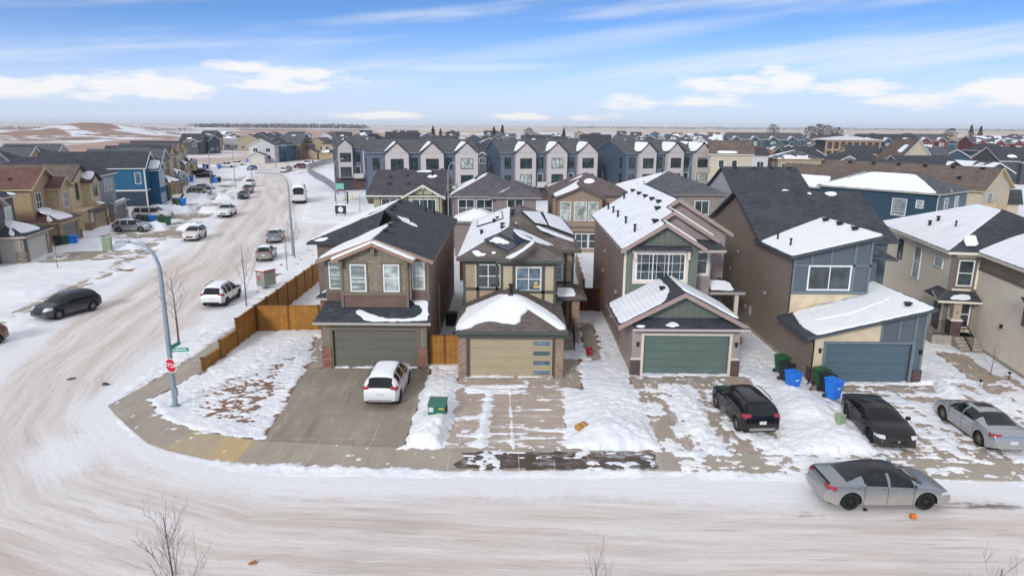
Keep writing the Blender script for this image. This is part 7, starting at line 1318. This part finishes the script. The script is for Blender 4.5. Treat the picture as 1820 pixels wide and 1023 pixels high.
# ---- bare young trees
BK1 = mk('bare_bark', '5e4a48', .9, var=.2, vs=8); BK2 = mk('grey_twigs', '8a7d7d', .9, var=.15, vs=8)
def bare_tree(label, loc, h, seed, r=.055, spread=.5, n=11, group='bare young trees', up=.9, crown=.28, mat=None):
    rnd = random.Random(seed); o = thing('bare_tree', label, 'tree', loc, rnd.uniform(0, 6), group); b = MB()
    tp = [Vector((math.sin(seed+z*2.1)*.05*z*h*.3, math.cos(seed*1.3+z*1.7)*.05*z*h*.3, h*z)) for z in np.linspace(0, 1, 9)]; b.path(tp, [r*(1-.85*k/8)+.004 for k in range(9)], 7); b.build('trunk', BK1, o, smooth=True)
    c = MB()
    def br(p, d, L, rr, lev):
        pts = [p]; q = p.copy(); dd = d.copy()
        for k in range(5): dd = (dd + Vector((rnd.uniform(-.16, .16), rnd.uniform(-.16, .16), .10*up))).normalized(); q = q + dd*L/5; pts.append(q.copy())
        c.path(pts, [rr*(1-.75*k/5) for k in range(6)], 5 if lev == 0 else 3)
        if lev < 2:
            for k in range(6 if lev == 0 else 4):
                t = rnd.uniform(.25, .95); i = min(4, int(t*5)); pp = pts[i] + (pts[i+1]-pts[i])*(t*5-i); a = rnd.uniform(0, 6.28); dv = ((pts[i+1]-pts[i]).normalized()*.8 + Vector((math.cos(a), math.sin(a), rnd.uniform(-.1, .5)))*.6).normalized(); br(pp, dv, L*rnd.uniform(.35, .55), rr*.5, lev+1)
    for k in range(n):
        t = crown + (.94-crown)*k/(n-1); i = min(7, int(t*8)); p = tp[i] + (tp[i+1]-tp[i])*(t*8-i); a = k*2.4+rnd.uniform(-.4, .4); d = Vector((math.cos(a)*spread, math.sin(a)*spread, up*.8)).normalized(); br(p, d, h*(.42-.30*t)*rnd.uniform(.8, 1.15)+.15, max(.006, r*.42*(1-t*.6)), 0)
    c.build('crown', mat or BK2, o); return o
TG = 'bare young trees'
bare_tree('bare young tree in the near foreground, tip rising at the lower left', (-7.85, 14.0, 0), 5.45, 3, .045, .34, 16, crown=.25)
bare_tree('tip of a small bare tree at the bottom edge near the middle', (2.05, 14.0, 0), 4.25, 5, .04, .4, 13); bare_tree('tip of a small bare tree at the lower right edge', (11.4, 14.0, 0), 4.25, 9, .04, .5, 13)
bare_tree('bare spreading tree behind the corner stop sign', (-22.0, 43.0, 0), 4.6, 12, .07, 1.0, 12, crown=.35); bare_tree('thin bare tree beside the white crossover near the fence', (-21.1, 52.4, 0), 5.0, 21, .05, .5, 10)
bare_tree('slim bare sapling by the community mailbox', (-22.3, 66.2, 0), 3.6, 31, .04, .3, 8); bare_tree('bare tree beside the second street lamp', (-23.6, 72.8, 0), 4.6, 37, .05, .5, 10, crown=.25); bare_tree('tiny staked sapling in the snow before the cream house', (G(1760, 668).x, G(1760, 668).y, 0), 1.9, 41, .025, .7, 8)
bare_tree('bare shrub beside the townhouse yard', (G(640, 378).x, G(640, 378).y, 0), 3.0, 43, .04, .9, 9); bare_tree('bare tree by the path far up the side street', (G(450, 345).x, G(450, 345).y, 0), 5.0, 47, .06, .5, 9); bare_tree('bare sapling on the left verge by the utility cabinet', (G(103, 478).x, G(103, 478).y, 0), 2.6, 53, .03, .4, 7)
# ============================================================ THE FARTHER NEIGHBOURHOOD
FG = 'houses of the farther streets'
def fhouse(label, loc, rot, wall, roof, trim, w=8, d=12, ze=6.0, sl=.55, kind='gab', win=(2, 2), snow=0, group=FG, axis='y', garage=None, bay=None, glass=None, name='house', cat='house', z0=0):
    q = GH(label, loc, rot, wall, roof, trim, name, group, cat)
    if kind == 'hip': q.body(0, w, 0, d, ze); q.hip(0, w, 0, d, ze+.05, sl)
    else: q.gab(0, w, 0, d, ze, sl, axis, .4)
    nx, nz = win
    for i in range(nx):
        for j in range(nz):
            z = 1.0 + (ze-1.0)*j/nz + .35; q.win(w*(i+.5)/nx, 0, z, min(1.5, w/nx*.5), 1.35, glass or GL_DARK, 2, 1)
    q.win(0, d*.4, ze-2.2, 1.0, 1.3, GL_DARK, 1, 1, LF)
    if bay: x0, x1 = bay; q.gab(x0, x1, -1.2, 4, ze-.3, sl+.1, 'y', .35, 'gable_roof'); q.win((x0+x1)/2, -1.2, ze-2.3, 1.5, 1.4, GL_DARK, 2, 1)
    if garage: q.garage(garage[0], garage[1], 5, 2.9, .4, 'gable' if not garage[3] else 'hip', garage[2], None, 4.4, None, None, None, .8)
    if snow:
        rnd = random.Random(int(abs(loc[0])*13+abs(loc[1])))
        for k in range(snow):
            x = rnd.uniform(0, w*.35); y = rnd.uniform(0, d*.7)
            if kind == 'gab' and axis == 'y': zr = ze+sl*w/2+.15; zf = lambda x: zr-sl*(w/2-x); q.snow([(x, y, zf(x)), (min(x+1.8, w/2-.1), y+.3, zf(min(x+1.8, w/2-.1))), (min(x+1.6, w/2-.1), y+2.5, zf(min(x+1.6, w/2-.1))), (x+.2, y+2.9, zf(x+.2))], (-sl, 0, 1), .12)
            else:
                zf = lambda y: ze+.1+sl*y; x = rnd.uniform(w*.15, w*.5); y = rnd.uniform(.2, 1.5); q.snow([(x, y, zf(y)), (x+w*.3, y-.1, zf(y-.1)), (x+w*.25, y+1.5, zf(y+1.5)), (x+.4, y+1.2, zf(y+1.2))], (0, -sl, 1), .12)
    return q
NV = BEIGE('3f4f5f', .25); DGR = BEIGE('4d4e52', .25); RD = BEIGE('6d3f45', .25); LGY = BEIGE('9a9b9e', .25); TNF = BEIGE('a1937f', .25); CRF = BEIGE('b9ae9b', .25); TEAL = BEIGE('2c566b', .25); WHT = BEIGE('bdbcbc', .25)
SGL = mk('snow_streaked_shingles', '54555b', .9, 'shingle', .18, snow=.45)
# named ones, near to far
fhouse('tall cream house with steep brown chalet roof behind the brown row building', (92.5, 168, 0), R(-4), CRF, SH_BROWN, WT, 10, 12, 5.4, 1.18, win=(2, 1), snow=1)
fhouse('white and grey boxy house right of the cream three storey house', (54.5, 168, 0), R(-8), WHT, SH_DARK, M_dark, 7, 10, 7.6, .28, axis='x', bay=None)
fhouse('tan house with stone trim and snow streaked hip roof', (63.5, 166, 0), R(-6), TNF, SGL, BRT, 10, 11, 6.8, .34, 'hip', (3, 2), 2)
fhouse('grey white house with twin upper windows under a dark gable', (74, 160, 0), R(-6), LGY, SH_DARK, WT, 6.5, 11, 6.0, .55)
fhouse('long low house with very dark roof and light snow streaks', (70, 138, 0), R(6), DGR, SH_DARK, M_dark, 11, 12, 4.6, .5, axis='x', win=(3, 1)); fhouse('dark roofed house with a white edged gable behind the brown row building', (84, 146, 0), R(6), DGR, SH_DARK, WT, 13, 13, 4.9, .5, axis='x', win=(3, 1), bay=(3, 8))
fhouse('dark house with wide front gable behind the right part of the brown row', (91.5, 149, 0), R(10), DGR, SGL, M_dark, 7.5, 13, 5.2, .5, win=(2, 1)); fhouse('slate house with snow edged gable at the right behind the brown row', (99.5, 147, 0), R(10), NV, SGL, WT, 8, 13, 5.0, .5, win=(3, 1), bay=(1, 5))
fhouse('low dark roofed garage behind the cream house at the right edge', (44.5, 62, 0), R(20), LGY, SH_DARK, M_gutter, 9, 8, 3.0, .2, axis='x', win=(1, 1), snow=1, name='garage', cat='garage'); fhouse('snow roofed garage behind the cream house at the right edge', (50, 75, 0), R(30), CRF, SH_DARK, M_gutter, 8, 8, 3.0, .25, axis='x', win=(1, 1), snow=1, name='garage', cat='garage')
for i in range(3): fhouse(['pale garage with dark doors, nearest of three at the right edge', 'middle pale garage of three at the right edge', 'pale garage farthest of three at the right edge'][i], (77+3.2*i, 104+7*i, 0), R(62), [CRF, WHT, LGY][i], SH_DARK, M_dark, 6, 7, 3.2, .55, win=(1, 1), name='garage', cat='garage', group='garages at the right edge')
for k, (x, y) in enumerate(((1716, 327), (1729, 329))): p = G(x, y+18); o = dup(proto['blue' if k == 0 else 'black'], (p.x, p.y, .05), R(20), ['blue', 'black'][k]+' wheelie bin by the pale garages near the right edge', BG_, 1.25)
fhouse('teal house with a steep front gable rising left behind the townhouses', (-53, 232, 0), R(-4), TEAL, SH_DARK, LGY and WT, 9, 14, 5.2, 1.25, win=(2, 1)); fhouse('navy house with steep dark roof beside the teal gabled one', (-43, 236, 0), R(8), TEAL, SH_DARK, WT, 11, 12, 5.0, 1.1, axis='x', win=(2, 1), bay=(6, 10))
fhouse('white gabled chalet house far behind the central townhouses', (16, 222, 0), R(6), WHT, SH_DARK, WT, 8, 13, 5.2, 1.15, win=(1, 1)); fhouse('dark steep roofed house beside the white gabled chalet', (23, 226, 0), R(6), DGR, SH_DARK, WT, 10, 12, 5.2, 1.0, axis='x', win=(2, 1))
# three storey rows in the distance
def row(label, loc, rot, n, wall, roof, w=7, ze=8.4, snow=1, trim=WT, kind='row_house'):
    q = GH(label, loc, rot, wall, roof, trim, kind, 'long rows of dwellings in the distance', 'row house'); L = n*w
    q.gab(0, L, 0, 12, ze, .42, 'x', .4)
    for i in range(n):
        q.gab(i*w+1, i*w+4.6, -1.1, 5, ze-.3, .8, 'y', .3, 'gable_roof', rk=False)
        for z in (ze-2.4, ze-5.2): q.win(i*w+2.8, -1.1, z, 1.8, 1.4, GL_CURT if (i+int(z)) % 3 else GL_DARK, 2, 1); q.win(i*w+5.8, 0, z, .9, 1.4, GL_DARK, 1, 1)
        if snow: q.snow([(i*w+1, -1, ze+.1), (i*w+2.6, -1, ze+1.3), (i*w+2.6, 2.5, ze+1.3), (i*w+1, .8, ze+.1)], (-.8, 0, 1), .1)
    return q
row('dark navy three storey row right of the white capped far houses', (89, 288, 0), R(-6), 4, NV, SH_GREY, 7.4, 9.2); row('navy three storey row beside the unfinished timber building', (142, 285, 0), R(-6), 3, NV, SH_DARK, 7.4, 9.0)
row('dark red row house with white windows in the right distance', (182, 276, 0), R(-8), 5, RD, SGL, 6.6, 8.6); row('purple grey row house at the far right', (222, 280, 0), R(-8), 4, BEIGE('53505a', .25), SH_GREY, 7, 8.8); row('small red row house between navy row and cream chalet', (174, 300, 0), R(-6), 2, RD, SH_GREY, 6.4, 9.0)
row('row of little white gabled dwellings far right of the townhouses', (66, 300, 0), R(-4), 4, WHT, SGL, 6.0, 8.2)
q = GH('unfinished timber framed building with white sheathed roof', (113, 252, 0), R(-6), mk('raw_timber', 'a58b74', .85, var=.2), mk('snowy_roof_deck', 'd0cfd2', .7), mk_plain('timber_edge', 'b3a18c', .8), 'unfinished_building', None, 'building')
q.body(.6, 18.4, .6, 13.4, 9.6, DGR); q.hip(0, 19, 0, 14, 9.8, .16, .8)
for i in range(9): b = MB(); b.box(i*2.3, -.05, 0, i*2.3+.55, .6, 9.7); b.build('stud_wall', q.wall, q.h)
for z in (2.8, 5.9, 9.0): b = MB(); b.box(-.02, -.10, z, 19, .02, z+.7); b.build('floor_edge', q.wall, q.h)
b = MB(); b.box(1, -.16, .5, 12, -.11, 2.4); b.build('green_wrap', mk_plain('green_wrap', '3f9d78', .7), q.h)
# beige row closing the bend of the side street
BR = [(445, 291, 'white', 'pale blue and white house with white garage, first across the bend'), (468, 289, 'navy', 'navy sided house with white garage across the bend'), (497, 286, 'brown', 'brown house with cream garage across the bend'), (522, 284, 'grey', 'grey house with arched white gable across the bend'), (549, 284, 'tan', 'tan house with dark garage door across the bend'), (578, 285, 'beige', 'sandy beige house with pale garage at the right of the bend'), (604, 283, 'sage', 'light sage house half hidden by the leftmost townhouses')]
WC = dict(white=WHT, navy=TEAL, brown=BEIGE('75655c', .25), grey=BEIGE('858688', .25), tan=TNF, beige=BEIGE('b5a486', .25), sage=BEIGE('a3a488', .25))
for i, (x, y, c, lb) in enumerate(BR): p = G(x-12, y); fhouse(lb, (p.x, p.y+6, 0), R(6-3*i), WC[c], SH_DARK if i % 2 else SH_GREY, WT if i in (0, 1, 3) else BRT, 9.2, 12, 6.2, .52, 'gab' if i % 2 == 0 else 'hip', (2, 2), 1, 'houses across the bend', 'x' if i in (2,) else 'y', (1.0, 6.6, [WD, TD_, WD, GD, TD_, TD_, WD][i], i % 2))
# streets of small houses: prototypes, then copies
PR = []
for nm, wl, rf, kd, ax in (('charcoal', DGR, SH_DARK, 'gab', 'x'), ('tan', TNF, SH_BROWN, 'gab', 'y'), ('slate blue', NV, SH_GREY, 'gab', 'y'), ('light grey', LGY, SGL, 'hip', 'y'), ('cream', CRF, SH_DARK, 'gab', 'x'), ('teal', TEAL, SH_DARK, 'hip', 'y'), ('white', WHT, SH_GREY, 'gab', 'y'), ('wine red', RD, SH_GREY, 'gab', 'x'), ('sandy', BEIGE('b5a486', .25), SGL, 'hip', 'y'), ('rust', BEIGE('8f6547', .25), SH_RUST, 'gab', 'y')):
    q = fhouse('', (0, -60, -30), 0, wl, rf, WT if nm != 'cream' else BRT, 9, 12, 5.9, .5, kd, (2, 1), 1, axis=ax, bay=(4.5, 8) if kd == 'gab' and ax == 'x' else None); PR.append((nm, q.h))
DIST = ['second street behind the townhouses', 'third street behind the townhouses', 'middle of the far estate', 'far side of the estate', 'edge of the estate by the fields', 'last specks before the fields']
rnd = random.Random(11); used = set()
taken = [(97, 168, 16), (54, 168, 9), (63, 166, 13), (74, 160, 9), (70, 138, 14), (84, 146, 15), (92, 150, 10), (100, 148, 10), (-50, 232, 12), (-38, 236, 14), (20, 222, 11), (30, 228, 12), (112, 290, 24), (162, 288, 22), (200, 278, 26), (238, 280, 24), (78, 300, 18), (128, 265, 22)]
for row_i, (yy, x0, x1, sp) in enumerate(((182, -28, 150, 15.5), (206, -30, 215, 15), (250, -62, 240, 16), (318, -80, 330, 15.5), (352, -75, 370, 19), (395, -80, 420, 19), (445, -90, 480, 19), (520, -95, 560, 24), (620, -120, 680, 30), (740, -150, 840, 38))):
    x = x0
    while x < x1:
        x += sp*rnd.uniform(.85, 1.3); y = yy + rnd.uniform(-5, 5) + .02*x
        if any(math.hypot(x+4-a, y+5-b) < c for a, b, c in taken) or (y < 200 and x < 50): continue
        k = rnd.choice([0, 0, 1, 2, 2, 3, 4, 5, 6, 7, 8, 9, 0, 2, 5]); nm, pt = PR[k]; side = 'left' if x < yy*.02 else ('right of centre' if x < yy*.38 else 'far right')
        lb = ('frosty roofed ' if k in (3, 8) else 'dark roofed ' if k in (0, 4, 5) else 'brown roofed ' if k in (1, 9) else 'grey roofed ') + nm + ' house, ' + DIST[min(5, row_i)] + ', ' + side; gr = nm + ' houses, ' + DIST[min(5, row_i)] + ', ' + side
        if id(pt) not in used: used.add(id(pt)); pt.location = (x, y, 0); pt.rotation_euler = (0, 0, R(rnd.choice([-8, -4, 0, 4, 86, 8]))); pt['label'] = lb; pt['group'] = gr; continue
        dup(pt, (x, y, -.2), R(rnd.choice([-8, -4, 0, 4, 86, 8])), lb, gr, rnd.uniform(.9, 1.08))
for i, (x, y) in enumerate(((322, 274), (345, 268), (372, 273), (398, 266), (424, 268), (452, 264), (478, 266), (508, 262), (538, 263), (566, 260), (598, 262), (628, 260), (652, 262), (356, 258), (412, 257), (470, 256), (530, 254), (590, 253), (640, 252))):
    p = G(x, y); k = [0, 8, 2, 3, 1, 0, 5, 4, 2, 6, 0, 8, 3][i % 13]; nm, pt = PR[k]; dup(pt, (p.x, p.y, -.1), R([8, -6, 80, 0, 12, -90][i % 6]), nm + ' house beyond the bend of the side street, ' + ['first', 'second', 'third', 'fourth', 'fifth', 'sixth', 'seventh', 'eighth', 'ninth', 'tenth', 'eleventh', 'twelfth', 'thirteenth', 'fourteenth', 'fifteenth', 'sixteenth', 'seventeenth', 'eighteenth', 'last'][i] + ' from the left' if i < 13 else nm + ' house in the back rank beyond the bend, ' + ['first', 'second', 'third', 'fourth', 'fifth', 'last'][i-13] + ' from the left', 'houses beyond the bend', 1.05)
# dark clumps of trees on the skyline and the far woods
M_fol = mk('distant_bare_wood', '4b4850', .95, var=.3, vs=.3); M_spruce = mk('spruce_needles', '2b3634', .9, var=.4, vs=2)
def leaf_tree(label, loc, h, rad, seed, con=False, group='trees on the skyline'):
    rnd = random.Random(seed); o = thing('skyline_tree', label, 'tree', loc, 0, group); MB().path([(0, 0, 0), (0, 0, h*.8)], [h*.03, h*.012], 6).build('trunk', BK1, o); b = MB()
    for k in range(420):
        z = rnd.random(); r = rad*((1-z)*.95+.05 if con else math.sqrt(max(0, 1-(2*z-1)**2)))*math.sqrt(rnd.random()); a = rnd.uniform(0, 6.28); c = Vector((math.cos(a)*r, math.sin(a)*r, h*(.18+.82*z) if con else h*(.3+.7*z))); s_ = h*.055
        u = Vector((rnd.gauss(0, 1), rnd.gauss(0, 1), rnd.gauss(0, 1))).normalized()*s_; v = Vector((rnd.gauss(0, 1), rnd.gauss(0, 1), rnd.gauss(0, 1))).normalized()*s_; b.add([c-u, c+v, c+u*.6], [(0, 1, 2)])
    b.build('crown', M_spruce if con else M_fol, o); return o
for i, (x, y, h, con) in enumerate(((770, 520, 13, 1), (783, 540, 11, 1), (878, 560, 13, 1), (893, 570, 14, 1), (940, 560, 12, 0), (1002, 520, 12, 1), (1374, 760, 17, 0), (1440, 620, 15, 0), (1455, 640, 17, 0), (1470, 640, 16, 0), (1488, 640, 14, 0), (1690, 640, 14, 0), (1725, 700, 17, 1), (1742, 700, 16, 1))):
    p = AT(x, 240, y); leaf_tree(('pointed dark spruce' if con else 'round bare treetop') + [' nearest left of the central skyline', ' second on the left skyline', ' above the central townhouses', ' beside it above the central townhouses', ' between the central spruces', ' over the chalet house', ' over the navy row', ' left of the skyline clump', ' left middle of the skyline clump', ' right middle of the skyline clump', ' right of the skyline clump', ' over the red row house', ' tall over the red row house', ' last over the red row house'][i], (p.x, p.y, 0), h, h*.26 if con else h*.42, 100+i, con)
def woods(name, px0, px1, y, h, mat, seed, n=2600):
    rnd = random.Random(seed); b = MB(); A, B = AT(px0, 226, y), AT(px1, 226, y)
    for k in range(n):
        t = rnd.random(); c = A.lerp(B, t); hh = h*(.55+.45*vn1(t*60+seed)); z = rnd.random()*hh; s_ = h*.16
        c = Vector((c.x+rnd.gauss(0, 6), c.y+rnd.uniform(0, h*8), z)); u = Vector((rnd.gauss(0, 1), rnd.gauss(0, .3), rnd.gauss(0, 1))).normalized()*s_*1.6; v = Vector((rnd.gauss(0, 1), rnd.gauss(0, .3), rnd.gauss(0, 1))).normalized()*s_; b.add([c-u, c+v, c+u*.7-v*.4], [(0, 1, 2)])
    o = b.build(name, mat); o['kind'] = 'stuff'; tag(o, {1: 'bluish band of far woods along the left horizon', 2: 'thin line of far bare woods along the right horizon', 3: 'scrub on the far left slopes'}[seed], 'woods'); return o
def vn1(x): return float(vnoise(np.array([x]), np.array([.5]), 5)[0])
woods('far_woods', 330, 640, 2300, 16, M_fol, 1); woods('far_woods', 1000, 1900, 3600, 14, M_fol, 2, 3000); woods('far_scrub', -100, 330, 1300, 7, mk('grey_scrub', '85767a', .95, var=.3, vs=.2), 3, 2600)
# ============================================================ WINTER HAZE
b = MB(); b.box(-3000, -120, -1.2, 3000, 4200, 30); o = b.build('haze', [bpy.data.materials.new('haze_air')])
o['kind'] = 'stuff'; hm = o.data.materials[0]; hm.use_nodes = True; hn = hm.node_tree; hn.nodes.clear()
hv = hn.nodes.new('ShaderNodeVolumePrincipled'); ho = hn.nodes.new('ShaderNodeOutputMaterial'); hn.links.new(hv.outputs[0], ho.inputs['Volume'])
hv.inputs['Color'].default_value = (.97, .98, 1.0, 1); hv.inputs['Density'].default_value = .00012; hv.inputs['Anisotropy'].default_value = .2
S.cycles.volume_bounces = 0
bpy.data.objects.remove(to)
